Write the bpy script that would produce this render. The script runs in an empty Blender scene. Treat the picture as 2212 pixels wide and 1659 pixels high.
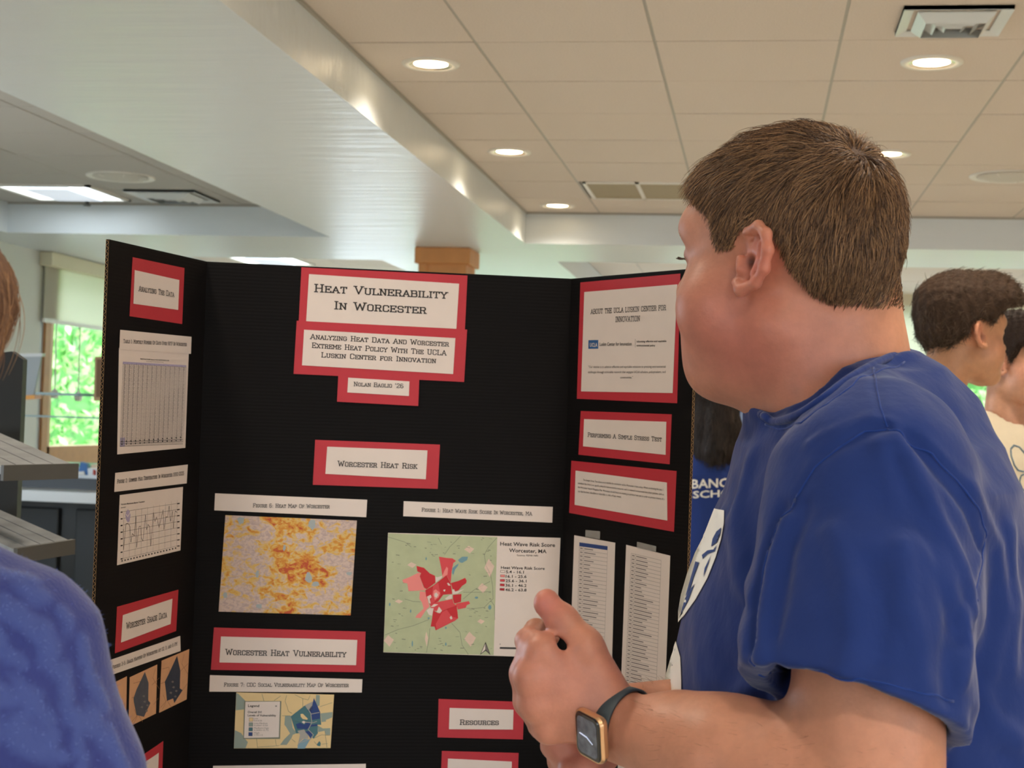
import bpy, bmesh, math, random
import numpy as np
from mathutils import Vector, Matrix
random.seed(7); rng = np.random.default_rng(7)
S = bpy.context.scene; COL = S.collection
rad = math.radians
# ---------------------------------------------------------------- camera
FPX = 3357.0; CAMZ = 1.47
YAW, PITCH, ROLL = rad(8.9455), rad(1.2839), rad(-1.8673)
_R = (Matrix.Rotation(YAW, 3, 'Z') @ Matrix.Rotation(PITCH, 3, 'X') @ Matrix.Rotation(ROLL, 3, 'Y'))
RC = np.array(_R)                      # columns: right, forward, up
cam = bpy.data.objects.new('camera', bpy.data.cameras.new('camera')); COL.objects.link(cam)
cam.matrix_world = Matrix.Translation((0, 0, CAMZ)) @ _R.to_4x4() @ Matrix.Rotation(rad(90), 4, 'X')
cam.data.sensor_width = 36; cam.data.lens = FPX / 2212 * 36; cam.data.clip_start = .05; cam.data.clip_end = 200
cam.data.dof.use_dof = True; cam.data.dof.focus_distance = 1.85; cam.data.dof.aperture_fstop = 14
S.camera = cam
# ---------------------------------------------------------------- world, exposure
W = bpy.data.worlds.new('world'); S.world = W; W.use_nodes = True
bg = W.node_tree.nodes['Background']; bg.inputs[0].default_value = (.74, .87, 1, 1); bg.inputs[1].default_value = 8.0
S.view_settings.view_transform = 'Standard'; S.view_settings.look = 'None'; S.view_settings.gamma = 1
S.view_settings.use_curve_mapping = False; S.view_settings.exposure = 0.0
sun = bpy.data.lights.new('sun', 'SUN'); sun.energy = 9; sun.angle = rad(3); sun.color = (1, .95, .86)
so = bpy.data.objects.new('sun', sun); COL.objects.link(so); so.rotation_euler = Vector((-.5, .35, -.8)).to_track_quat('-Z', 'Y').to_euler()
LIGHT_W = 52.0
try:
    S.cycles.max_bounces = 8; S.cycles.diffuse_bounces = 4; S.cycles.transparent_max_bounces = 8
    S.cycles.caustics_reflective = False; S.cycles.caustics_refractive = False; S.cycles.sample_clamp_indirect = 6
except Exception: pass

# ---------------------------------------------------------------- helpers
def pt(x, y, z):
    """point of the room seen at photo pixel (x, y) at distance z in front of the camera"""
    d = RC @ np.array([(x - 1106) / FPX, 1, -(y - 829.5) / FPX])
    return np.array([0, 0, CAMZ]) + d * z
def hexc(c):
    c = [int(c[i:i+2], 16) / 255 for i in (0, 2, 4)]
    return tuple((v / 12.92 if v <= .04045 else ((v + .055) / 1.055) ** 2.4) for v in c) + (1,)
MATS = {}
def mat(name, color, rough=.6, metal=0, spec=.5, noise=None, bump=None, sss=0, emit=0, ecol=None, trans=0, coat=0, alpha=1, sheen=0):
    """noise=(scale, amount)  bump=(scale, strength, stretch)"""
    if name in MATS: return MATS[name]
    m = bpy.data.materials.new(name); m.use_nodes = True; nt = m.node_tree; b = nt.nodes['Principled BSDF']
    c = hexc(color) if isinstance(color, str) else tuple(color) + (1,)
    b.inputs['Base Color'].default_value = c; b.inputs['Roughness'].default_value = rough; b.inputs['Metallic'].default_value = metal
    b.inputs['Specular IOR Level'].default_value = spec
    if sss: b.inputs['Subsurface Weight'].default_value = sss; b.inputs['Subsurface Radius'].default_value = (1, .35, .2); b.inputs['Subsurface Scale'].default_value = .008
    if emit: b.inputs['Emission Color'].default_value = (hexc(ecol) if ecol else c); b.inputs['Emission Strength'].default_value = emit
    if trans: b.inputs['Transmission Weight'].default_value = trans; b.inputs['IOR'].default_value = 1.45
    if coat: b.inputs['Coat Weight'].default_value = coat; b.inputs['Coat Roughness'].default_value = .15
    if alpha < 1: b.inputs['Alpha'].default_value = alpha
    if sheen: b.inputs['Sheen Weight'].default_value = sheen; b.inputs['Sheen Roughness'].default_value = .4
    tc = nt.nodes.new('ShaderNodeTexCoord')
    if noise:
        n = nt.nodes.new('ShaderNodeTexNoise'); n.inputs['Scale'].default_value = noise[0]; n.inputs['Detail'].default_value = 5
        nt.links.new(tc.outputs['Object'], n.inputs['Vector'])
        mx = nt.nodes.new('ShaderNodeMix'); mx.data_type = 'RGBA'
        k = noise[1]
        mx.inputs[6].default_value = tuple(v * (1 - k) for v in c[:3]) + (1,); mx.inputs[7].default_value = tuple(min(1, v * (1 + k)) for v in c[:3]) + (1,)
        nt.links.new(n.outputs['Fac'], mx.inputs[0]); nt.links.new(mx.outputs[2], b.inputs['Base Color'])
    if bump:
        mp = nt.nodes.new('ShaderNodeMapping'); mp.inputs['Scale'].default_value = bump[2] if len(bump) > 2 else (1, 1, 1)
        n = nt.nodes.new('ShaderNodeTexNoise'); n.inputs['Scale'].default_value = bump[0]; n.inputs['Detail'].default_value = 4
        bp = nt.nodes.new('ShaderNodeBump'); bp.inputs['Strength'].default_value = bump[1]; bp.inputs['Distance'].default_value = bump[3] if len(bump) > 3 else .002
        nt.links.new(tc.outputs['Object'], mp.inputs[0]); nt.links.new(mp.outputs[0], n.inputs['Vector']); nt.links.new(n.outputs['Fac'], bp.inputs['Height']); nt.links.new(bp.outputs[0], b.inputs['Normal'])
    MATS[name] = m; return m
def nodes(m): return m.node_tree.nodes, m.node_tree.links, m.node_tree.nodes['Principled BSDF']

def link(name, data, parent=None, loc=None):
    o = bpy.data.objects.new(name, data); COL.objects.link(o)
    if parent is not None: o.parent = parent
    if loc is not None: o.location = loc
    return o
def tag(o, label=None, cat=None, group=None, kind=None):
    if label: o['label'] = label
    if cat: o['category'] = cat
    if group: o['group'] = group
    if kind: o['kind'] = kind
    return o
def thing(name, label, cat, loc=(0, 0, 0), group=None, kind=None):
    o = link(name, None, loc=Vector([float(v) for v in loc])); o.empty_display_size = .1
    return tag(o, label, cat, group, kind)
def wl(o):   # world location of an unrotated chain
    v = Vector((0, 0, 0))
    while o is not None: v += o.location; o = o.parent
    return v
def mesh(name, V, Fc, m, parent=None, smooth=False, mi=None, world=True):
    """mesh from WORLD coordinates; the object sits at its parent's origin"""
    off = np.array(wl(parent)) if (parent is not None and world) else np.zeros(3)
    V = np.asarray(V, float) - off
    me = bpy.data.meshes.new(name); me.from_pydata(V.tolist(), [], [tuple(int(i) for i in f) for f in Fc])
    for x in (m if isinstance(m, (list, tuple)) else [m]): me.materials.append(x)
    if mi is not None: me.polygons.foreach_set('material_index', np.asarray(mi, np.int32))
    if smooth: me.polygons.foreach_set('use_smooth', np.ones(len(me.polygons), bool))
    me.update(); return link(name, me, parent)
class MB:
    def __init__(s): s.V = []; s.F = []; s.M = []
    def add(s, V, Fc, mi=0):
        n = len(s.V); s.V += [tuple(map(float, v)) for v in V]; s.F += [tuple(i + n for i in f) for f in Fc]; s.M += [mi] * len(Fc); return s
    def box(s, a, b, mi=0):
        x0, y0, z0 = a; x1, y1, z1 = b
        V = [(x0,y0,z0),(x1,y0,z0),(x1,y1,z0),(x0,y1,z0),(x0,y0,z1),(x1,y0,z1),(x1,y1,z1),(x0,y1,z1)]
        return s.add(V, [(0,3,2,1),(4,5,6,7),(0,1,5,4),(1,2,6,5),(2,3,7,6),(3,0,4,7)], mi)
    def hexa(s, V, mi=0): return s.add(V, [(0,3,2,1),(4,5,6,7),(0,1,5,4),(1,2,6,5),(2,3,7,6),(3,0,4,7)], mi)
    def tube(s, pts, r, seg=8, mi=0, cap=True):
        pts = [np.array(p, float) for p in pts]; n = len(pts); rr = r if isinstance(r, (list, tuple, np.ndarray)) else [r] * n
        V = []; up = np.array([0, 0, 1.])
        for i, p in enumerate(pts):
            t = pts[min(i+1, n-1)] - pts[max(i-1, 0)]; t /= np.linalg.norm(t) + 1e-12
            u = np.cross(t, up if abs(t[2]) < .9 else np.array([1., 0, 0])); u /= np.linalg.norm(u); w = np.cross(t, u)
            for k in range(seg):
                a = 2 * math.pi * k / seg; V.append(p + rr[i] * (math.cos(a) * u + math.sin(a) * w))
        Fc = [(i*seg+k, i*seg+(k+1) % seg, (i+1)*seg+(k+1) % seg, (i+1)*seg+k) for i in range(n-1) for k in range(seg)]
        if cap: Fc += [tuple(range(seg))[::-1], tuple((n-1)*seg+k for k in range(seg))]
        return s.add(V, Fc, mi)
    def lathe(s, c, prof, seg=32, mi=0):
        V = []; c = np.array(c, float)
        for (r, z) in prof:
            for k in range(seg):
                a = 2*math.pi*k/seg; V.append(c + np.array([r*math.cos(a), r*math.sin(a), z]))
        n = len(prof)
        return s.add(V, [(i*seg+k, i*seg+(k+1) % seg, (i+1)*seg+(k+1) % seg, (i+1)*seg+k) for i in range(n-1) for k in range(seg)], mi)
    def build(s, name, m, parent=None, smooth=False): return mesh(name, s.V, s.F, m, parent, smooth, s.M)
def box(name, a, b, m, parent=None): return MB().box(a, b).build(name, m, parent)
def bevel(o, w=.003, seg=2):
    b = o.modifiers.new('bevel', 'BEVEL'); b.width = w; b.segments = seg; b.limit_method = 'ANGLE'; return o

# ---------------------------------------------------------------- signed-distance modelling
def cap(p, a, b, ra, rb=None):
    rb = ra if rb is None else rb; a = np.asarray(a, np.float32); b = np.asarray(b, np.float32); ab = b - a; q = p - a
    h = np.clip((q @ ab) / (ab @ ab + 1e-12), 0, 1)
    return np.linalg.norm(q - h[:, None] * ab, axis=1) - (ra + (rb - ra) * h)
def ell(p, c, r, Rm=None):
    q = p - np.asarray(c, np.float32)
    if Rm is not None: q = q @ np.asarray(Rm, np.float32)
    r = np.asarray(r, np.float32); k0 = np.linalg.norm(q / r, axis=1); k1 = np.linalg.norm(q / (r * r), axis=1)
    return k0 * (k0 - 1) / (k1 + 1e-9)
def smin(a, b, k):
    h = np.clip(.5 + .5 * (b - a) / k, 0, 1); return b + (a - b) * h - k * h * (1 - h)
def smax(a, b, k): return -smin(-a, -b, k)
def chain(p, pts, rr, k=.006):
    d = None
    for i in range(len(pts) - 1):
        c = cap(p, pts[i], pts[i+1], rr[i], rr[i+1]); d = c if d is None else smin(d, c, k)
    return d
def linedist(p, pts):
    d = None
    for i in range(len(pts) - 1):
        c = cap(p, pts[i], pts[i+1], 0.0); d = c if d is None else np.minimum(d, c)
    return d
def ridge(p, pts, w): return np.exp(-(linedist(p, pts) / w) ** 2)
def surfnet(f, lo, hi, h):
    """block-sparse surface nets of f over the box lo..hi at step h"""
    lo = np.asarray(lo, float); n = np.ceil((np.asarray(hi) - lo) / h / 8).astype(int); B = 8
    ci = np.stack(np.meshgrid(*[np.arange(k) for k in n], indexing='ij'), -1).reshape(-1, 3)
    cen = (lo + (ci * B + B / 2) * h).astype(np.float32); dc = f(cen)
    G = np.empty(tuple(n * B + 1), np.float32)
    Gb = np.where(dc > 0, 1., -1.).astype(np.float32).reshape(tuple(n))
    G[:-1, :-1, :-1] = np.repeat(np.repeat(np.repeat(Gb, B, 0), B, 1), B, 2); G[-1] = 1; G[:, -1] = 1; G[:, :, -1] = 1
    near = ci[np.abs(dc) < B * h * 1.35]
    off = np.stack(np.meshgrid(*[np.arange(B)] * 3, indexing='ij'), -1).reshape(-1, 3)
    for s in range(0, len(near), 800):
        idx = (near[s:s+800, None, :] * B + off[None]).reshape(-1, 3)
        G[idx[:, 0], idx[:, 1], idx[:, 2]] = f((lo + idx * h).astype(np.float32))
    G[0] = 1; G[:, 0] = 1; G[:, :, 0] = 1
    ins = G < 0; N = np.array(G.shape) - 1
    c = ins[:-1, :-1, :-1].astype(np.int8)
    cnt = np.zeros(tuple(N), np.int8)
    for dx in (0, 1):
        for dy in (0, 1):
            for dz in (0, 1): cnt += ins[dx:dx+N[0], dy:dy+N[1], dz:dz+N[2]]
    cells = np.argwhere((cnt > 0) & (cnt < 8)); vid = -np.ones(tuple(N), np.int32); vid[tuple(cells.T)] = np.arange(len(cells))
    P = np.zeros((len(cells), 3)); w = np.zeros(len(cells))
    corners = [(a, b, c_) for a in (0, 1) for b in (0, 1) for c_ in (0, 1)]
    for a in corners:
        for ax in range(3):
            if a[ax]: continue
            b = list(a); b[ax] = 1
            va = G[cells[:, 0]+a[0], cells[:, 1]+a[1], cells[:, 2]+a[2]]; vb = G[cells[:, 0]+b[0], cells[:, 1]+b[1], cells[:, 2]+b[2]]
            m = (va < 0) != (vb < 0); t = np.where(m, va / np.where(m, va - vb, 1), 0)
            q = np.tile(np.array(a, float), (len(cells), 1)); q[:, ax] += t
            P[m] += q[m]; w[m] += 1
    V = lo + (cells + P / w[:, None]) * h
    Fs = []
    for ax in range(3):
        o1, o2 = [(1, 2), (2, 0), (0, 1)][ax]
        a = ins[:-1, :-1, :-1]; sl = [slice(0, -1)] * 3; sl[ax] = slice(1, None); b = ins[tuple(sl)]
        e = np.argwhere(a != b); e = e[(e[:, o1] > 0) & (e[:, o2] > 0)]
        e1 = np.eye(3, dtype=int)[o1]; e2 = np.eye(3, dtype=int)[o2]
        v = [vid[tuple((e - k).T)] for k in (0 * e1, e1, e1 + e2, e2)]
        q = np.stack(v, 1); inn = a[tuple(e.T)]
        q[~inn] = q[~inn][:, ::-1]; Fs.append(q[(q >= 0).all(1)])
    return V, np.concatenate(Fs)
def npmesh(name, V, Q, mats, parent=None, smooth=True, mi=None, off=None):
    off = np.array(wl(parent)) if (parent is not None and off is None) else (np.zeros(3) if off is None else np.asarray(off))
    me = bpy.data.meshes.new(name); me.vertices.add(len(V)); me.vertices.foreach_set('co', (V - off).astype(np.float32).ravel())
    me.loops.add(Q.size); me.loops.foreach_set('vertex_index', Q.astype(np.int32).ravel())
    me.polygons.add(len(Q)); me.polygons.foreach_set('loop_start', np.arange(0, Q.size, Q.shape[1], dtype=np.int32))
    for x in (mats if isinstance(mats, (list, tuple)) else [mats]): me.materials.append(x)
    if mi is not None: me.polygons.foreach_set('material_index', np.asarray(mi, np.int32))
    me.update(calc_edges=True)
    if smooth: me.polygons.foreach_set('use_smooth', np.ones(len(Q), bool))
    return link(name, me, parent)
def grad(f, p, e=.0015):
    p = np.asarray(p, np.float32); g = np.stack([f(p + np.eye(3, dtype=np.float32)[i] * e) - f(p - np.eye(3, dtype=np.float32)[i] * e) for i in range(3)], 1)
    return g / (np.linalg.norm(g, axis=1, keepdims=True) + 1e-9)
def trace(f, px, z0=.9, z1=2.0):
    """where the sight lines through photo pixels meet the surface f (used once to lay prints and seams ON the cloth)"""
    px = np.atleast_2d(px).astype(float)
    d = np.c_[(px[:, 0]-1106)/FPX, np.ones(len(px)), -(px[:, 1]-829.5)/FPX] @ RC.T
    t = np.full(len(px), z0)
    for _ in range(90):
        v = f((np.array([0, 0, CAMZ]) + d * t[:, None]).astype(np.float32)); t = np.minimum(t + np.maximum(v, -.002) * .8, z1)
    return np.array([0, 0, CAMZ]) + d * t[:, None]
def hair_curves(name, P, r, m, parent):
    """P (n, k, 3) strands in world space -> one hair object"""
    n, k = P.shape[:2]; off = np.array(wl(parent))
    hc = bpy.data.hair_curves.new(name); hc.add_curves([k] * n)
    hc.attributes['position'].data.foreach_set('vector', (P - off).astype(np.float32).ravel()) if 'position' in hc.attributes else hc.position_data.foreach_set('vector', (P - off).astype(np.float32).ravel())
    ra = hc.attributes.get('radius') or hc.attributes.new('radius', 'FLOAT', 'POINT')
    tt = np.linspace(0, 1, k); ra.data.foreach_set('value', np.tile(r * (1 - .75 * tt ** 2), n).astype(np.float32))
    hc.materials.append(m); return link(name, hc, parent)
def vcol(o, name, arr):
    a = o.data.color_attributes.new(name, 'FLOAT_COLOR', 'POINT'); a.data.foreach_set('color', np.c_[arr, np.ones(len(arr))].astype(np.float32).ravel())

# ---------------------------------------------------------------- slab lettering (octagonal small caps drawn as strokes)
G = {
'A': (5, ['0.5,0 2.5,6 4.5,0', '1.3,2 3.7,2'], ['0.5,0', '4.5,0']),
'B': (4.6, ['0.8,0 0.8,6', '0.2,6 3.4,6 4,5.4 4,3.8 3.4,3.2 0.8,3.2', '3.4,3.2 4.2,2.6 4.2,0.6 3.6,0 0.2,0'], []),
'C': (4.5, ['4.1,4.3 4.1,5.2 3.3,6 1.4,6 0.6,5.2 0.6,0.8 1.4,0 3.3,0 4.1,0.8 4.1,1.7'], []),
'D': (4.7, ['0.8,0 0.8,6', '0.2,6 3.4,6 4.2,5.2 4.2,0.8 3.4,0 0.2,0'], []),
'E': (4.5, ['0.9,0 0.9,6', '0.3,6 4.1,6 4.1,4.7', '0.3,0 4.2,0 4.2,1.3', '0.9,3.1 3,3.1', '3,3.8 3,2.4'], []),
'F': (4.4, ['0.9,0 0.9,6', '0.3,6 4.1,6 4.1,4.7', '0.9,3 3,3', '3,3.7 3,2.3'], ['0.9,0']),
'G': (4.8, ['4.1,4.5 4.1,5.2 3.3,6 1.4,6 0.6,5.2 0.6,0.8 1.4,0 3.3,0 4.1,0.8 4.1,2.8', '2.8,2.8 4.6,2.8'], []),
'H': (5, ['0.9,0 0.9,6', '4.1,0 4.1,6', '0.9,3 4.1,3'], ['0.9,0', '0.9,6', '4.1,0', '4.1,6']),
'I': (2.2, ['1.1,0 1.1,6'], ['1.1,0', '1.1,6']),
'K': (4.8, ['0.9,0 0.9,6', '4,6 1,2.7', '2,3.6 4.1,0'], ['0.9,0', '0.9,6', '4,6', '4.1,0']),
'L': (4.3, ['0.9,0 0.9,6', '0.3,0 4,0 4,1.5'], ['0.9,6']),
'M': (5.8, ['0.9,0 0.9,6 2.9,2.4 4.9,6 4.9,0'], ['0.9,0', '4.9,0', '0.7,6', '5.1,6']),
'N': (5, ['0.9,0 0.9,6 4.1,0 4.1,6'], ['0.9,0', '0.7,6', '4.1,6']),
'O': (4.7, ['1.4,6 0.6,5.2 0.6,0.8 1.4,0 3.3,0 4.1,0.8 4.1,5.2 3.3,6 1.4,6'], []),
'P': (4.5, ['0.9,0 0.9,6', '0.3,6 3.4,6 4.1,5.3 4.1,3.5 3.4,2.8 0.9,2.8'], ['0.9,0']),
'R': (4.8, ['0.9,0 0.9,6', '0.3,6 3.3,6 4,5.3 4,3.7 3.3,3 0.9,3', '3,3 4.1,0'], ['0.9,0', '4.1,0']),
'S': (4.4, ['3.9,4.5 3.9,5.3 3.2,6 1.3,6 0.6,5.3 0.6,3.8 1.3,3.1 3.2,3.1 3.9,2.4 3.9,0.7 3.2,0 1.3,0 0.6,0.7 0.6,1.5'], []),
'T': (4.6, ['2.3,0 2.3,6', '0.4,4.7 0.4,6 4.2,6 4.2,4.7'], ['2.3,0']),
'U': (5, ['0.9,6 0.9,0.8 1.7,0 3.3,0 4.1,0.8 4.1,6'], ['0.9,6', '4.1,6']),
'V': (5, ['0.6,6 2.5,0 4.4,6'], ['0.6,6', '4.4,6']),
'W': (6.6, ['0.6,6 1.9,0 3.3,5 4.7,0 6,6'], ['0.6,6', '6,6']),
'X': (4.8, ['0.7,0 4.1,6', '0.7,6 4.1,0'], ['0.7,0', '4.1,6', '0.7,6', '4.1,0']),
'Y': (4.8, ['0.5,6 2.4,3 4.3,6', '2.4,3 2.4,0'], ['0.5,6', '4.3,6', '2.4,0']),
'Z': (4.4, ['0.6,4.7 0.6,6 3.8,6 0.6,0 4,0 4,1.3'], []),
'0': (4.3, ['1.4,6 0.6,5.2 0.6,0.8 1.4,0 2.9,0 3.7,0.8 3.7,5.2 2.9,6 1.4,6'], []),
'1': (2.8, ['0.5,5 1.5,6 1.5,0'], ['1.5,0']),
'2': (4.2, ['0.6,4.6 0.6,5.2 1.3,6 2.9,6 3.7,5.2 3.7,3.9 0.6,0.9 0.6,0 3.7,0 3.7,1'], []),
'3': (4.2, ['0.6,5.2 1.3,6 2.9,6 3.6,5.3 3.6,3.8 2.9,3.1 1.6,3.1', '2.9,3.1 3.7,2.4 3.7,0.8 2.9,0 1.3,0 0.6,0.8'], []),
'5': (4.2, ['3.6,6 0.8,6 0.8,3.4 2.9,3.4 3.7,2.6 3.7,0.8 2.9,0 1.3,0 0.6,0.8'], []),
'6': (4.3, ['3.6,5.3 2.9,6 1.4,6 0.6,5.2 0.6,0.8 1.4,0 2.9,0 3.7,0.8 3.7,2.6 2.9,3.3 0.6,3.3'], []),
'7': (4.1, ['0.6,4.8 0.6,6 3.7,6 1.8,0'], []),
'8': (4.3, ['1.4,6 0.7,5.3 0.7,3.8 1.4,3.1 0.6,2.4 0.6,0.8 1.4,0 2.9,0 3.7,0.8 3.7,2.4 2.9,3.1 3.6,3.8 3.6,5.3 2.9,6 1.4,6', '1.4,3.1 2.9,3.1'], []),
'9': (4.3, ['0.7,0.7 1.4,0 2.9,0 3.7,0.8 3.7,5.2 2.9,6 1.4,6 0.6,5.2 0.6,3.6 1.4,2.8 3.7,2.8'], []),
':': (1.8, ['0.9,0.2 0.9,0.8', '0.9,3 0.9,3.6'], []), ',': (1.6, ['0.9,0.6 0.5,-1'], []), '.': (1.6, ['0.8,0 0.8,0.4'], []),
"'": (1.5, ['0.7,6.2 0.6,4.6'], []), '-': (3, ['0.5,2.8 2.5,2.8'], []), '°': (2.4, ['0.6,6 0.6,5 1.6,5 1.6,6 0.6,6'], []), ' ': (2.9, [], []),
}
def slab_text(s):
    """-> quads in a frame where the capital height is 1, and the total width"""
    Q = []; x = 0; t = .42
    for ch in s:
        g = G.get(ch.upper()); k = 1.0 if (not ch.islower()) else .80
        if g is None: x += 3; continue
        w, pls, ser = g
        segs = []
        for pl in pls:
            p = [tuple(map(float, q.split(','))) for q in pl.split()]; segs += list(zip(p[:-1], p[1:]))
        for q in ser:
            a, b = map(float, q.split(',')); segs.append(((a - .75, b), (a + .75, b)))
        for (a, b) in segs:
            a = np.array(a) * k; b = np.array(b) * k; d = b - a; L = np.hypot(*d); d = d / (L + 1e-9); n = np.array([-d[1], d[0]]) * t * (.85 + .15 * k); e = d * t * .8
            y0 = t
            Q.append([(x + v[0], y0 + v[1] * (6 - 2 * t) / 6) for v in (a - e - n, b + e - n, b + e + n, a - e + n)])
        x += (w + .55) * k
    Q = np.array(Q) / 6.0; return Q, (x - .55) / 6.0
def font_mesh(s, bold):
    cu = bpy.data.curves.new('t', 'FONT'); cu.body = s; cu.size = 1; cu.resolution_u = 2
    if bold: cu.offset = .018
    o = bpy.data.objects.new('t', cu); COL.objects.link(o)
    me = bpy.data.meshes.new_from_object(o.evaluated_get(bpy.context.evaluated_depsgraph_get()))
    V = np.array([v.co[:2] for v in me.vertices]); Fc = [tuple(p.vertices) for p in me.polygons]
    bpy.data.objects.remove(o); bpy.data.curves.remove(cu); bpy.data.meshes.remove(me)
    return V, Fc
TL,HL,HR,TR=[(-0.9359, 2.1358, 1.7119), (-0.8974, 2.4383, 1.7119), (-0.3167, 2.6252, 1.7119), (-0.0975, 2.413, 1.7119)]
CARDS=[
('title','C','r',[(0.154,0.0022),(0.4315,0.003),(0.4302,0.0949),(0.1527,0.0921)]),
('title','C','w',[(0.1668,0.013),(0.4177,0.0175),(0.4156,0.0935),(0.1648,0.0915)]),
('subtitle','C','r',[(0.1493,0.0911),(0.4339,0.0942),(0.4317,0.1825),(0.1473,0.1793)]),
('subtitle','C','w',[(0.1619,0.1056),(0.4144,0.1094),(0.4126,0.1699),(0.1606,0.1646)]),
('author','C','r',[(0.221,0.1686),(0.3559,0.1705),(0.3557,0.2255),(0.2203,0.2229)]),
('author','C','w',[(0.2374,0.1823),(0.3394,0.1849),(0.3394,0.2094),(0.2368,0.2069)]),
('heatrisk','C','r',[(0.1866,0.2872),(0.3946,0.289),(0.3933,0.3633),(0.1853,0.3617)]),
('heatrisk','C','w',[(0.2068,0.298),(0.3738,0.2994),(0.3726,0.3477),(0.2053,0.343)]),
('fig6cap','C','w',[(0.0269,0.3798),(0.276,0.3844),(0.2753,0.4133),(0.0266,0.4076)]),
('fig6map','C','heat',[(0.0448,0.4151),(0.2601,0.4193),(0.2551,0.5765),(0.0395,0.573)]),
('fig1cap','C','w',[(0.337,0.3853),(0.5902,0.3888),(0.5902,0.4155),(0.337,0.4102)]),
('fig1map','C','w',[(0.3125,0.4384),(0.6053,0.4411),(0.6033,0.6437),(0.3116,0.637)]),
('vuln','C','r',[(0.033,0.5992),(0.2808,0.6032),(0.2811,0.6705),(0.0305,0.6681)]),
('vuln','C','w',[(0.0448,0.6136),(0.2676,0.617),(0.267,0.6587),(0.0439,0.6559)]),
('fig7cap','C','w',[(0.0294,0.6768),(0.2784,0.6819),(0.278,0.7038),(0.0293,0.7036)]),
('fig7map','C','tan',[(0.0728,0.7048),(0.2325,0.7077),(0.2296,0.7957),(0.0722,0.7961)]),
('res','C','r',[(0.4067,0.714),(0.5521,0.7186),(0.5518,0.7814),(0.4071,0.778)]),
('res','C','w',[(0.4256,0.7288),(0.534,0.7316),(0.5342,0.7647),(0.4257,0.7643)]),
('code','C','r',[(0.4151,0.8006),(0.5452,0.8042),(0.5454,0.8977),(0.4145,0.894)]),
('code','C','w',[(0.4256,0.8132),(0.534,0.8185),(0.5346,0.8832),(0.4255,0.8798)]),
('lowcap','C','w',[(0.0398,0.8246),(0.2889,0.8218),(0.2899,0.8507),(0.0393,0.8497)]),
('analyze','L','r',[(0.0673,0.0187),(0.2283,0.0186),(0.2275,0.108),(0.0648,0.1073)]),
('analyze','L','w',[(0.0738,0.0374),(0.2119,0.0393),(0.2117,0.0867),(0.0736,0.0879)]),
('tabsheet','L','w',[(0.0381,0.1563),(0.2531,0.1522),(0.2532,0.3055),(0.0447,0.3134)]),
('tabcap','L','w',[(0.0384,0.1294),(0.259,0.1266),(0.2592,0.1541),(0.0383,0.1583)]),
('fig2cap','L','w',[(0.0412,0.3407),(0.2639,0.3326),(0.2623,0.3628),(0.0405,0.3686)]),
('fig2','L','w',[(0.0565,0.374),(0.2505,0.3681),(0.2498,0.4697),(0.0562,0.4778)]),
('shade','L','r',[(0.0608,0.5397),(0.2479,0.5324),(0.2457,0.5979),(0.0596,0.6084)]),
('shade','L','w',[(0.0776,0.5539),(0.2284,0.5448),(0.2255,0.5844),(0.0753,0.5944)]),
('fig35cap','L','w',[(0.0462,0.6166),(0.2598,0.6076),(0.263,0.6321),(0.0468,0.6394)]),
('shmapb','L','oran',[(0.2019,0.6392),(0.2921,0.6331),(0.2897,0.714),(0.2005,0.7204)]),
('shmapa','L','oran',[(0.1056,0.6507),(0.1883,0.6433),(0.19,0.7197),(0.1074,0.7257)]),
('shmapc','L','oran',[(0.023,0.6557),(0.0968,0.648),(0.0999,0.7257),(0.0235,0.7319)]),
('low','L','r',[(0.0407,0.7943),(0.217,0.7677),(0.2174,0.851),(0.0385,0.8704)]),
('low','L','w',[(0.0568,0.8046),(0.203,0.7832),(0.2025,0.8391),(0.0555,0.8583)]),
('about','R','r',[(0.0251,0.0078),(0.2702,0.0062),(0.2718,0.2091),(0.0254,0.2044)]),
('about','R','w',[(0.0368,0.0246),(0.2644,0.0229),(0.2613,0.1933),(0.0366,0.192)]),
('stress','R','r',[(0.0368,0.225),(0.2603,0.2266),(0.2589,0.3049),(0.0343,0.2984)]),
('stress','R','w',[(0.0469,0.2384),(0.2489,0.2386),(0.2496,0.2905),(0.0463,0.2839)]),
('para','R','r',[(0.0159,0.3093),(0.2752,0.3148),(0.2733,0.4094),(0.0146,0.3975)]),
('para','R','w',[(0.0286,0.3254),(0.2544,0.3337),(0.2583,0.393),(0.0291,0.383)]),
('list1','R','w',[(0.03,0.4341),(0.1351,0.438),(0.1375,0.8629),(0.0272,0.8739)]),
('list2','R','w',[(0.1624,0.439),(0.2666,0.4472),(0.2619,0.8601),(0.1579,0.871)]),
('tape1','R','tape',[(0.0602,0.4227),(0.0975,0.4224),(0.0973,0.4352),(0.0599,0.4338)]),
('tape2','R','tape',[(0.1893,0.4317),(0.2348,0.4351),(0.2345,0.4437),(0.189,0.4422)]),
]
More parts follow.
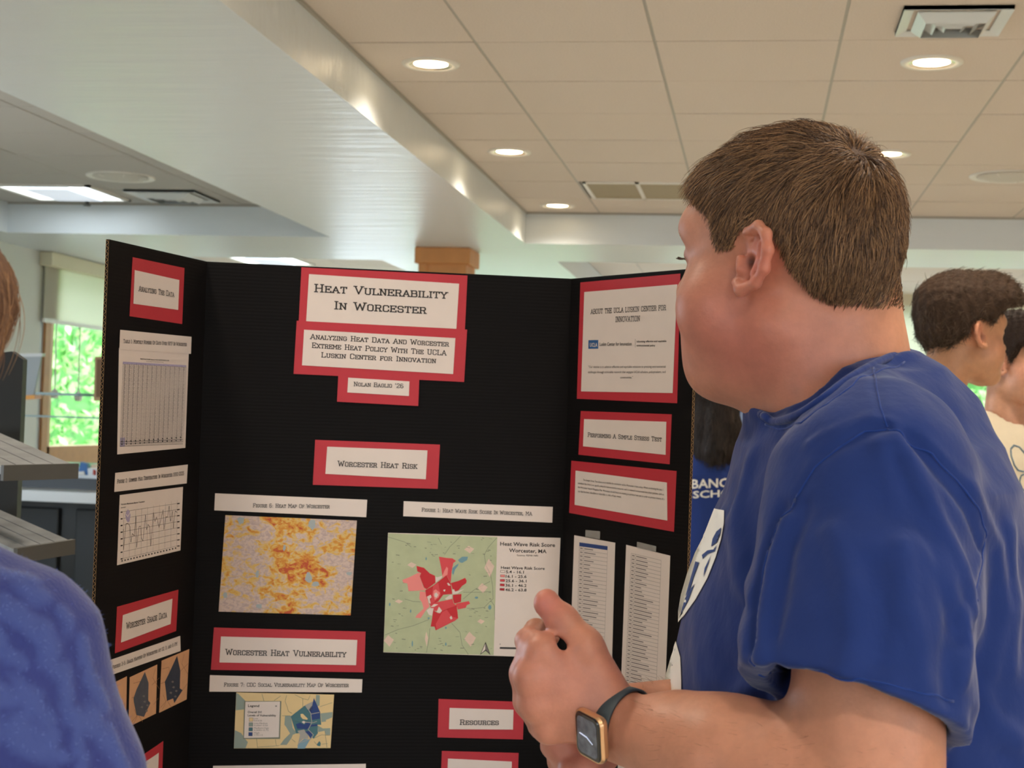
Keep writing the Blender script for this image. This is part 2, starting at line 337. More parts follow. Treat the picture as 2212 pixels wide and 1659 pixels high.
TEXTS=[
('title', 'C', 'slab', 'Heat Vulnerability', (0.1766, 0.0428), (0.3982, 0.0442), 0.0143, 'ink'),
('title', 'C', 'slab', 'In Worcester', (0.2102, 0.0699), (0.3635, 0.0711), 0.0143, 'ink'),
('subtitle', 'C', 'slab', 'Analyzing Heat Data And Worcester', (0.1726, 0.1209), (0.4035, 0.1243), 0.0092, 'ink'),
('subtitle', 'C', 'slab', 'Extreme Heat Policy With The UCLA', (0.1756, 0.1353), (0.4, 0.1395), 0.0092, 'ink'),
('subtitle', 'C', 'slab', 'Luskin Center for Innovation', (0.1917, 0.1506), (0.3828, 0.1531), 0.0091, 'ink'),
('author', 'C', 'slab', "Nolan Baglio '26", (0.247, 0.1963), (0.3297, 0.1968), 0.0077, 'ink'),
('heatrisk', 'C', 'slab', 'Worcester Heat Risk', (0.2252, 0.3302), (0.3573, 0.3309), 0.0097, 'ink'),
('fig6cap', 'C', 'slab', 'Figure 6: Heat Map Of Worcester', (0.0888, 0.4014), (0.2141, 0.4004), 0.0068, 'ink'),
('fig1cap', 'C', 'slab', 'Figure 1: Heat Wave Risk Score In Worcester, MA', (0.3675, 0.402), (0.555, 0.4044), 0.0066, 'ink'),
('vuln', 'C', 'slab', 'Worcester Heat Vulnerability', (0.0531, 0.6438), (0.2498, 0.6458), 0.0104, 'ink'),
('fig7cap', 'C', 'slab', 'Figure 7: CDC Social Vulnerability Map Of Worcester', (0.0525, 0.6954), (0.2558, 0.6951), 0.0067, 'ink'),
('res', 'C', 'slab', 'Resources', (0.4437, 0.7571), (0.5094, 0.7573), 0.0092, 'ink'),
('analyze', 'L', 'slab', 'Analyzing The Data', (0.087, 0.0682), (0.1963, 0.0679), 0.009, 'ink'),
('tabcap', 'L', 'slab', 'Table 1: Monthly Number Of Days Over 90°F In Worcester', (0.0481, 0.1485), (0.2432, 0.1426), 0.006, 'ink'),
('fig2cap', 'L', 'slab', 'Figure 2: Summer Max Temperature In Worcester 1992-2025', (0.0467, 0.3567), (0.2514, 0.3493), 0.0063, 'ink'),
('shade', 'L', 'slab', 'Worcester Shade Data', (0.0878, 0.5765), (0.2115, 0.5726), 0.0102, 'ink'),
('fig35cap', 'L', 'slab', 'Figures 3-5: Shade Mapping Of Worcester At 12, 3, and 6 PM', (0.0529, 0.6311), (0.25, 0.6216), 0.0059, 'ink'),
('about', 'R', 'slab', 'ABOUT THE UCLA LUSKIN CENTER FOR', (0.056, 0.0627), (0.2407, 0.0628), 0.0087, 'ink'),
('about', 'R', 'slab', 'INNOVATION', (0.1196, 0.078), (0.1798, 0.0784), 0.0093, 'ink'),
('about', 'R', 'bold', 'UCLA', (0.0563, 0.1171), (0.0757, 0.1175), 0.0063, 'white'),
('about', 'R', 'bold', 'Luskin Center for Innovation', (0.0812, 0.1161), (0.1616, 0.1169), 0.0056, 'ink'),
('about', 'R', 'bold', 'Informing effective and equitable', (0.1736, 0.1123), (0.2442, 0.1128), 0.0031, 'ink'),
('about', 'R', 'bold', 'environmental policy', (0.1739, 0.1186), (0.2182, 0.1194), 0.0031, 'ink'),
('about', 'R', 'sans', '"Our mission is to advance effective and equitable solutions to pressing environmental', (0.0543, 0.1527), (0.2439, 0.1534), 0.0038, 'ink'),
('about', 'R', 'sans', 'challenges through actionable research that engages UCLA scholars, policymakers, and', (0.0538, 0.1614), (0.2443, 0.1618), 0.0038, 'ink'),
('about', 'R', 'sans', 'communities."', (0.136, 0.1704), (0.1672, 0.1705), 0.0038, 'ink'),
('stress', 'R', 'slab', 'Performing A Simple Stress Test', (0.0581, 0.268), (0.24, 0.2703), 0.0078, 'ink'),
('para', 'R', 'sans', "The Simple Stress Test allows us to identify the constraints within Worcester's heat policy. When conducting the test, I", (0.0496, 0.3414), (0.2468, 0.347), 0.0032, 'ink'),
('para', 'R', 'sans', 'identified that there is no specific policy for heat preventive measures, and it is instead incorporated into other policies, such as', (0.0368, 0.3475), (0.2487, 0.3542), 0.0031, 'ink'),
('para', 'R', 'sans', 'the Worcester Hazard Mitigation Plan. Worcester should focus on creating an extreme heat plan in order to protect citizens of a', (0.0366, 0.3541), (0.2503, 0.3614), 0.0031, 'ink'),
('para', 'R', 'sans', 'city that has been identified as vulnerable to risks of heat waves.', (0.037, 0.3609), (0.1478, 0.3639), 0.0032, 'ink'),
('fig1map', 'C', 'bold', 'Heat Wave Risk Score', (0.5022, 0.4559), (0.5963, 0.4564), 0.0062, 'ink'),
('fig1map', 'C', 'bold', 'Worcester, MA', (0.5176, 0.4666), (0.5819, 0.4673), 0.0062, 'ink'),
('fig1map', 'C', 'sans', 'Source: FEMA NRI', (0.5314, 0.4731), (0.5673, 0.4732), 0.0029, 'ink'),
('fig1map', 'C', 'bold', 'Heat Wave Risk Score', (0.5047, 0.4951), (0.5798, 0.4955), 0.0046, 'ink'),
('fig1map', 'C', 'bold', '5.4 - 16.1', (0.5135, 0.5022), (0.5441, 0.5023), 0.0047, 'ink'),
('fig1map', 'C', 'bold', '16.1 - 25.6', (0.5134, 0.5098), (0.549, 0.5098), 0.0047, 'ink'),
('fig1map', 'C', 'bold', '25.6 - 36.1', (0.5134, 0.5173), (0.5492, 0.5173), 0.0046, 'ink'),
('fig1map', 'C', 'bold', '36.1 - 46.2', (0.5134, 0.5248), (0.5494, 0.5249), 0.0047, 'ink'),
('fig1map', 'C', 'bold', '46.2 - 63.8', (0.5133, 0.5324), (0.5497, 0.5324), 0.0047, 'ink'),
('fig1map', 'C', 'sans', '0', (0.5066, 0.6228), (0.5086, 0.6228), 0.0025, 'ink'),
('fig7map', 'C', 'bold', 'Legend', (0.0926, 0.7282), (0.1108, 0.7283), 0.0038, 'ink'),
('fig7map', 'C', 'bold', 'x', (0.1365, 0.7276), (0.14, 0.7276), 0.0029, 'ink'),
('fig7map', 'C', 'bold', 'Overall SVI', (0.0925, 0.7382), (0.115, 0.7384), 0.0033, 'ink'),
('fig7map', 'C', 'bold', 'Levels of Vulnerability', (0.0927, 0.7435), (0.1388, 0.7436), 0.0033, 'ink'),
('fig7map', 'C', 'sans', 'Low', (0.1031, 0.7483), (0.1096, 0.7484), 0.0024, 'grey'),
('fig7map', 'C', 'sans', '0.0-0.25', (0.1032, 0.7517), (0.116, 0.7518), 0.0022, 'grey'),
('fig7map', 'C', 'sans', 'Low-Medium', (0.1034, 0.7561), (0.1251, 0.7561), 0.0024, 'grey'),
('fig7map', 'C', 'sans', '0.2501-0.50', (0.1035, 0.7595), (0.1259, 0.7595), 0.0022, 'grey'),
('fig7map', 'C', 'sans', 'Medium-High', (0.1036, 0.7638), (0.1276, 0.7639), 0.0024, 'grey'),
('fig7map', 'C', 'sans', '0.5001-0.75', (0.1038, 0.7672), (0.1272, 0.7673), 0.0022, 'grey'),
('fig7map', 'C', 'sans', 'High', (0.1039, 0.7716), (0.1126, 0.7717), 0.0024, 'grey'),
('fig7map', 'C', 'sans', '0.7501-1.0', (0.104, 0.775), (0.1179, 0.7751), 0.0022, 'grey'),
('fig2', 'L', 'bold', 'Worcester, Massachusetts Maximum Temperature', (0.0602, 0.389), (0.1297, 0.3875), 0.0023, 'ink'),
('fig2', 'L', 'bold', 'June-August', (0.0605, 0.3935), (0.0744, 0.393), 0.0016, 'ink'),
('tabsheet', 'L', 'bold', 'Monthly Number of Days Max Temperature >= 90 for WORCESTER REGIONAL AP, MA', (0.1008, 0.1704), (0.1892, 0.1692), 0.0021, 'ink'),
('tabsheet', 'L', 'sans', 'Click column heading to sort ascending, click again to sort descending.', (0.1182, 0.1731), (0.1717, 0.1721), 0.0016, 'ink'),
]
POLYS=[
('fig1map','C','mapgreen',[(0.3129,0.4393),(0.4968,0.4417),(0.4972,0.6403),(0.3117,0.6364)],0),
('fig1map','C','dred',[(0.3619,0.4926),(0.3746,0.4956),(0.3848,0.5048),(0.3936,0.5086),(0.3949,0.52),(0.3801,0.5315),(0.3758,0.5287),(0.3681,0.51),(0.37,0.5044),(0.3636,0.5017)],2),
('fig1map','C','pinkred',[(0.3389,0.5163),(0.3506,0.5117),(0.3644,0.5045),(0.3693,0.5037),(0.3681,0.51),(0.3751,0.5287),(0.3791,0.5329),(0.35,0.535),(0.3475,0.5218),(0.3411,0.5213)],2),
('fig1map','C','pinkred',[(0.3689,0.5351),(0.3781,0.5357),(0.3812,0.5447),(0.386,0.56),(0.3812,0.565),(0.3779,0.5699),(0.3719,0.5795),(0.3627,0.579),(0.3654,0.5742),(0.3728,0.5672),(0.3762,0.5636),(0.3731,0.5532),(0.3687,0.5477)],2),
('fig1map','C','midred',[(0.399,0.4766),(0.4121,0.4784),(0.422,0.479),(0.4284,0.4831),(0.4237,0.4866),(0.4213,0.5007),(0.4206,0.5203),(0.4131,0.5078),(0.4061,0.5094),(0.4035,0.4954)],2),
('fig1map','C','pinkred',[(0.4126,0.4931),(0.4152,0.4959),(0.4145,0.5064),(0.4075,0.5107),(0.4054,0.5094),(0.4093,0.4995)],3),
('fig1map','C','white',[(0.3945,0.5103),(0.3977,0.5109),(0.4058,0.5084),(0.4048,0.5122),(0.3949,0.52)],3),
('fig1map','C','dred',[(0.4206,0.5203),(0.4332,0.5166),(0.4443,0.5113),(0.4473,0.5157),(0.4467,0.5199),(0.4398,0.5249),(0.4337,0.5327),(0.4288,0.5342),(0.4237,0.5301)],2),
('fig1map','C','dred',[(0.4126,0.5073),(0.4206,0.521),(0.4237,0.5385),(0.4085,0.5401),(0.4005,0.5514),(0.3866,0.5572),(0.3797,0.5426),(0.378,0.5329),(0.3911,0.525)],2),
('fig1map','C','midred',[(0.3911,0.525),(0.3994,0.52),(0.4019,0.5318),(0.4043,0.5402),(0.3935,0.5529),(0.3866,0.5572),(0.389,0.5446)],3),
('fig1map','C','dred',[(0.4248,0.5399),(0.4393,0.5383),(0.4389,0.5516),(0.4274,0.5546),(0.425,0.5469)],2),
('fig1map','C','midred',[(0.3865,0.5551),(0.4243,0.5469),(0.4267,0.5546),(0.4317,0.5573),(0.415,0.5645),(0.4067,0.5681),(0.3939,0.5669),(0.3882,0.5628)],2),
('fig1map','C','midred',[(0.4302,0.5545),(0.452,0.55),(0.4543,0.5542),(0.4487,0.5571),(0.4474,0.5613),(0.4341,0.5643)],2),
('fig1map','C','dred',[(0.3925,0.5662),(0.4011,0.571),(0.415,0.5638),(0.4317,0.5573),(0.435,0.579),(0.4298,0.5832),(0.3979,0.5997),(0.3955,0.5934),(0.3892,0.5935),(0.3909,0.5809)],2),
('fig1map','C','midred',[(0.4074,0.5695),(0.415,0.5645),(0.4239,0.5763),(0.4347,0.579),(0.4297,0.583),(0.3992,0.5983),(0.3975,0.5892)],3),
('fig1map','C','white',[(0.3812,0.5664),(0.3867,0.5625),(0.3931,0.5627),(0.3907,0.5753),(0.3857,0.574)],4),
('fig1map','C','white',[(0.3881,0.5607),(0.3936,0.5557),(0.4006,0.5563),(0.3937,0.5606)],4),
('fig1map','C','white',[(0.3982,0.5689),(0.4019,0.5598),(0.4073,0.5667),(0.4039,0.571)],4),
('fig1map','C','white',[(0.3812,0.5436),(0.3874,0.5404),(0.389,0.5446),(0.386,0.5474),(0.3879,0.5551),(0.3851,0.5544)],4),
('fig1map','C','white',[(0.4142,0.5204),(0.417,0.5201),(0.4204,0.5245),(0.4165,0.5246)],4),
('fig1map','C','white',[(0.4235,0.5308),(0.4266,0.5307),(0.4281,0.5349),(0.4435,0.5298),(0.4325,0.5377),(0.424,0.5392)],4),
('fig1map','C','white',[(0.4116,0.5464),(0.4198,0.54),(0.4235,0.5399),(0.4231,0.5462),(0.4145,0.5484)],4),
('fig1map','C','pinkred',[(0.3921,0.5334),(0.3955,0.5312),(0.4028,0.5367),(0.4009,0.5444),(0.3947,0.5487),(0.3916,0.5404)],4),
('fig1map','C','white',[(0.3937,0.5389),(0.3964,0.5361),(0.4001,0.5402),(0.3974,0.5452),(0.3938,0.5431)],5),
('fig1map','C','white',[(0.4083,0.532),(0.4117,0.531),(0.4112,0.5345),(0.409,0.5342)],5),
('fig1map','C','white',[(0.4204,0.5777),(0.4235,0.5749),(0.4254,0.5798),(0.4226,0.5812)],5),
('fig1map','C','lake',[(0.4313,0.4816),(0.4382,0.4759),(0.4481,0.4757),(0.4469,0.4813),(0.4385,0.4864),(0.4342,0.4851)],2),
('fig1map','C','lake',[(0.4225,0.4951),(0.4274,0.4908),(0.4329,0.4872),(0.4316,0.4914),(0.4269,0.4978),(0.4244,0.507),(0.4221,0.5035)],2),
('fig1map','C','lake',[(0.3179,0.5575),(0.3188,0.5544),(0.3204,0.5553),(0.3207,0.5583),(0.3196,0.5605),(0.3184,0.5593)],2),
('fig1map','C','lake',[(0.3534,0.5681),(0.3542,0.565),(0.3556,0.5659),(0.3559,0.569),(0.3549,0.5712),(0.3538,0.57)],2),
('fig1map','C','lake',[(0.485,0.5601),(0.4869,0.5556),(0.49,0.5569),(0.4908,0.5614),(0.4883,0.5645),(0.486,0.5628)],2),
('fig1map','C','lake',[(0.4615,0.5443),(0.4636,0.5423),(0.467,0.5428),(0.4677,0.5448),(0.465,0.5462),(0.4624,0.5454)],2),
('fig1map','C','lake',[(0.3832,0.5796),(0.3846,0.5779),(0.3867,0.5784),(0.3872,0.5801),(0.3855,0.5813),(0.3839,0.5806)],2),
('fig1map','C','lake',[(0.3582,0.6224),(0.3588,0.6168),(0.3601,0.6185),(0.3605,0.6241),(0.3596,0.628),(0.3586,0.6258)],2),
('fig1map','C','lake',[(0.4141,0.6226),(0.415,0.6195),(0.4166,0.6204),(0.417,0.6235),(0.4158,0.6256),(0.4146,0.6244)],2),
('fig1map','C','lake',[(0.4129,0.5953),(0.4141,0.5934),(0.4159,0.5939),(0.4163,0.5959),(0.4149,0.5973),(0.4135,0.5965)],2),
('fig1map','C','lake',[(0.3765,0.4805),(0.3772,0.4774),(0.3785,0.4783),(0.3788,0.4814),(0.3778,0.4835),(0.3769,0.4823)],2),
('fig1map','C','mappink',[(0.4413,0.4639),(0.4454,0.46),(0.4488,0.4574),(0.454,0.4605),(0.4583,0.4623),(0.455,0.4661),(0.4509,0.47),(0.4465,0.4669)],1),
('fig1map','C','mappink',[(0.3464,0.4915),(0.3502,0.4885),(0.3532,0.4865),(0.3579,0.4889),(0.3618,0.4903),(0.3588,0.4932),(0.3551,0.4962),(0.3511,0.4939)],1),
('fig1map','C','mappink',[(0.4764,0.4941),(0.4804,0.4848),(0.4836,0.4785),(0.489,0.4862),(0.4934,0.4907),(0.4903,0.5001),(0.4863,0.5094),(0.4818,0.5018)],1),
('fig1map','C','mappink',[(0.3275,0.5524),(0.3309,0.5503),(0.3337,0.5489),(0.3379,0.5506),(0.3415,0.5516),(0.3387,0.5537),(0.3353,0.5558),(0.3318,0.5541)],1),
('fig1map','C','mappink',[(0.3801,0.6145),(0.3812,0.607),(0.3822,0.602),(0.3841,0.6082),(0.3856,0.612),(0.3847,0.6195),(0.3836,0.6271),(0.382,0.6208)],1),
('fig1map','C','mappink',[(0.3116,0.618),(0.3156,0.6121),(0.3188,0.6082),(0.324,0.613),(0.3283,0.6159),(0.3251,0.6218),(0.3212,0.6277),(0.3168,0.6228)],1),
('fig1map','C','mappink',[(0.4662,0.528),(0.4703,0.5229),(0.4736,0.5195),(0.4788,0.5236),(0.4832,0.5261),(0.4799,0.5312),(0.4758,0.5363),(0.4714,0.5322)],1),
('fig1map','C','mappink',[(0.4463,0.6139),(0.4511,0.6062),(0.4548,0.6012),(0.461,0.6074),(0.4661,0.6111),(0.4624,0.6187),(0.4577,0.6264),(0.4525,0.6201)],1),
('fig1map','C','mappink',[(0.4673,0.5842),(0.4704,0.5816),(0.4729,0.5799),(0.4769,0.582),(0.4801,0.5832),(0.4776,0.5857),(0.4745,0.5883),(0.4712,0.5862)],1),
('fig1map','C','ink',[(0.504,0.4973),(0.512,0.4975),(0.512,0.5016),(0.504,0.5014)],1),
('fig1map','C','white',[(0.5045,0.4977),(0.5116,0.4979),(0.5116,0.5011),(0.5044,0.501)],2),
('fig1map','C','ink',[(0.504,0.5049),(0.512,0.505),(0.512,0.5091),(0.504,0.5089)],1),
('fig1map','C','pinkred',[(0.5044,0.5053),(0.5116,0.5054),(0.5115,0.5087),(0.5044,0.5085)],2),
('fig1map','C','ink',[(0.504,0.5124),(0.512,0.5125),(0.512,0.5166),(0.5039,0.5165)],1),
('fig1map','C','midred',[(0.5044,0.5128),(0.5115,0.513),(0.5115,0.5162),(0.5044,0.516)],2),
('fig1map','C','ink',[(0.5039,0.5199),(0.5119,0.5201),(0.5119,0.5242),(0.5039,0.524)],1),
('fig1map','C','dred',[(0.5044,0.5203),(0.5115,0.5205),(0.5115,0.5238),(0.5043,0.5236)],2),
('fig1map','C','ink',[(0.5039,0.5275),(0.5119,0.5276),(0.5119,0.5317),(0.5039,0.5315)],1),
('fig1map','C','dred2',[(0.5043,0.5279),(0.5115,0.528),(0.5114,0.5313),(0.5043,0.5311)],2),
('fig1map','C','ink',[(0.5073,0.6264),(0.5451,0.6269),(0.5449,0.63),(0.5071,0.6295)],1),
('fig1map','C','ink',[(0.4827,0.6177),(0.4919,0.6401),(0.4832,0.6329),(0.4739,0.6399)],2),
('fig1map','C','white',[(0.4824,0.6212),(0.4827,0.631),(0.4758,0.6374)],3),
('fig1map','C','grey',[(0.4832,0.6212),(0.4897,0.6373),(0.4835,0.631)],3),
('fig7map','C','slate',[(0.0729,0.7056),(0.0764,0.7072),(0.0882,0.7187),(0.0873,0.7324),(0.0729,0.734)],1),
('fig7map','C','slate',[(0.0726,0.7663),(0.0831,0.7712),(0.0899,0.7805),(0.0944,0.786),(0.091,0.7958),(0.0723,0.7958)],1),
('fig7map','C','slate',[(0.1533,0.7431),(0.1626,0.7426),(0.1666,0.7629),(0.1734,0.7711),(0.167,0.7739),(0.165,0.7794),(0.1577,0.7904),(0.1468,0.7904),(0.153,0.7816),(0.1625,0.7717),(0.1556,0.7607),(0.1527,0.7574)],1),
('fig7map','C','slate',[(0.203,0.7077),(0.2091,0.7088),(0.2091,0.7253),(0.2059,0.7276),(0.2023,0.7187)],1),
('fig7map','C','slate',[(0.2113,0.7386),(0.231,0.7363),(0.2308,0.7451),(0.2199,0.7496),(0.2211,0.7518),(0.2134,0.7529)],1),
('fig7map','C','slate',[(0.207,0.7584),(0.216,0.7634),(0.2281,0.7628),(0.2285,0.7738),(0.2213,0.7738),(0.2189,0.7672),(0.2085,0.7694)],1),
('fig7map','C','teal',[(0.1626,0.7437),(0.1839,0.7265),(0.1969,0.7199),(0.2106,0.7364),(0.213,0.7573),(0.207,0.7573),(0.208,0.7711),(0.2012,0.7805),(0.192,0.7695),(0.1724,0.7717)],2),
('fig7map','C','navy',[(0.1994,0.7132),(0.2106,0.7364),(0.2105,0.7474),(0.1968,0.7496),(0.1941,0.7364),(0.1902,0.7342),(0.1971,0.7254)],3),
('fig7map','C','navy',[(0.1713,0.7563),(0.1783,0.7541),(0.185,0.7574),(0.1914,0.7518),(0.196,0.7573),(0.2069,0.7562),(0.207,0.759),(0.195,0.7606),(0.1897,0.7651),(0.1841,0.764),(0.1743,0.764)],3),
('fig7map','C','navy',[(0.1865,0.7684),(0.1963,0.7672),(0.1992,0.7716),(0.1968,0.7805),(0.1922,0.7739)],3),
('fig7map','C','greige',[(0.185,0.7254),(0.1979,0.7188),(0.1974,0.7342),(0.1896,0.732)],3),
('fig7map','C','greige',[(0.1744,0.7673),(0.1853,0.7651),(0.1922,0.7739),(0.1924,0.7805),(0.1836,0.7805),(0.1762,0.7882),(0.179,0.7739)],3),
('fig7map','C','slate2',[(0.1762,0.7882),(0.1858,0.7805),(0.1957,0.7816),(0.1875,0.7964),(0.1754,0.7964)],3),
('fig7map','C','tanp',[(0.1784,0.7398),(0.1822,0.7392),(0.1907,0.7474),(0.1897,0.7491),(0.1825,0.748),(0.1791,0.7442)],4),
('fig7map','C','white',[(0.181,0.753),(0.1837,0.7508),(0.187,0.7524),(0.185,0.7557)],4),
('fig7map','C','teal',[(0.207,0.7893),(0.2112,0.7838),(0.2135,0.7882),(0.2126,0.7926),(0.2082,0.792)],3),
('fig7map','C','road',[(0.0862,0.7188),(0.1464,0.7185),(0.1465,0.7805),(0.0867,0.7805)],5),
('fig7map','C','paper',[(0.0882,0.7199),(0.1443,0.7193),(0.1444,0.7778),(0.0879,0.779)],6),
('fig7map','C','grey',[(0.095,0.7458),(0.1017,0.7458),(0.1018,0.7522),(0.0951,0.7523)],7),
('fig7map','C','tanp',[(0.0954,0.7462),(0.1013,0.7462),(0.1014,0.7518),(0.0955,0.7518)],8),
('fig7map','C','grey',[(0.0949,0.7537),(0.1016,0.7537),(0.1018,0.7601),(0.095,0.7601)],7),
('fig7map','C','slate',[(0.0954,0.7541),(0.1012,0.7541),(0.1013,0.7597),(0.0955,0.7597)],8),
('fig7map','C','grey',[(0.0949,0.7616),(0.1016,0.7616),(0.1017,0.768),(0.095,0.768)],7),
('fig7map','C','teal',[(0.0953,0.762),(0.1012,0.762),(0.1013,0.7676),(0.0954,0.7676)],8),
('fig7map','C','grey',[(0.0948,0.7694),(0.1016,0.7694),(0.1017,0.7759),(0.095,0.7759)],7),
('fig7map','C','navy',[(0.0953,0.7699),(0.1011,0.7699),(0.1012,0.7755),(0.0954,0.7755)],8),
('shmapb','L','darkblue',[(0.2512,0.6382),(0.2642,0.6642),(0.2645,0.6922),(0.2741,0.6967),(0.2479,0.713),(0.2431,0.7049),(0.2234,0.7055),(0.2192,0.6895),(0.214,0.6742),(0.2261,0.663)],2),
('shmapa','L','darkblue2',[(0.15,0.6489),(0.1627,0.6678),(0.1636,0.6948),(0.1708,0.7002),(0.1524,0.7183),(0.1298,0.7116),(0.12,0.6904),(0.1185,0.6846),(0.1268,0.672)],2),
('shmapb','L','grey',[(0.2344,0.6773),(0.2391,0.676),(0.244,0.6779),(0.2412,0.6801)],3),
('shmapb','L','grey',[(0.2381,0.6866),(0.2428,0.6853),(0.2477,0.6872),(0.2449,0.6894)],3),
('shmapb','L','grey',[(0.2477,0.694),(0.2524,0.6927),(0.2574,0.6946),(0.2545,0.6968)],3),
('shmapb','L','grey',[(0.2297,0.694),(0.2344,0.6927),(0.2393,0.6947),(0.2365,0.6969)],3),
('shmapb','L','grey',[(0.2453,0.7024),(0.25,0.7011),(0.255,0.7031),(0.2522,0.7052)],3),
('shmapa','L','grey',[(0.1444,0.6855),(0.1488,0.6842),(0.1534,0.6861),(0.1507,0.6882)],3),
('shmapa','L','grey',[(0.1479,0.6945),(0.1522,0.6932),(0.1569,0.6951),(0.1542,0.6972)],3),
('shmapa','L','grey',[(0.1568,0.7016),(0.1612,0.7004),(0.1659,0.7023),(0.1632,0.7044)],3),
('shmapa','L','grey',[(0.1401,0.7016),(0.1444,0.7004),(0.149,0.7023),(0.1464,0.7043)],3),
('shmapa','L','grey',[(0.1546,0.7097),(0.159,0.7085),(0.1637,0.7104),(0.161,0.7125)],3),
('fig2','L','purple',[(0.0757,0.3994),(0.0803,0.3962),(0.0857,0.3988),(0.0889,0.4057),(0.0868,0.4135),(0.0826,0.4162),(0.0771,0.4119),(0.0739,0.4049)],2),
('tabsheet','L','purple',[(0.0501,0.1759),(0.2457,0.173),(0.2454,0.1761),(0.0499,0.1792)],1),
('tabsheet','L','purple',[(0.0507,0.2889),(0.0645,0.2883),(0.0646,0.3018),(0.0508,0.3023)],1),
('list1','R','navy',[(0.0445,0.4447),(0.1171,0.4451),(0.117,0.4514),(0.0444,0.451)],2),
('about','R','bluebox',[(0.052,0.106),(0.0775,0.1062),(0.0782,0.1208),(0.0523,0.1207)],1),
]
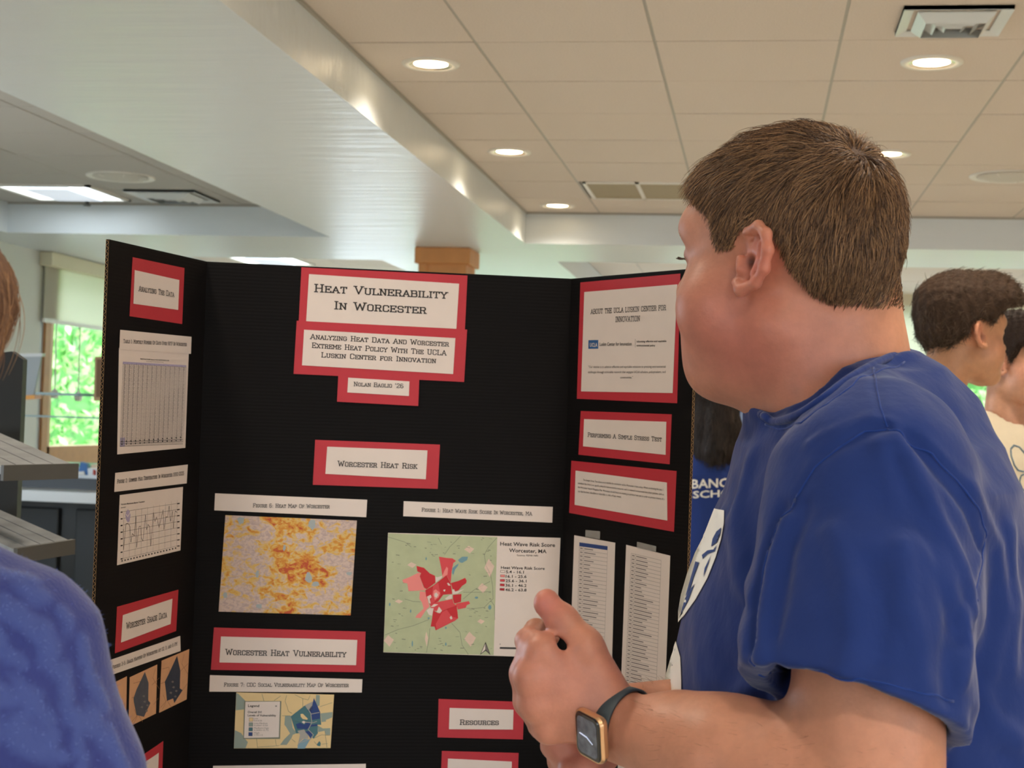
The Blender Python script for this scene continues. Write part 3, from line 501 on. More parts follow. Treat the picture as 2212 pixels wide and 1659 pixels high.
LINES=[
(('about','R','ink',0.0006,1),[[(1699,1067),(1705,1197)]]),
(('fig1map','C','road',0.0006,1),[[(4019,6232),(4066,6229)],[(4535,4703),(4581,4700)],[(4828,4444),(4882,4452)],[(3888,4558),(3948,4565)],[(4823,5667),(4867,5670)],[(4477,6010),(4511,6018)],[(4528,5647),(4579,5645)],[(4914,6292),(4939,6289)],[(4689,5743),(4732,5747)],[(3725,6290),(3760,6294)],[(4800,5018),(4861,5020)],[(4451,6144),(4489,6144)],[(3300,4898),(3354,4903)],[(3881,4757),(3927,4761)],[(3395,5213),(3441,5215)],[(4060,6222),(4094,6220)],[(4810,5478),(4838,5482)],[(3446,5638),(3479,5638)],[(3785,4523),(3849,4529)],[(3846,4637),(3864,4635)],[(3283,6204),(3317,6210)],[(3322,5930),(3358,5926)],[(4645,6025),(4689,6031)],[(4314,6100),(4375,6098)],[(4077,4609),(4108,4605)]]),
(('fig1map','C','road',0.0007,1),[[(4349,4408),(4253,4515),(4171,4594),(4084,4729)],[(4961,4431),(4824,4589),(4757,4716),(4791,4899),(4875,5052),(4917,5248),(4931,5459),(4896,5488),(4786,5602),(4616,5625),(4489,5620)],[(3134,6083),(3347,5990),(3597,5924),(3860,5817)],[(4242,5875),(4389,6027),(4431,6237),(4543,6393)],[(3879,5963),(3871,6145),(3836,6368)],[(4427,5466),(4606,5309),(4871,5165)],[(3441,5480),(3583,5520),(3709,5525)],[(4423,5354),(4707,5350),(4891,5333)],[(3127,4454),(3409,4532),(3524,4614)],[(3969,4451),(4029,4562)],[(4896,5488),(4956,5571),(4971,5810)]]),
(('fig1map','C','road',0.0009,1),[[(3205,4874),(3235,4872)],[(3539,6284),(3565,6284)],[(4814,6222),(4847,6231)],[(4569,5627),(4620,5638)],[(3271,5858),(3303,5861)],[(4879,5504),(4902,5501)],[(3916,4734),(3972,4731)],[(4532,5756),(4580,5757)],[(4507,5058),(4537,5066)],[(4854,4811),(4888,4810)],[(4851,5350),(4894,5352)],[(4709,4437),(4745,4446)],[(4100,6246),(4131,6254)],[(4610,5693),(4645,5697)],[(3672,6306),(3712,6302)],[(3415,5633),(3452,5629)],[(4813,5918),(4842,5927)],[(4696,4467),(4719,4471)],[(4175,4516),(4204,4522)],[(3395,5757),(3421,5764)],[(4045,6172),(4080,6178)],[(3259,5825),(3321,5831)],[(4055,4702),(4083,4705)],[(3837,4702),(3855,4698)],[(4450,4600),(4510,4607)],[(4800,5773),(4855,5770)],[(4626,5666),(4681,5676)],[(4061,6220),(4108,6215)],[(4024,6131),(4070,6131)],[(4285,4580),(4342,4577)],[(4789,4658),(4837,4660)],[(4814,5660),(4851,5656)],[(3847,4567),(3876,4569)],[(4064,4700),(4082,4706)]]),
(('fig1map','C','road',0.0012,1),[[(4583,6225),(4634,6220)],[(3721,6269),(3763,6274)],[(3420,4585),(3451,4589)],[(3304,5134),(3334,5134)],[(3328,6298),(3346,6299)],[(4631,5297),(4681,5306)],[(3966,6298),(3993,6303)],[(4756,5081),(4816,5077)],[(3445,4553),(3508,4562)],[(4780,5612),(4805,5615)],[(3863,4730),(3898,4740)],[(3748,4624),(3778,4632)],[(4402,6290),(4463,6288)],[(3346,5726),(3382,5734)],[(4188,6256),(4250,6253)],[(4224,4712),(4270,4713)],[(3425,5201),(3464,5201)],[(4068,6324),(4109,6333)],[(3225,5931),(3269,5938)],[(4731,4707),(4770,4715)],[(4863,5455),(4900,5463)],[(3306,6049),(3333,6057)],[(3415,6147),(3478,6156)],[(4311,4617),(4334,4619)],[(4819,4638),(4861,4644)],[(3269,4749),(3330,4756)],[(3639,6330),(3657,6326)],[(3564,4607),(3600,4608)],[(3355,5351),(3403,5347)],[(4860,4741),(4881,4739)],[(3233,5481),(3273,5488)]]),
(('fig2','L','grey',0.0004,1),[[(674,3990),(2338,3938)],[(682,4090),(2346,4035)],[(689,4190),(2353,4132)],[(696,4289),(2361,4229)],[(704,4389),(2368,4326)],[(711,4489),(2376,4423)],[(718,4589),(2383,4520)],[(726,4689),(2391,4617)],[(726,4700),(693,4007)],[(898,4692),(864,3994)],[(1072,4684),(1038,3981)],[(1249,4676),(1214,3968)],[(1428,4668),(1393,3954)],[(1610,4659),(1574,3940)],[(1794,4651),(1758,3927)],[(1981,4642),(1945,3913)],[(2171,4633),(2135,3898)],[(2364,4624),(2327,3884)]]),
(('fig2','L','ink',0.0007,3),[[(693,4249),(725,4565),(762,4174),(827,4171),(884,4226),(928,4467),(962,4333),(1019,4371),(1050,4077),(1104,4558),(1152,4242),(1197,4233),(1238,4419),(1287,4468),(1334,4068),(1384,4301),(1424,4223),(1478,4261),(1533,4566),(1577,4045),(1635,4188),(1677,4120),(1770,4289),(1877,4017),(1925,4333),(1973,4135),(2031,4138),(2066,3962),(2124,4215),(2184,4051),(2230,4328),(2268,4055),(2334,4082)]]),
(('fig2','L','ink',0.0018,2),[[(597,3995),(657,3994)],[(2329,3943),(2408,3941)],[(604,4095),(664,4093)],[(2336,4040),(2415,4038)],[(611,4194),(672,4193)],[(2344,4136),(2423,4136)],[(619,4294),(679,4293)],[(2351,4233),(2430,4233)],[(626,4393),(686,4393)],[(2358,4330),(2438,4330)],[(633,4493),(694,4493)],[(2366,4427),(2445,4427)],[(641,4593),(701,4592)],[(2373,4524),(2453,4524)],[(648,4692),(709,4692)],[(2381,4621),(2461,4621)]]),
(('fig2','L','ink',0.0022,2),[[(676,4723),(715,4724)],[(761,4719),(801,4720)],[(847,4715),(887,4716)],[(933,4712),(973,4712)],[(1020,4708),(1061,4708)],[(1108,4704),(1149,4704)],[(1196,4700),(1237,4700)],[(1285,4696),(1326,4696)],[(1375,4691),(1416,4692)],[(1465,4687),(1507,4688)],[(1556,4683),(1598,4684)],[(1647,4679),(1689,4680)],[(1739,4675),(1782,4676)],[(1832,4671),(1875,4671)],[(1926,4666),(1969,4667)],[(2020,4662),(2064,4663)],[(2115,4658),(2159,4659)],[(2211,4653),(2255,4654)],[(2307,4649),(2351,4650)]]),
(('fig2','L','paper',0.0012,3),[[(756,4032),(811,4071),(868,4011)]]),
(('fig7map','C','greige',0.0011,5),[[(1901,7309),(1953,7386),(1975,7540),(1919,7650),(2010,7738),(1968,7805),(1784,7871),(1753,7915)],[(1954,7397),(2095,7369)],[(1870,7529),(1992,7540),(2057,7518)]]),
(('fig7map','C','road',0.0006,2),[[(1144,7070),(1181,7185)],[(1450,7102),(1344,7179)],[(1548,7090),(1525,7189),(1566,7288),(1585,7354),(1646,7387)],[(1679,7079),(1813,7144),(1818,7287)],[(2098,7275),(2299,7208)],[(1484,7426),(1615,7426)],[(1084,7805),(1105,7953)],[(1389,7816),(1408,7915)],[(1099,7942),(1458,7915)],[(2194,7672),(2237,7948)],[(2022,7794),(2141,7738),(2285,7744)],[(1915,7540),(1662,7508)],[(1813,7144),(1902,7166),(1932,7089)],[(1650,7805),(1718,7860)],[(2024,7849),(2082,7915)],[(2147,7893),(2246,7882)]]),
(('list1','R','grey',0.0004,1),[[(444,4510),(1170,4514)],[(445,4575),(1170,4579)],[(445,4641),(1170,4644)],[(446,4706),(1169,4708)],[(446,4771),(1169,4773)],[(447,4837),(1169,4837)],[(447,4902),(1169,4902)],[(448,4967),(1169,4966)],[(448,5033),(1168,5031)],[(449,5098),(1168,5095)],[(449,5163),(1168,5160)],[(449,5229),(1168,5224)],[(450,5294),(1167,5289)],[(450,5359),(1167,5353)],[(451,5424),(1167,5418)],[(451,5490),(1167,5482)],[(452,5555),(1166,5547)],[(452,5620),(1166,5611)],[(453,5685),(1166,5676)],[(453,5751),(1166,5740)],[(454,5816),(1165,5804)],[(454,5881),(1165,5869)],[(455,5946),(1165,5933)],[(455,6011),(1165,5998)],[(456,6077),(1164,6062)],[(456,6142),(1164,6127)],[(457,6207),(1164,6191)],[(457,6272),(1164,6255)],[(458,6337),(1164,6320)],[(458,6402),(1163,6384)],[(459,6467),(1163,6449)],[(459,6532),(1163,6513)],[(459,6598),(1163,6577)],[(460,6663),(1162,6642)],[(460,6728),(1162,6706)],[(461,6793),(1162,6770)],[(461,6858),(1162,6835)],[(462,6923),(1161,6899)],[(462,6988),(1161,6963)],[(463,7053),(1161,7028)],[(463,7118),(1161,7092)],[(444,4510),(463,7118)],[(1170,4514),(1161,7092)],[(559,4513),(577,7112)]]),
(('list1','R','grey',0.0015,1),[[(577,4543),(804,4544)],[(577,4608),(871,4610)],[(578,4673),(745,4674)],[(578,4739),(825,4739)],[(578,4804),(743,4804)],[(579,4869),(724,4869)],[(579,4934),(809,4934)],[(580,4999),(758,4999)],[(580,5065),(818,5064)],[(581,5130),(950,5128)],[(581,5195),(733,5194)],[(582,5260),(914,5258)],[(582,5325),(764,5324)],[(583,5390),(966,5387)],[(583,5455),(948,5452)],[(584,5521),(788,5518)],[(584,5586),(982,5581)],[(585,5651),(942,5646)],[(585,5716),(747,5713)],[(586,5781),(849,5777)],[(586,5846),(937,5840)],[(586,5911),(1004,5904)],[(587,5976),(778,5972)],[(587,6041),(802,6037)],[(588,6106),(960,6098)],[(588,6171),(1016,6162)],[(589,6236),(755,6232)],[(589,6301),(754,6297)],[(590,6366),(952,6357)],[(590,6431),(823,6425)],[(591,6496),(844,6489)],[(591,6561),(990,6550)],[(592,6626),(951,6615)],[(592,6691),(926,6681)],[(593,6756),(987,6743)],[(593,6821),(947,6809)],[(594,6886),(970,6873)],[(594,6951),(921,6939)],[(594,7016),(906,7004)],[(595,7080),(748,7075)]]),
(('list1','R','grey',0.0016,1),[[(466,4542),(536,4543)],[(467,4608),(536,4608)],[(467,4673),(537,4673)],[(468,4738),(537,4739)],[(468,4804),(538,4804)],[(469,4869),(538,4869)],[(469,4934),(539,4934)],[(470,5000),(539,5000)],[(470,5065),(540,5065)],[(471,5130),(540,5130)],[(471,5196),(541,5195)],[(472,5261),(541,5260)],[(472,5326),(542,5326)],[(473,5391),(542,5391)],[(473,5457),(542,5456)],[(473,5522),(543,5521)],[(474,5587),(543,5586)],[(474,5652),(544,5651)],[(475,5717),(544,5716)],[(475,5783),(545,5782)],[(476,5848),(545,5847)],[(476,5913),(546,5912)],[(477,5978),(546,5977)],[(477,6043),(547,6042)],[(478,6108),(547,6107)],[(478,6174),(548,6172)],[(479,6239),(548,6237)],[(479,6304),(549,6302)],[(480,6369),(549,6367)],[(480,6434),(550,6432)],[(481,6499),(550,6497)],[(481,6564),(550,6562)],[(482,6629),(551,6627)],[(482,6694),(551,6692)],[(483,6759),(552,6757)],[(483,6824),(552,6822)],[(483,6889),(553,6887)],[(484,6955),(553,6952)],[(484,7020),(554,7017)],[(485,7085),(554,7082)]]),
(('list2','R','grey',0.0004,1),[[(1755,4514),(2466,4563)],[(1754,4574),(2465,4623)],[(1752,4635),(2465,4682)],[(1751,4696),(2464,4742)],[(1749,4757),(2463,4801)],[(1748,4817),(2462,4861)],[(1746,4878),(2462,4920)],[(1745,4939),(2461,4980)],[(1743,5000),(2460,5039)],[(1742,5061),(2459,5099)],[(1740,5121),(2459,5158)],[(1739,5182),(2458,5218)],[(1737,5243),(2457,5278)],[(1736,5304),(2456,5337)],[(1734,5364),(2455,5397)],[(1733,5425),(2455,5456)],[(1731,5486),(2454,5516)],[(1730,5547),(2453,5575)],[(1728,5607),(2452,5635)],[(1727,5668),(2452,5694)],[(1725,5729),(2451,5753)],[(1724,5790),(2450,5813)],[(1722,5850),(2449,5872)],[(1721,5911),(2449,5932)],[(1719,5972),(2448,5991)],[(1718,6033),(2447,6051)],[(1716,6093),(2446,6110)],[(1715,6154),(2446,6170)],[(1713,6215),(2445,6229)],[(1712,6276),(2444,6289)],[(1710,6336),(2443,6348)],[(1709,6397),(2442,6408)],[(1707,6458),(2442,6467)],[(1706,6519),(2441,6526)],[(1704,6579),(2440,6586)],[(1703,6640),(2439,6645)],[(1701,6701),(2439,6705)],[(1700,6762),(2438,6764)],[(1698,6822),(2437,6824)],[(1697,6883),(2436,6883)],[(1695,6944),(2436,6942)],[(1694,7004),(2435,7002)],[(1693,7065),(2434,7061)],[(1755,4514),(1693,7065)],[(2466,4563),(2434,7061)],[(1861,4517),(1798,7060)]]),
(('list2','R','grey',0.0015,1),[[(1877,4552),(2129,4569)],[(1876,4613),(2152,4631)],[(1874,4673),(2158,4692)],[(1873,4734),(2123,4750)],[(1871,4794),(2174,4813)],[(1870,4855),(2136,4871)],[(1868,4915),(2025,4924)],[(1867,4976),(2141,4991)],[(1865,5036),(2017,5045)],[(1864,5097),(2040,5106)],[(1862,5158),(2090,5169)],[(1861,5218),(2307,5240)],[(1859,5279),(2156,5293)],[(1858,5339),(2175,5354)],[(1857,5400),(2290,5419)],[(1855,5460),(2283,5478)],[(1854,5521),(2178,5534)],[(1852,5581),(2070,5590)],[(1851,5642),(2162,5653)],[(1849,5702),(2109,5711)],[(1848,5763),(2297,5778)],[(1846,5823),(2003,5828)],[(1845,5884),(2110,5892)],[(1843,5945),(2209,5955)],[(1842,6005),(2180,6014)],[(1840,6066),(2165,6073)],[(1839,6126),(2229,6135)],[(1837,6187),(2061,6191)],[(1836,6247),(2252,6255)],[(1834,6308),(2275,6315)],[(1833,6368),(1992,6371)],[(1831,6429),(2087,6432)],[(1830,6489),(2095,6492)],[(1828,6550),(2101,6552)],[(1827,6610),(2150,6613)],[(1825,6671),(2056,6672)],[(1824,6731),(2183,6733)],[(1822,6792),(2256,6793)],[(1821,6852),(2270,6853)],[(1819,6913),(2243,6912)],[(1818,6973),(2039,6973)],[(1816,7034),(2208,7032)]]),
(('list2','R','grey',0.0016,1),[[(1775,4545),(1840,4550)],[(1774,4606),(1838,4610)],[(1772,4667),(1837,4671)],[(1771,4727),(1835,4731)],[(1769,4788),(1834,4792)],[(1768,4849),(1832,4853)],[(1767,4909),(1831,4913)],[(1765,4970),(1829,4974)],[(1764,5031),(1828,5034)],[(1762,5092),(1826,5095)],[(1761,5152),(1825,5156)],[(1759,5213),(1823,5216)],[(1758,5274),(1822,5277)],[(1756,5335),(1820,5337)],[(1755,5395),(1819,5398)],[(1753,5456),(1817,5459)],[(1752,5517),(1816,5519)],[(1750,5577),(1814,5580)],[(1749,5638),(1813,5640)],[(1747,5699),(1811,5701)],[(1746,5760),(1810,5762)],[(1744,5820),(1808,5822)],[(1743,5881),(1807,5883)],[(1741,5942),(1805,5943)],[(1740,6002),(1804,6004)],[(1738,6063),(1802,6065)],[(1737,6124),(1801,6125)],[(1735,6185),(1800,6186)],[(1734,6245),(1798,6246)],[(1732,6306),(1797,6307)],[(1731,6367),(1795,6368)],[(1729,6427),(1794,6428)],[(1728,6488),(1792,6489)],[(1726,6549),(1791,6549)],[(1725,6609),(1789,6610)],[(1723,6670),(1788,6671)],[(1722,6731),(1786,6731)],[(1720,6792),(1785,6792)],[(1719,6852),(1783,6852)],[(1717,6913),(1782,6913)],[(1716,6974),(1780,6974)],[(1714,7034),(1779,7034)]]),
(('shmapa','L','brown',0.0006,1),[[(1167,6615),(1360,6617),(1394,6706)],[(1957,6651),(1733,6731)],[(1129,6831),(1265,6826)],[(1156,7197),(1342,7118),(1491,7256)],[(1814,7043),(1952,6965)],[(1829,6489),(1753,6620),(1971,6825)],[(1224,7014),(1316,7142),(1213,7235)]]),
(('shmapb','L','brown',0.0006,1),[[(2047,6526),(2253,6527),(2290,6619)],[(2895,6560),(2654,6643)],[(2006,6750),(2151,6744)],[(2034,7128),(2234,7046),(2394,7189)],[(2741,6967),(2890,6886)],[(2758,6392),(2676,6529),(2909,6740)],[(2108,6939),(2206,7071),(2096,7168)]]),
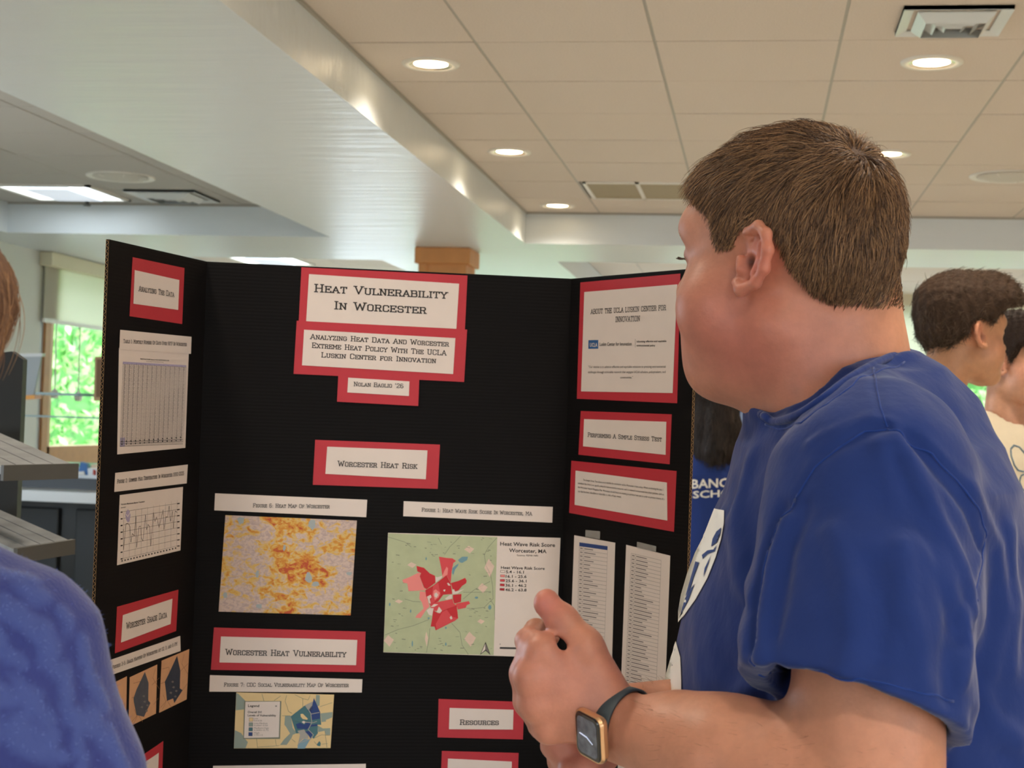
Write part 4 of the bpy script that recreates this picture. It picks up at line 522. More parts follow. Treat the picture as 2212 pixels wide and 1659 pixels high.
(('tabsheet','L','grey',0.0007,2),[[(543,1805),(577,1804)],[(543,1827),(590,1825)],[(543,1848),(590,1846)],[(543,1869),(577,1867)],[(543,1890),(591,1888)],[(543,1911),(591,1909)],[(543,1932),(578,1930)],[(543,1953),(591,1951)],[(543,1974),(591,1972)],[(543,1995),(578,1994)],[(543,2016),(591,2014)],[(543,2037),(591,2035)],[(544,2058),(578,2057)],[(544,2079),(591,2078)],[(544,2100),(591,2099)],[(544,2121),(578,2120)],[(544,2142),(591,2141)],[(544,2163),(591,2162)],[(544,2184),(578,2183)],[(544,2205),(591,2204)],[(544,2226),(591,2225)],[(544,2247),(579,2247)],[(544,2268),(592,2267)],[(544,2289),(592,2288)],[(544,2310),(579,2310)],[(544,2331),(592,2331)],[(544,2353),(592,2352)],[(544,2374),(579,2373)],[(544,2395),(592,2394)],[(545,2416),(592,2415)],[(545,2437),(579,2436)],[(545,2458),(592,2457)],[(545,2479),(592,2478)],[(545,2500),(579,2499)],[(545,2521),(592,2520)],[(545,2542),(592,2541)],[(545,2563),(579,2562)],[(545,2584),(593,2583)],[(545,2605),(593,2604)],[(545,2626),(580,2626)],[(545,2647),(593,2647)],[(545,2668),(593,2668)],[(545,2689),(580,2689)],[(545,2710),(593,2710)],[(545,2731),(593,2731)],[(545,2752),(580,2752)],[(546,2773),(593,2773)],[(546,2794),(593,2794)],[(546,2815),(580,2815)],[(546,2836),(593,2836)],[(546,2857),(593,2857)],[(546,2878),(580,2878)],[(546,2899),(593,2899)],[(546,2920),(593,2920)],[(546,2941),(581,2941)],[(546,2962),(594,2962)],[(673,1803),(708,1802)],[(673,1824),(721,1822)],[(673,1845),(721,1843)],[(673,1866),(708,1865)],[(673,1887),(721,1885)],[(673,1908),(721,1906)],[(673,1929),(708,1928)],[(673,1950),(721,1949)],[(673,1971),(721,1970)],[(673,1992),(708,1991)],[(674,2013),(722,2012)],[(674,2034),(722,2033)],[(674,2055),(709,2054)],[(674,2076),(722,2075)],[(674,2097),(722,2096)],[(674,2118),(709,2117)],[(674,2139),(722,2138)],[(674,2160),(722,2159)],[(674,2181),(709,2180)],[(674,2202),(722,2201)],[(674,2223),(722,2222)],[(674,2244),(709,2243)],[(674,2265),(722,2264)],[(674,2286),(722,2285)],[(674,2307),(709,2306)],[(674,2328),(722,2327)],[(674,2349),(722,2348)],[(674,2370),(709,2369)],[(674,2391),(722,2390)],[(674,2412),(722,2411)],[(674,2433),(709,2432)],[(675,2454),(723,2453)],[(675,2475),(723,2474)],[(675,2496),(709,2496)],[(675,2517),(723,2516)],[(675,2538),(723,2537)],[(675,2559),(710,2559)],[(675,2580),(723,2579)],[(675,2601),(723,2600)],[(675,2622),(710,2622)],[(675,2643),(723,2642)],[(675,2664),(723,2664)],[(675,2685),(710,2685)],[(675,2706),(723,2706)],[(675,2727),(723,2727)],[(675,2748),(710,2748)],[(675,2769),(723,2769)],[(675,2790),(723,2790)],[(675,2811),(710,2811)],[(675,2832),(723,2832)],[(675,2853),(723,2853)],[(675,2874),(710,2874)],[(675,2894),(723,2895)],[(676,2915),(724,2916)],[(676,2936),(710,2937)],[(676,2957),(724,2958)],[(805,1801),(840,1799)],[(805,1822),(853,1820)],[(805,1843),(853,1841)],[(805,1864),(840,1862)],[(805,1885),(853,1883)],[(805,1906),(853,1904)],[(805,1927),(840,1925)],[(805,1948),(854,1946)],[(805,1969),(854,1967)],[(805,1990),(840,1988)],[(805,2011),(854,2009)],[(805,2032),(854,2030)],[(805,2052),(840,2051)],[(805,2073),(854,2072)],[(805,2094),(854,2093)],[(805,2115),(841,2114)],[(805,2136),(854,2135)],[(805,2157),(854,2156)],[(805,2178),(841,2177)],[(805,2199),(854,2198)],[(805,2220),(854,2219)],[(805,2241),(841,2240)],[(805,2262),(854,2261)],[(806,2283),(854,2282)],[(806,2304),(841,2303)],[(806,2325),(854,2324)],[(806,2346),(854,2345)],[(806,2367),(841,2366)],[(806,2388),(854,2387)],[(806,2409),(854,2408)],[(806,2429),(841,2429)],[(806,2450),(854,2450)],[(806,2471),(854,2471)],[(806,2492),(841,2492)],[(806,2513),(854,2513)],[(806,2534),(854,2534)],[(806,2555),(841,2555)],[(806,2576),(854,2575)],[(806,2597),(855,2596)],[(806,2618),(841,2618)],[(806,2639),(855,2638)],[(806,2660),(855,2659)],[(806,2681),(841,2680)],[(806,2702),(855,2701)],[(806,2722),(855,2722)],[(806,2743),(841,2743)],[(806,2764),(855,2764)],[(806,2785),(855,2785)],[(806,2806),(842,2806)],[(806,2827),(855,2827)],[(806,2848),(855,2848)],[(806,2869),(842,2869)],[(806,2890),(855,2890)],[(806,2911),(855,2911)],[(807,2932),(842,2932)],[(807,2953),(855,2953)],[(938,1799),(974,1797)],[(938,1820),(987,1818)],[(938,1841),(987,1839)],[(938,1861),(974,1860)],[(938,1882),(987,1880)],[(938,1903),(987,1901)],[(938,1924),(974,1923)],[(938,1945),(987,1943)],[(938,1966),(987,1964)],[(938,1987),(974,1986)],[(938,2008),(987,2006)],[(938,2029),(987,2027)],[(938,2050),(974,2048)],[(938,2071),(987,2069)],[(938,2091),(987,2090)],[(938,2112),(974,2111)],[(938,2133),(987,2132)],[(938,2154),(987,2153)],[(938,2175),(974,2174)],[(938,2196),(987,2195)],[(938,2217),(987,2216)],[(938,2238),(974,2237)],[(938,2259),(987,2257)],[(938,2280),(987,2278)],[(938,2300),(974,2300)],[(938,2321),(987,2320)],[(938,2342),(987,2341)],[(938,2363),(974,2362)],[(938,2384),(987,2383)],[(938,2405),(987,2404)],[(938,2426),(974,2425)],[(938,2447),(988,2446)],[(938,2468),(988,2467)],[(938,2488),(974,2488)],[(939,2509),(988,2509)],[(939,2530),(988,2530)],[(939,2551),(974,2551)],[(939,2572),(988,2571)],[(939,2593),(988,2592)],[(939,2614),(974,2613)],[(939,2635),(988,2634)],[(939,2656),(988,2655)],[(939,2676),(974,2676)],[(939,2697),(988,2697)],[(939,2718),(988,2718)],[(939,2739),(974,2739)],[(939,2760),(988,2760)],[(939,2781),(988,2781)],[(939,2802),(974,2802)],[(939,2823),(988,2823)],[(939,2843),(988,2843)],[(939,2864),(974,2864)],[(939,2885),(988,2885)],[(939,2906),(988,2906)],[(939,2927),(975,2927)],[(939,2948),(988,2948)],[(1072,1796),(1109,1795)],[(1072,1817),(1122,1815)],[(1073,1838),(1122,1836)],[(1073,1859),(1109,1858)],[(1073,1880),(1122,1878)],[(1073,1901),(1122,1899)],[(1073,1922),(1109,1920)],[(1073,1942),(1122,1941)],[(1073,1963),(1122,1962)],[(1073,1984),(1109,1983)],[(1073,2005),(1122,2003)],[(1073,2026),(1122,2024)],[(1073,2047),(1109,2046)],[(1073,2068),(1122,2066)],[(1073,2088),(1122,2087)],[(1073,2109),(1109,2108)],[(1073,2130),(1122,2129)],[(1073,2151),(1122,2150)],[(1073,2172),(1109,2171)],[(1073,2193),(1122,2191)],[(1073,2214),(1122,2212)],[(1073,2234),(1109,2234)],[(1073,2255),(1122,2254)],[(1073,2276),(1122,2275)],[(1073,2297),(1109,2296)],[(1073,2318),(1122,2317)],[(1073,2339),(1122,2338)],[(1073,2360),(1109,2359)],[(1073,2380),(1122,2380)],[(1073,2401),(1122,2400)],[(1073,2422),(1109,2421)],[(1073,2443),(1122,2442)],[(1073,2464),(1122,2463)],[(1073,2485),(1109,2484)],[(1073,2505),(1122,2505)],[(1073,2526),(1122,2526)],[(1073,2547),(1109,2547)],[(1073,2568),(1122,2567)],[(1073,2589),(1122,2588)],[(1073,2610),(1109,2609)],[(1073,2630),(1122,2630)],[(1073,2651),(1122,2651)],[(1073,2672),(1109,2672)],[(1073,2693),(1122,2693)],[(1073,2714),(1122,2714)],[(1073,2735),(1109,2735)],[(1073,2755),(1122,2755)],[(1073,2776),(1122,2776)],[(1073,2797),(1109,2797)],[(1073,2818),(1122,2818)],[(1073,2839),(1122,2839)],[(1073,2860),(1109,2860)],[(1073,2880),(1122,2881)],[(1073,2901),(1122,2901)],[(1073,2922),(1109,2922)],[(1073,2943),(1122,2943)],[(1209,1794),(1245,1793)],[(1209,1815),(1259,1813)],[(1209,1836),(1259,1834)],[(1209,1857),(1245,1855)],[(1209,1877),(1259,1875)],[(1209,1898),(1259,1896)],[(1209,1919),(1245,1918)],[(1209,1940),(1259,1938)],[(1209,1961),(1259,1959)],[(1208,1981),(1245,1980)],[(1208,2002),(1259,2001)],[(1208,2023),(1259,2021)],[(1208,2044),(1245,2043)],[(1208,2065),(1259,2063)],[(1208,2085),(1259,2084)],[(1208,2106),(1245,2105)],[(1208,2127),(1259,2126)],[(1208,2148),(1259,2147)],[(1208,2169),(1245,2168)],[(1208,2190),(1259,2188)],[(1208,2210),(1259,2209)],[(1208,2231),(1245,2230)],[(1208,2252),(1259,2251)],[(1208,2273),(1259,2272)],[(1208,2294),(1245,2293)],[(1208,2314),(1258,2313)],[(1208,2335),(1258,2334)],[(1208,2356),(1245,2355)],[(1208,2377),(1258,2376)],[(1208,2398),(1258,2397)],[(1208,2418),(1245,2418)],[(1208,2439),(1258,2438)],[(1208,2460),(1258,2459)],[(1208,2481),(1245,2480)],[(1208,2502),(1258,2501)],[(1208,2522),(1258,2522)],[(1208,2543),(1245,2543)],[(1208,2564),(1258,2563)],[(1208,2585),(1258,2584)],[(1208,2605),(1245,2605)],[(1208,2626),(1258,2626)],[(1208,2647),(1258,2647)],[(1208,2668),(1245,2668)],[(1208,2689),(1258,2688)],[(1208,2709),(1258,2709)],[(1208,2730),(1245,2730)],[(1208,2751),(1258,2751)],[(1208,2772),(1258,2772)],[(1208,2793),(1245,2793)],[(1208,2813),(1258,2813)],[(1208,2834),(1258,2834)],[(1208,2855),(1244,2855)],[(1208,2876),(1258,2876)],[(1208,2896),(1258,2897)],[(1208,2917),(1244,2917)],[(1208,2938),(1258,2938)],[(1346,1792),(1383,1790)],[(1346,1812),(1397,1810)],[(1346,1833),(1397,1831)],[(1346,1854),(1383,1853)],[(1346,1875),(1397,1873)],[(1346,1896),(1397,1894)],[(1346,1916),(1383,1915)],[(1346,1937),(1397,1935)],[(1346,1958),(1397,1956)],[(1346,1979),(1383,1977)],[(1346,1999),(1397,1998)],[(1346,2020),(1397,2019)],[(1346,2041),(1383,2040)],[(1346,2062),(1397,2060)],[(1346,2082),(1397,2081)],[(1346,2103),(1383,2102)],[(1346,2124),(1397,2123)],[(1346,2145),(1396,2143)],[(1346,2166),(1383,2165)],[(1346,2186),(1396,2185)],[(1346,2207),(1396,2206)],[(1346,2228),(1383,2227)],[(1346,2249),(1396,2247)],[(1346,2269),(1396,2268)],[(1346,2290),(1382,2289)],[(1346,2311),(1396,2310)],[(1346,2332),(1396,2331)],[(1345,2352),(1382,2352)],[(1345,2373),(1396,2372)],[(1345,2394),(1396,2393)],[(1345,2415),(1382,2414)],[(1345,2435),(1396,2435)],[(1345,2456),(1396,2455)],[(1345,2477),(1382,2476)],[(1345,2498),(1396,2497)],[(1345,2518),(1396,2518)],[(1345,2539),(1382,2539)],[(1345,2560),(1396,2559)],[(1345,2581),(1396,2580)],[(1345,2601),(1382,2601)],[(1345,2622),(1396,2622)],[(1345,2643),(1396,2642)],[(1345,2664),(1382,2663)],[(1345,2684),(1396,2684)],[(1345,2705),(1396,2705)],[(1345,2726),(1382,2726)],[(1345,2746),(1396,2746)],[(1345,2767),(1396,2767)],[(1345,2788),(1382,2788)],[(1345,2809),(1396,2809)],[(1345,2829),(1396,2829)],[(1345,2850),(1382,2850)],[(1345,2871),(1396,2871)],[(1345,2892),(1396,2892)],[(1345,2912),(1382,2912)],[(1345,2933),(1395,2933)],[(1485,1789),(1523,1788)],[(1485,1810),(1537,1808)],[(1485,1831),(1537,1829)],[(1485,1851),(1523,1850)],[(1485,1872),(1537,1870)],[(1485,1893),(1536,1891)],[(1485,1914),(1522,1912)],[(1485,1934),(1536,1933)],[(1485,1955),(1536,1953)],[(1485,1976),(1522,1975)],[(1485,1997),(1536,1995)],[(1485,2017),(1536,2016)],[(1485,2038),(1522,2037)],[(1485,2059),(1536,2057)],[(1485,2079),(1536,2078)],[(1485,2100),(1522,2099)],[(1485,2121),(1536,2119)],[(1485,2142),(1536,2140)],[(1485,2162),(1522,2161)],[(1485,2183),(1536,2182)],[(1485,2204),(1536,2202)],[(1484,2224),(1522,2224)],[(1484,2245),(1536,2244)],[(1484,2266),(1536,2265)],[(1484,2287),(1522,2286)],[(1484,2307),(1536,2306)],[(1484,2328),(1536,2327)],[(1484,2349),(1522,2348)],[(1484,2369),(1535,2368)],[(1484,2390),(1535,2389)],[(1484,2411),(1521,2410)],[(1484,2431),(1535,2431)],[(1484,2452),(1535,2451)],[(1484,2473),(1521,2472)],[(1484,2494),(1535,2493)],[(1484,2514),(1535,2514)],[(1484,2535),(1521,2535)],[(1484,2556),(1535,2555)],[(1484,2576),(1535,2576)],[(1484,2597),(1521,2597)],[(1484,2618),(1535,2617)],[(1484,2638),(1535,2638)],[(1484,2659),(1521,2659)],[(1484,2680),(1535,2679)],[(1484,2700),(1535,2700)],[(1483,2721),(1521,2721)],[(1483,2742),(1535,2742)],[(1483,2763),(1535,2762)],[(1483,2783),(1521,2783)],[(1483,2804),(1535,2804)],[(1483,2825),(1535,2825)],[(1483,2845),(1520,2845)],[(1483,2866),(1534,2866)],[(1483,2887),(1534,2887)],[(1483,2907),(1520,2907)],[(1483,2928),(1534,2928)],[(1626,1787),(1664,1785)],[(1626,1808),(1678,1805)],[(1626,1828),(1678,1826)],[(1626,1849),(1664,1847)],[(1626,1870),(1678,1868)],[(1626,1890),(1678,1888)],[(1626,1911),(1663,1910)],[(1626,1932),(1678,1930)],[(1626,1952),(1678,1951)],[(1626,1973),(1663,1972)],[(1626,1994),(1677,1992)],[(1625,2014),(1677,2013)],[(1625,2035),(1663,2034)],[(1625,2056),(1677,2054)],[(1625,2076),(1677,2075)],[(1625,2097),(1663,2096)],[(1625,2118),(1677,2116)],[(1625,2138),(1677,2137)],[(1625,2159),(1663,2158)],[(1625,2180),(1677,2178)],[(1625,2200),(1677,2199)],[(1625,2221),(1663,2220)],[(1625,2242),(1677,2240)],[(1625,2262),(1677,2261)],[(1625,2283),(1662,2282)],[(1625,2304),(1677,2303)],[(1625,2324),(1676,2323)],[(1625,2345),(1662,2344)],[(1624,2366),(1676,2365)],[(1624,2386),(1676,2385)],[(1624,2407),(1662,2406)],[(1624,2428),(1676,2427)],[(1624,2448),(1676,2447)],[(1624,2469),(1662,2468)],[(1624,2489),(1676,2489)],[(1624,2510),(1676,2509)],[(1624,2531),(1662,2530)],[(1624,2551),(1676,2551)],[(1624,2572),(1676,2572)],[(1624,2593),(1662,2592)],[(1624,2613),(1676,2613)],[(1624,2634),(1676,2634)],[(1624,2655),(1661,2654)],[(1624,2675),(1675,2675)],[(1624,2696),(1675,2696)],[(1624,2717),(1661,2716)],[(1623,2737),(1675,2737)],[(1623,2758),(1675,2758)],[(1623,2778),(1661,2778)],[(1623,2799),(1675,2799)],[(1623,2820),(1675,2820)],[(1623,2840),(1661,2840)],[(1623,2861),(1675,2861)],[(1623,2882),(1675,2882)],[(1623,2902),(1661,2902)],[(1623,2923),(1675,2923)],[(1768,1784),(1807,1783)],[(1768,1805),(1821,1803)],[(1768,1826),(1821,1824)],[(1768,1846),(1806,1845)],[(1768,1867),(1821,1865)],[(1768,1888),(1821,1886)],[(1768,1908),(1806,1907)],[(1768,1929),(1820,1927)],[(1768,1949),(1820,1948)],[(1768,1970),(1806,1969)],[(1768,1991),(1820,1989)],[(1768,2011),(1820,2010)],[(1768,2032),(1806,2031)],[(1767,2053),(1820,2051)],[(1767,2073),(1820,2072)],[(1767,2094),(1805,2093)],[(1767,2114),(1820,2113)],[(1767,2135),(1820,2134)],[(1767,2156),(1805,2155)],[(1767,2176),(1819,2175)],[(1767,2197),(1819,2196)],[(1767,2218),(1805,2217)],[(1767,2238),(1819,2237)],[(1767,2259),(1819,2258)],[(1767,2279),(1805,2279)],[(1767,2300),(1819,2299)],[(1766,2321),(1819,2320)],[(1766,2341),(1805,2340)],[(1766,2362),(1819,2361)],[(1766,2382),(1819,2381)],[(1766,2403),(1804,2402)],[(1766,2424),(1819,2423)],[(1766,2444),(1819,2443)],[(1766,2465),(1804,2464)],[(1766,2485),(1818,2485)],[(1766,2506),(1818,2505)],[(1766,2527),(1804,2526)],[(1766,2547),(1818,2547)],[(1766,2568),(1818,2567)],[(1766,2588),(1804,2588)],[(1765,2609),(1818,2609)],[(1765,2630),(1818,2629)],[(1765,2650),(1803,2650)],[(1765,2671),(1818,2670)],[(1765,2691),(1818,2691)],[(1765,2712),(1803,2712)],[(1765,2733),(1817,2732)],[(1765,2753),(1817,2753)],[(1765,2774),(1803,2774)],[(1765,2794),(1817,2794)],[(1765,2815),(1817,2815)],[(1765,2835),(1803,2835)],[(1765,2856),(1817,2856)],[(1765,2877),(1817,2877)],[(1764,2897),(1803,2897)],[(1764,2918),(1817,2918)],[(1912,1782),(1951,1780)],[(1912,1803),(1965,1800)],[(1912,1823),(1965,1821)],[(1912,1844),(1951,1842)],[(1912,1864),(1965,1862)],[(1912,1885),(1965,1883)],[(1912,1905),(1950,1904)],[(1912,1926),(1965,1924)],[(1912,1947),(1965,1945)],[(1912,1967),(1950,1966)],[(1911,1988),(1965,1986)],[(1911,2008),(1964,2007)],[(1911,2029),(1950,2028)],[(1911,2049),(1964,2048)],[(1911,2070),(1964,2068)],[(1911,2091),(1950,2089)],[(1911,2111),(1964,2110)],[(1911,2132),(1964,2130)],[(1911,2152),(1949,2151)],[(1911,2173),(1964,2172)],[(1911,2193),(1964,2192)],[(1910,2214),(1949,2213)],[(1910,2235),(1963,2233)],[(1910,2255),(1963,2254)],[(1910,2276),(1949,2275)],[(1910,2296),(1963,2295)],[(1910,2317),(1963,2316)],[(1910,2337),(1948,2337)],[(1910,2358),(1963,2357)],[(1910,2378),(1963,2378)],[(1910,2399),(1948,2398)],[(1910,2420),(1963,2419)],[(1909,2440),(1963,2439)],[(1909,2461),(1948,2460)],[(1909,2481),(1962,2481)],[(1909,2502),(1962,2501)],[(1909,2522),(1948,2522)],[(1909,2543),(1962,2542)],[(1909,2563),(1962,2563)],[(1909,2584),(1947,2584)],[(1909,2605),(1962,2604)],[(1909,2625),(1962,2625)],[(1909,2646),(1947,2645)],[(1908,2666),(1962,2666)],[(1908,2687),(1961,2686)],[(1908,2707),(1947,2707)],[(1908,2728),(1961,2728)],[(1908,2748),(1961,2748)],[(1908,2769),(1947,2769)],[(1908,2789),(1961,2789)],[(1908,2810),(1961,2810)],[(1908,2830),(1946,2830)],[(1908,2851),(1961,2851)],[(1908,2872),(1961,2872)],[(1907,2892),(1946,2892)],[(1907,2913),(1960,2913)],[(2058,1779),(2097,1778)],[(2058,1800),(2112,1798)],[(2058,1821),(2111,1818)],[(2058,1841),(2097,1840)],[(2058,1862),(2111,1860)],[(2057,1882),(2111,1880)],[(2057,1903),(2096,1901)],[(2057,1923),(2111,1921)],[(2057,1944),(2111,1942)],[(2057,1964),(2096,1963)],[(2057,1985),(2111,1983)],[(2057,2005),(2110,2004)],[(2057,2026),(2096,2025)],[(2057,2046),(2110,2045)],[(2056,2067),(2110,2065)],[(2056,2087),(2095,2086)],[(2056,2108),(2110,2106)],[(2056,2128),(2110,2127)],[(2056,2149),(2095,2148)],[(2056,2169),(2110,2168)],[(2056,2190),(2109,2189)],[(2056,2210),(2095,2210)],[(2056,2231),(2109,2230)],[(2055,2251),(2109,2250)],[(2055,2272),(2094,2271)],[(2055,2292),(2109,2291)],[(2055,2313),(2109,2312)],[(2055,2334),(2094,2333)],[(2055,2354),(2109,2353)],[(2055,2375),(2109,2374)],[(2055,2395),(2094,2394)],[(2055,2416),(2108,2415)],[(2055,2436),(2108,2435)],[(2054,2457),(2093,2456)],[(2054,2477),(2108,2476)],[(2054,2498),(2108,2497)],[(2054,2518),(2093,2518)],[(2054,2539),(2108,2538)],[(2054,2559),(2108,2558)],[(2054,2580),(2093,2579)],[(2054,2600),(2107,2600)],[(2054,2621),(2107,2620)],[(2053,2641),(2092,2641)],[(2053,2661),(2107,2661)],[(2053,2682),(2107,2682)],[(2053,2702),(2092,2702)],[(2053,2723),(2107,2723)],[(2053,2743),(2107,2743)],[(2053,2764),(2092,2764)],[(2053,2784),(2106,2784)],[(2053,2805),(2106,2805)],[(2053,2825),(2091,2825)],[(2052,2846),(2106,2846)],[(2052,2866),(2106,2866)],[(2052,2887),(2091,2887)],[(2052,2907),(2106,2907)],[(2205,1777),(2245,1775)],[(2205,1797),(2259,1795)],[(2205,1818),(2259,1816)],[(2205,1838),(2244,1837)],[(2205,1859),(2259,1857)],[(2205,1879),(2259,1877)],[(2204,1900),(2244,1898)],[(2204,1920),(2259,1918)],[(2204,1941),(2259,1939)],[(2204,1961),(2244,1960)],[(2204,1982),(2258,1980)],[(2204,2002),(2258,2000)],[(2204,2023),(2243,2021)],[(2204,2043),(2258,2041)],[(2203,2064),(2258,2062)],[(2203,2084),(2243,2083)],[(2203,2105),(2258,2103)],[(2203,2125),(2257,2124)],[(2203,2145),(2242,2144)],[(2203,2166),(2257,2165)],[(2203,2186),(2257,2185)],[(2203,2207),(2242,2206)],[(2202,2227),(2257,2226)],[(2202,2248),(2257,2247)],[(2202,2268),(2242,2267)],[(2202,2289),(2256,2288)],[(2202,2309),(2256,2308)],[(2202,2330),(2241,2329)],[(2202,2350),(2256,2349)],[(2202,2371),(2256,2370)],[(2202,2391),(2241,2390)],[(2201,2411),(2256,2411)],[(2201,2432),(2256,2431)],[(2201,2452),(2241,2452)],[(2201,2473),(2255,2472)],[(2201,2493),(2255,2493)],[(2201,2514),(2240,2513)],[(2201,2534),(2255,2534)],[(2201,2555),(2255,2554)],[(2200,2575),(2240,2575)],[(2200,2595),(2255,2595)],[(2200,2616),(2254,2615)],[(2200,2636),(2239,2636)],[(2200,2657),(2254,2656)],[(2200,2677),(2254,2677)],[(2200,2698),(2239,2697)],[(2200,2718),(2254,2718)],[(2199,2739),(2254,2738)],[(2199,2759),(2239,2759)],[(2199,2779),(2253,2779)],[(2199,2800),(2253,2800)],[(2199,2820),(2238,2820)],[(2199,2841),(2253,2841)],[(2199,2861),(2253,2861)],[(2199,2882),(2238,2882)],[(2198,2902),(2253,2902)],[(2354,1774),(2394,1773)],[(2354,1795),(2409,1793)],[(2354,1815),(2409,1813)],[(2354,1836),(2394,1834)],[(2354,1856),(2409,1854)],[(2353,1877),(2408,1875)],[(2353,1897),(2393,1896)],[(2353,1917),(2408,1915)],[(2353,1938),(2408,1936)],[(2353,1958),(2393,1957)],[(2353,1979),(2408,1977)],[(2353,1999),(2408,1997)],[(2352,2020),(2392,2018)],[(2352,2040),(2407,2038)],[(2352,2060),(2407,2059)],[(2352,2081),(2392,2080)],[(2352,2101),(2407,2100)],[(2352,2122),(2407,2120)],[(2352,2142),(2392,2141)],[(2352,2162),(2406,2161)],[(2351,2183),(2406,2181)],[(2351,2203),(2391,2202)],[(2351,2224),(2406,2222)],[(2351,2244),(2406,2243)],[(2351,2264),(2391,2264)],[(2351,2285),(2406,2284)],[(2351,2305),(2405,2304)],[(2350,2326),(2390,2325)],[(2350,2346),(2405,2345)],[(2350,2366),(2405,2366)],[(2350,2387),(2390,2386)],[(2350,2407),(2405,2406)],[(2350,2428),(2405,2427)],[(2350,2448),(2389,2447)],[(2349,2468),(2404,2468)],[(2349,2489),(2404,2488)],[(2349,2509),(2389,2509)],[(2349,2530),(2404,2529)],[(2349,2550),(2404,2549)],[(2349,2570),(2389,2570)],[(2349,2591),(2403,2590)],[(2348,2611),(2403,2611)],[(2348,2632),(2388,2631)],[(2348,2652),(2403,2652)],[(2348,2672),(2403,2672)],[(2348,2693),(2388,2693)],[(2348,2713),(2403,2713)],[(2348,2734),(2402,2733)],[(2347,2754),(2387,2754)],[(2347,2774),(2402,2774)],[(2347,2795),(2402,2795)],[(2347,2815),(2387,2815)],[(2347,2835),(2402,2835)],[(2347,2856),(2402,2856)],[(2347,2876),(2386,2876)],[(2346,2897),(2401,2897)]]),
(('tabsheet','L','ink',0.0003,2),[[(504,1797),(2455,1766)],[(504,1818),(2455,1787)],[(504,1839),(2454,1808)],[(504,1860),(2454,1830)],[(504,1881),(2454,1851)],[(504,1902),(2453,1872)],[(504,1923),(2453,1893)],[(504,1944),(2453,1914)],[(505,1965),(2453,1935)],[(505,1986),(2452,1956)],[(505,2007),(2452,1978)],[(505,2028),(2452,1999)],[(505,2049),(2452,2020)],[(505,2070),(2451,2041)],[(505,2091),(2451,2062)],[(505,2112),(2451,2083)],[(505,2133),(2451,2104)],[(505,2154),(2450,2126)],[(505,2175),(2450,2147)],[(505,2196),(2450,2168)],[(505,2217),(2449,2189)],[(505,2238),(2449,2210)],[(505,2259),(2449,2231)],[(505,2280),(2449,2252)],[(505,2301),(2448,2273)],[(506,2322),(2448,2295)],[(506,2343),(2448,2316)],[(506,2364),(2448,2337)],[(506,2385),(2447,2358)],[(506,2406),(2447,2379)],[(506,2427),(2447,2400)],[(506,2448),(2447,2421)],[(506,2469),(2446,2442)],[(506,2490),(2446,2463)],[(506,2511),(2446,2485)],[(506,2532),(2445,2506)],[(506,2553),(2445,2527)],[(506,2574),(2445,2548)],[(506,2595),(2445,2569)],[(506,2616),(2444,2590)],[(506,2637),(2444,2611)],[(507,2658),(2444,2632)],[(507,2679),(2444,2653)],[(507,2700),(2443,2675)],[(507,2721),(2443,2696)],[(507,2742),(2443,2717)],[(507,2763),(2443,2738)],[(507,2784),(2442,2759)],[(507,2805),(2442,2780)],[(507,2826),(2442,2801)],[(507,2847),(2441,2822)],[(507,2867),(2441,2843)],[(507,2888),(2441,2864)],[(507,2909),(2441,2885)],[(507,2930),(2440,2907)],[(507,2951),(2440,2928)],[(507,2972),(2440,2949)],[(507,2993),(2440,2970)],[(508,3014),(2439,2991)],[(502,1772),(508,3017)],[(632,1770),(637,3013)],[(763,1768),(767,3010)],[(896,1766),(899,3006)],[(1030,1764),(1033,3002)],[(1166,1762),(1168,2999)],[(1303,1760),(1304,2995)],[(1442,1758),(1442,2992)],[(1582,1756),(1582,2988)],[(1724,1754),(1723,2984)],[(1867,1752),(1865,2980)],[(2013,1750),(2009,2976)],[(2159,1748),(2155,2972)],[(2308,1746),(2303,2968)],[(2458,1744),(2452,2964)]]),
(('tabsheet','L','ink',0.0006,2),[[(507,2947),(2440,2924)],[(507,2975),(2440,2952)],[(508,3014),(2439,2991)]]),
(('tabsheet','L','ink',0.0022,2),[[(541,2945),(576,2945)],[(544,2986),(579,2986)],[(671,2941),(706,2941)],[(674,2981),(709,2982)],[(802,2937),(837,2937)],[(805,2977),(840,2978)],[(934,2932),(970,2932)],[(937,2973),(973,2973)],[(1068,2928),(1104,2928)],[(1071,2969),(1107,2969)],[(1203,2923),(1239,2923)],[(1206,2965),(1242,2965)],[(1340,2919),(1377,2919)],[(1343,2960),(1380,2961)],[(1478,2914),(1515,2914)],[(1481,2956),(1518,2956)],[(1618,2910),(1656,2910)],[(1621,2952),(1659,2952)],[(1759,2905),(1797,2905)],[(1763,2947),(1801,2947)],[(1902,2900),(1941,2900)],[(1906,2943),(1944,2943)],[(2047,2895),(2086,2895)],[(2050,2938),(2089,2938)],[(2193,2890),(2233,2891)],[(2197,2933),(2236,2934)],[(2341,2886),(2381,2886)],[(2345,2929),(2385,2929)]]),
]
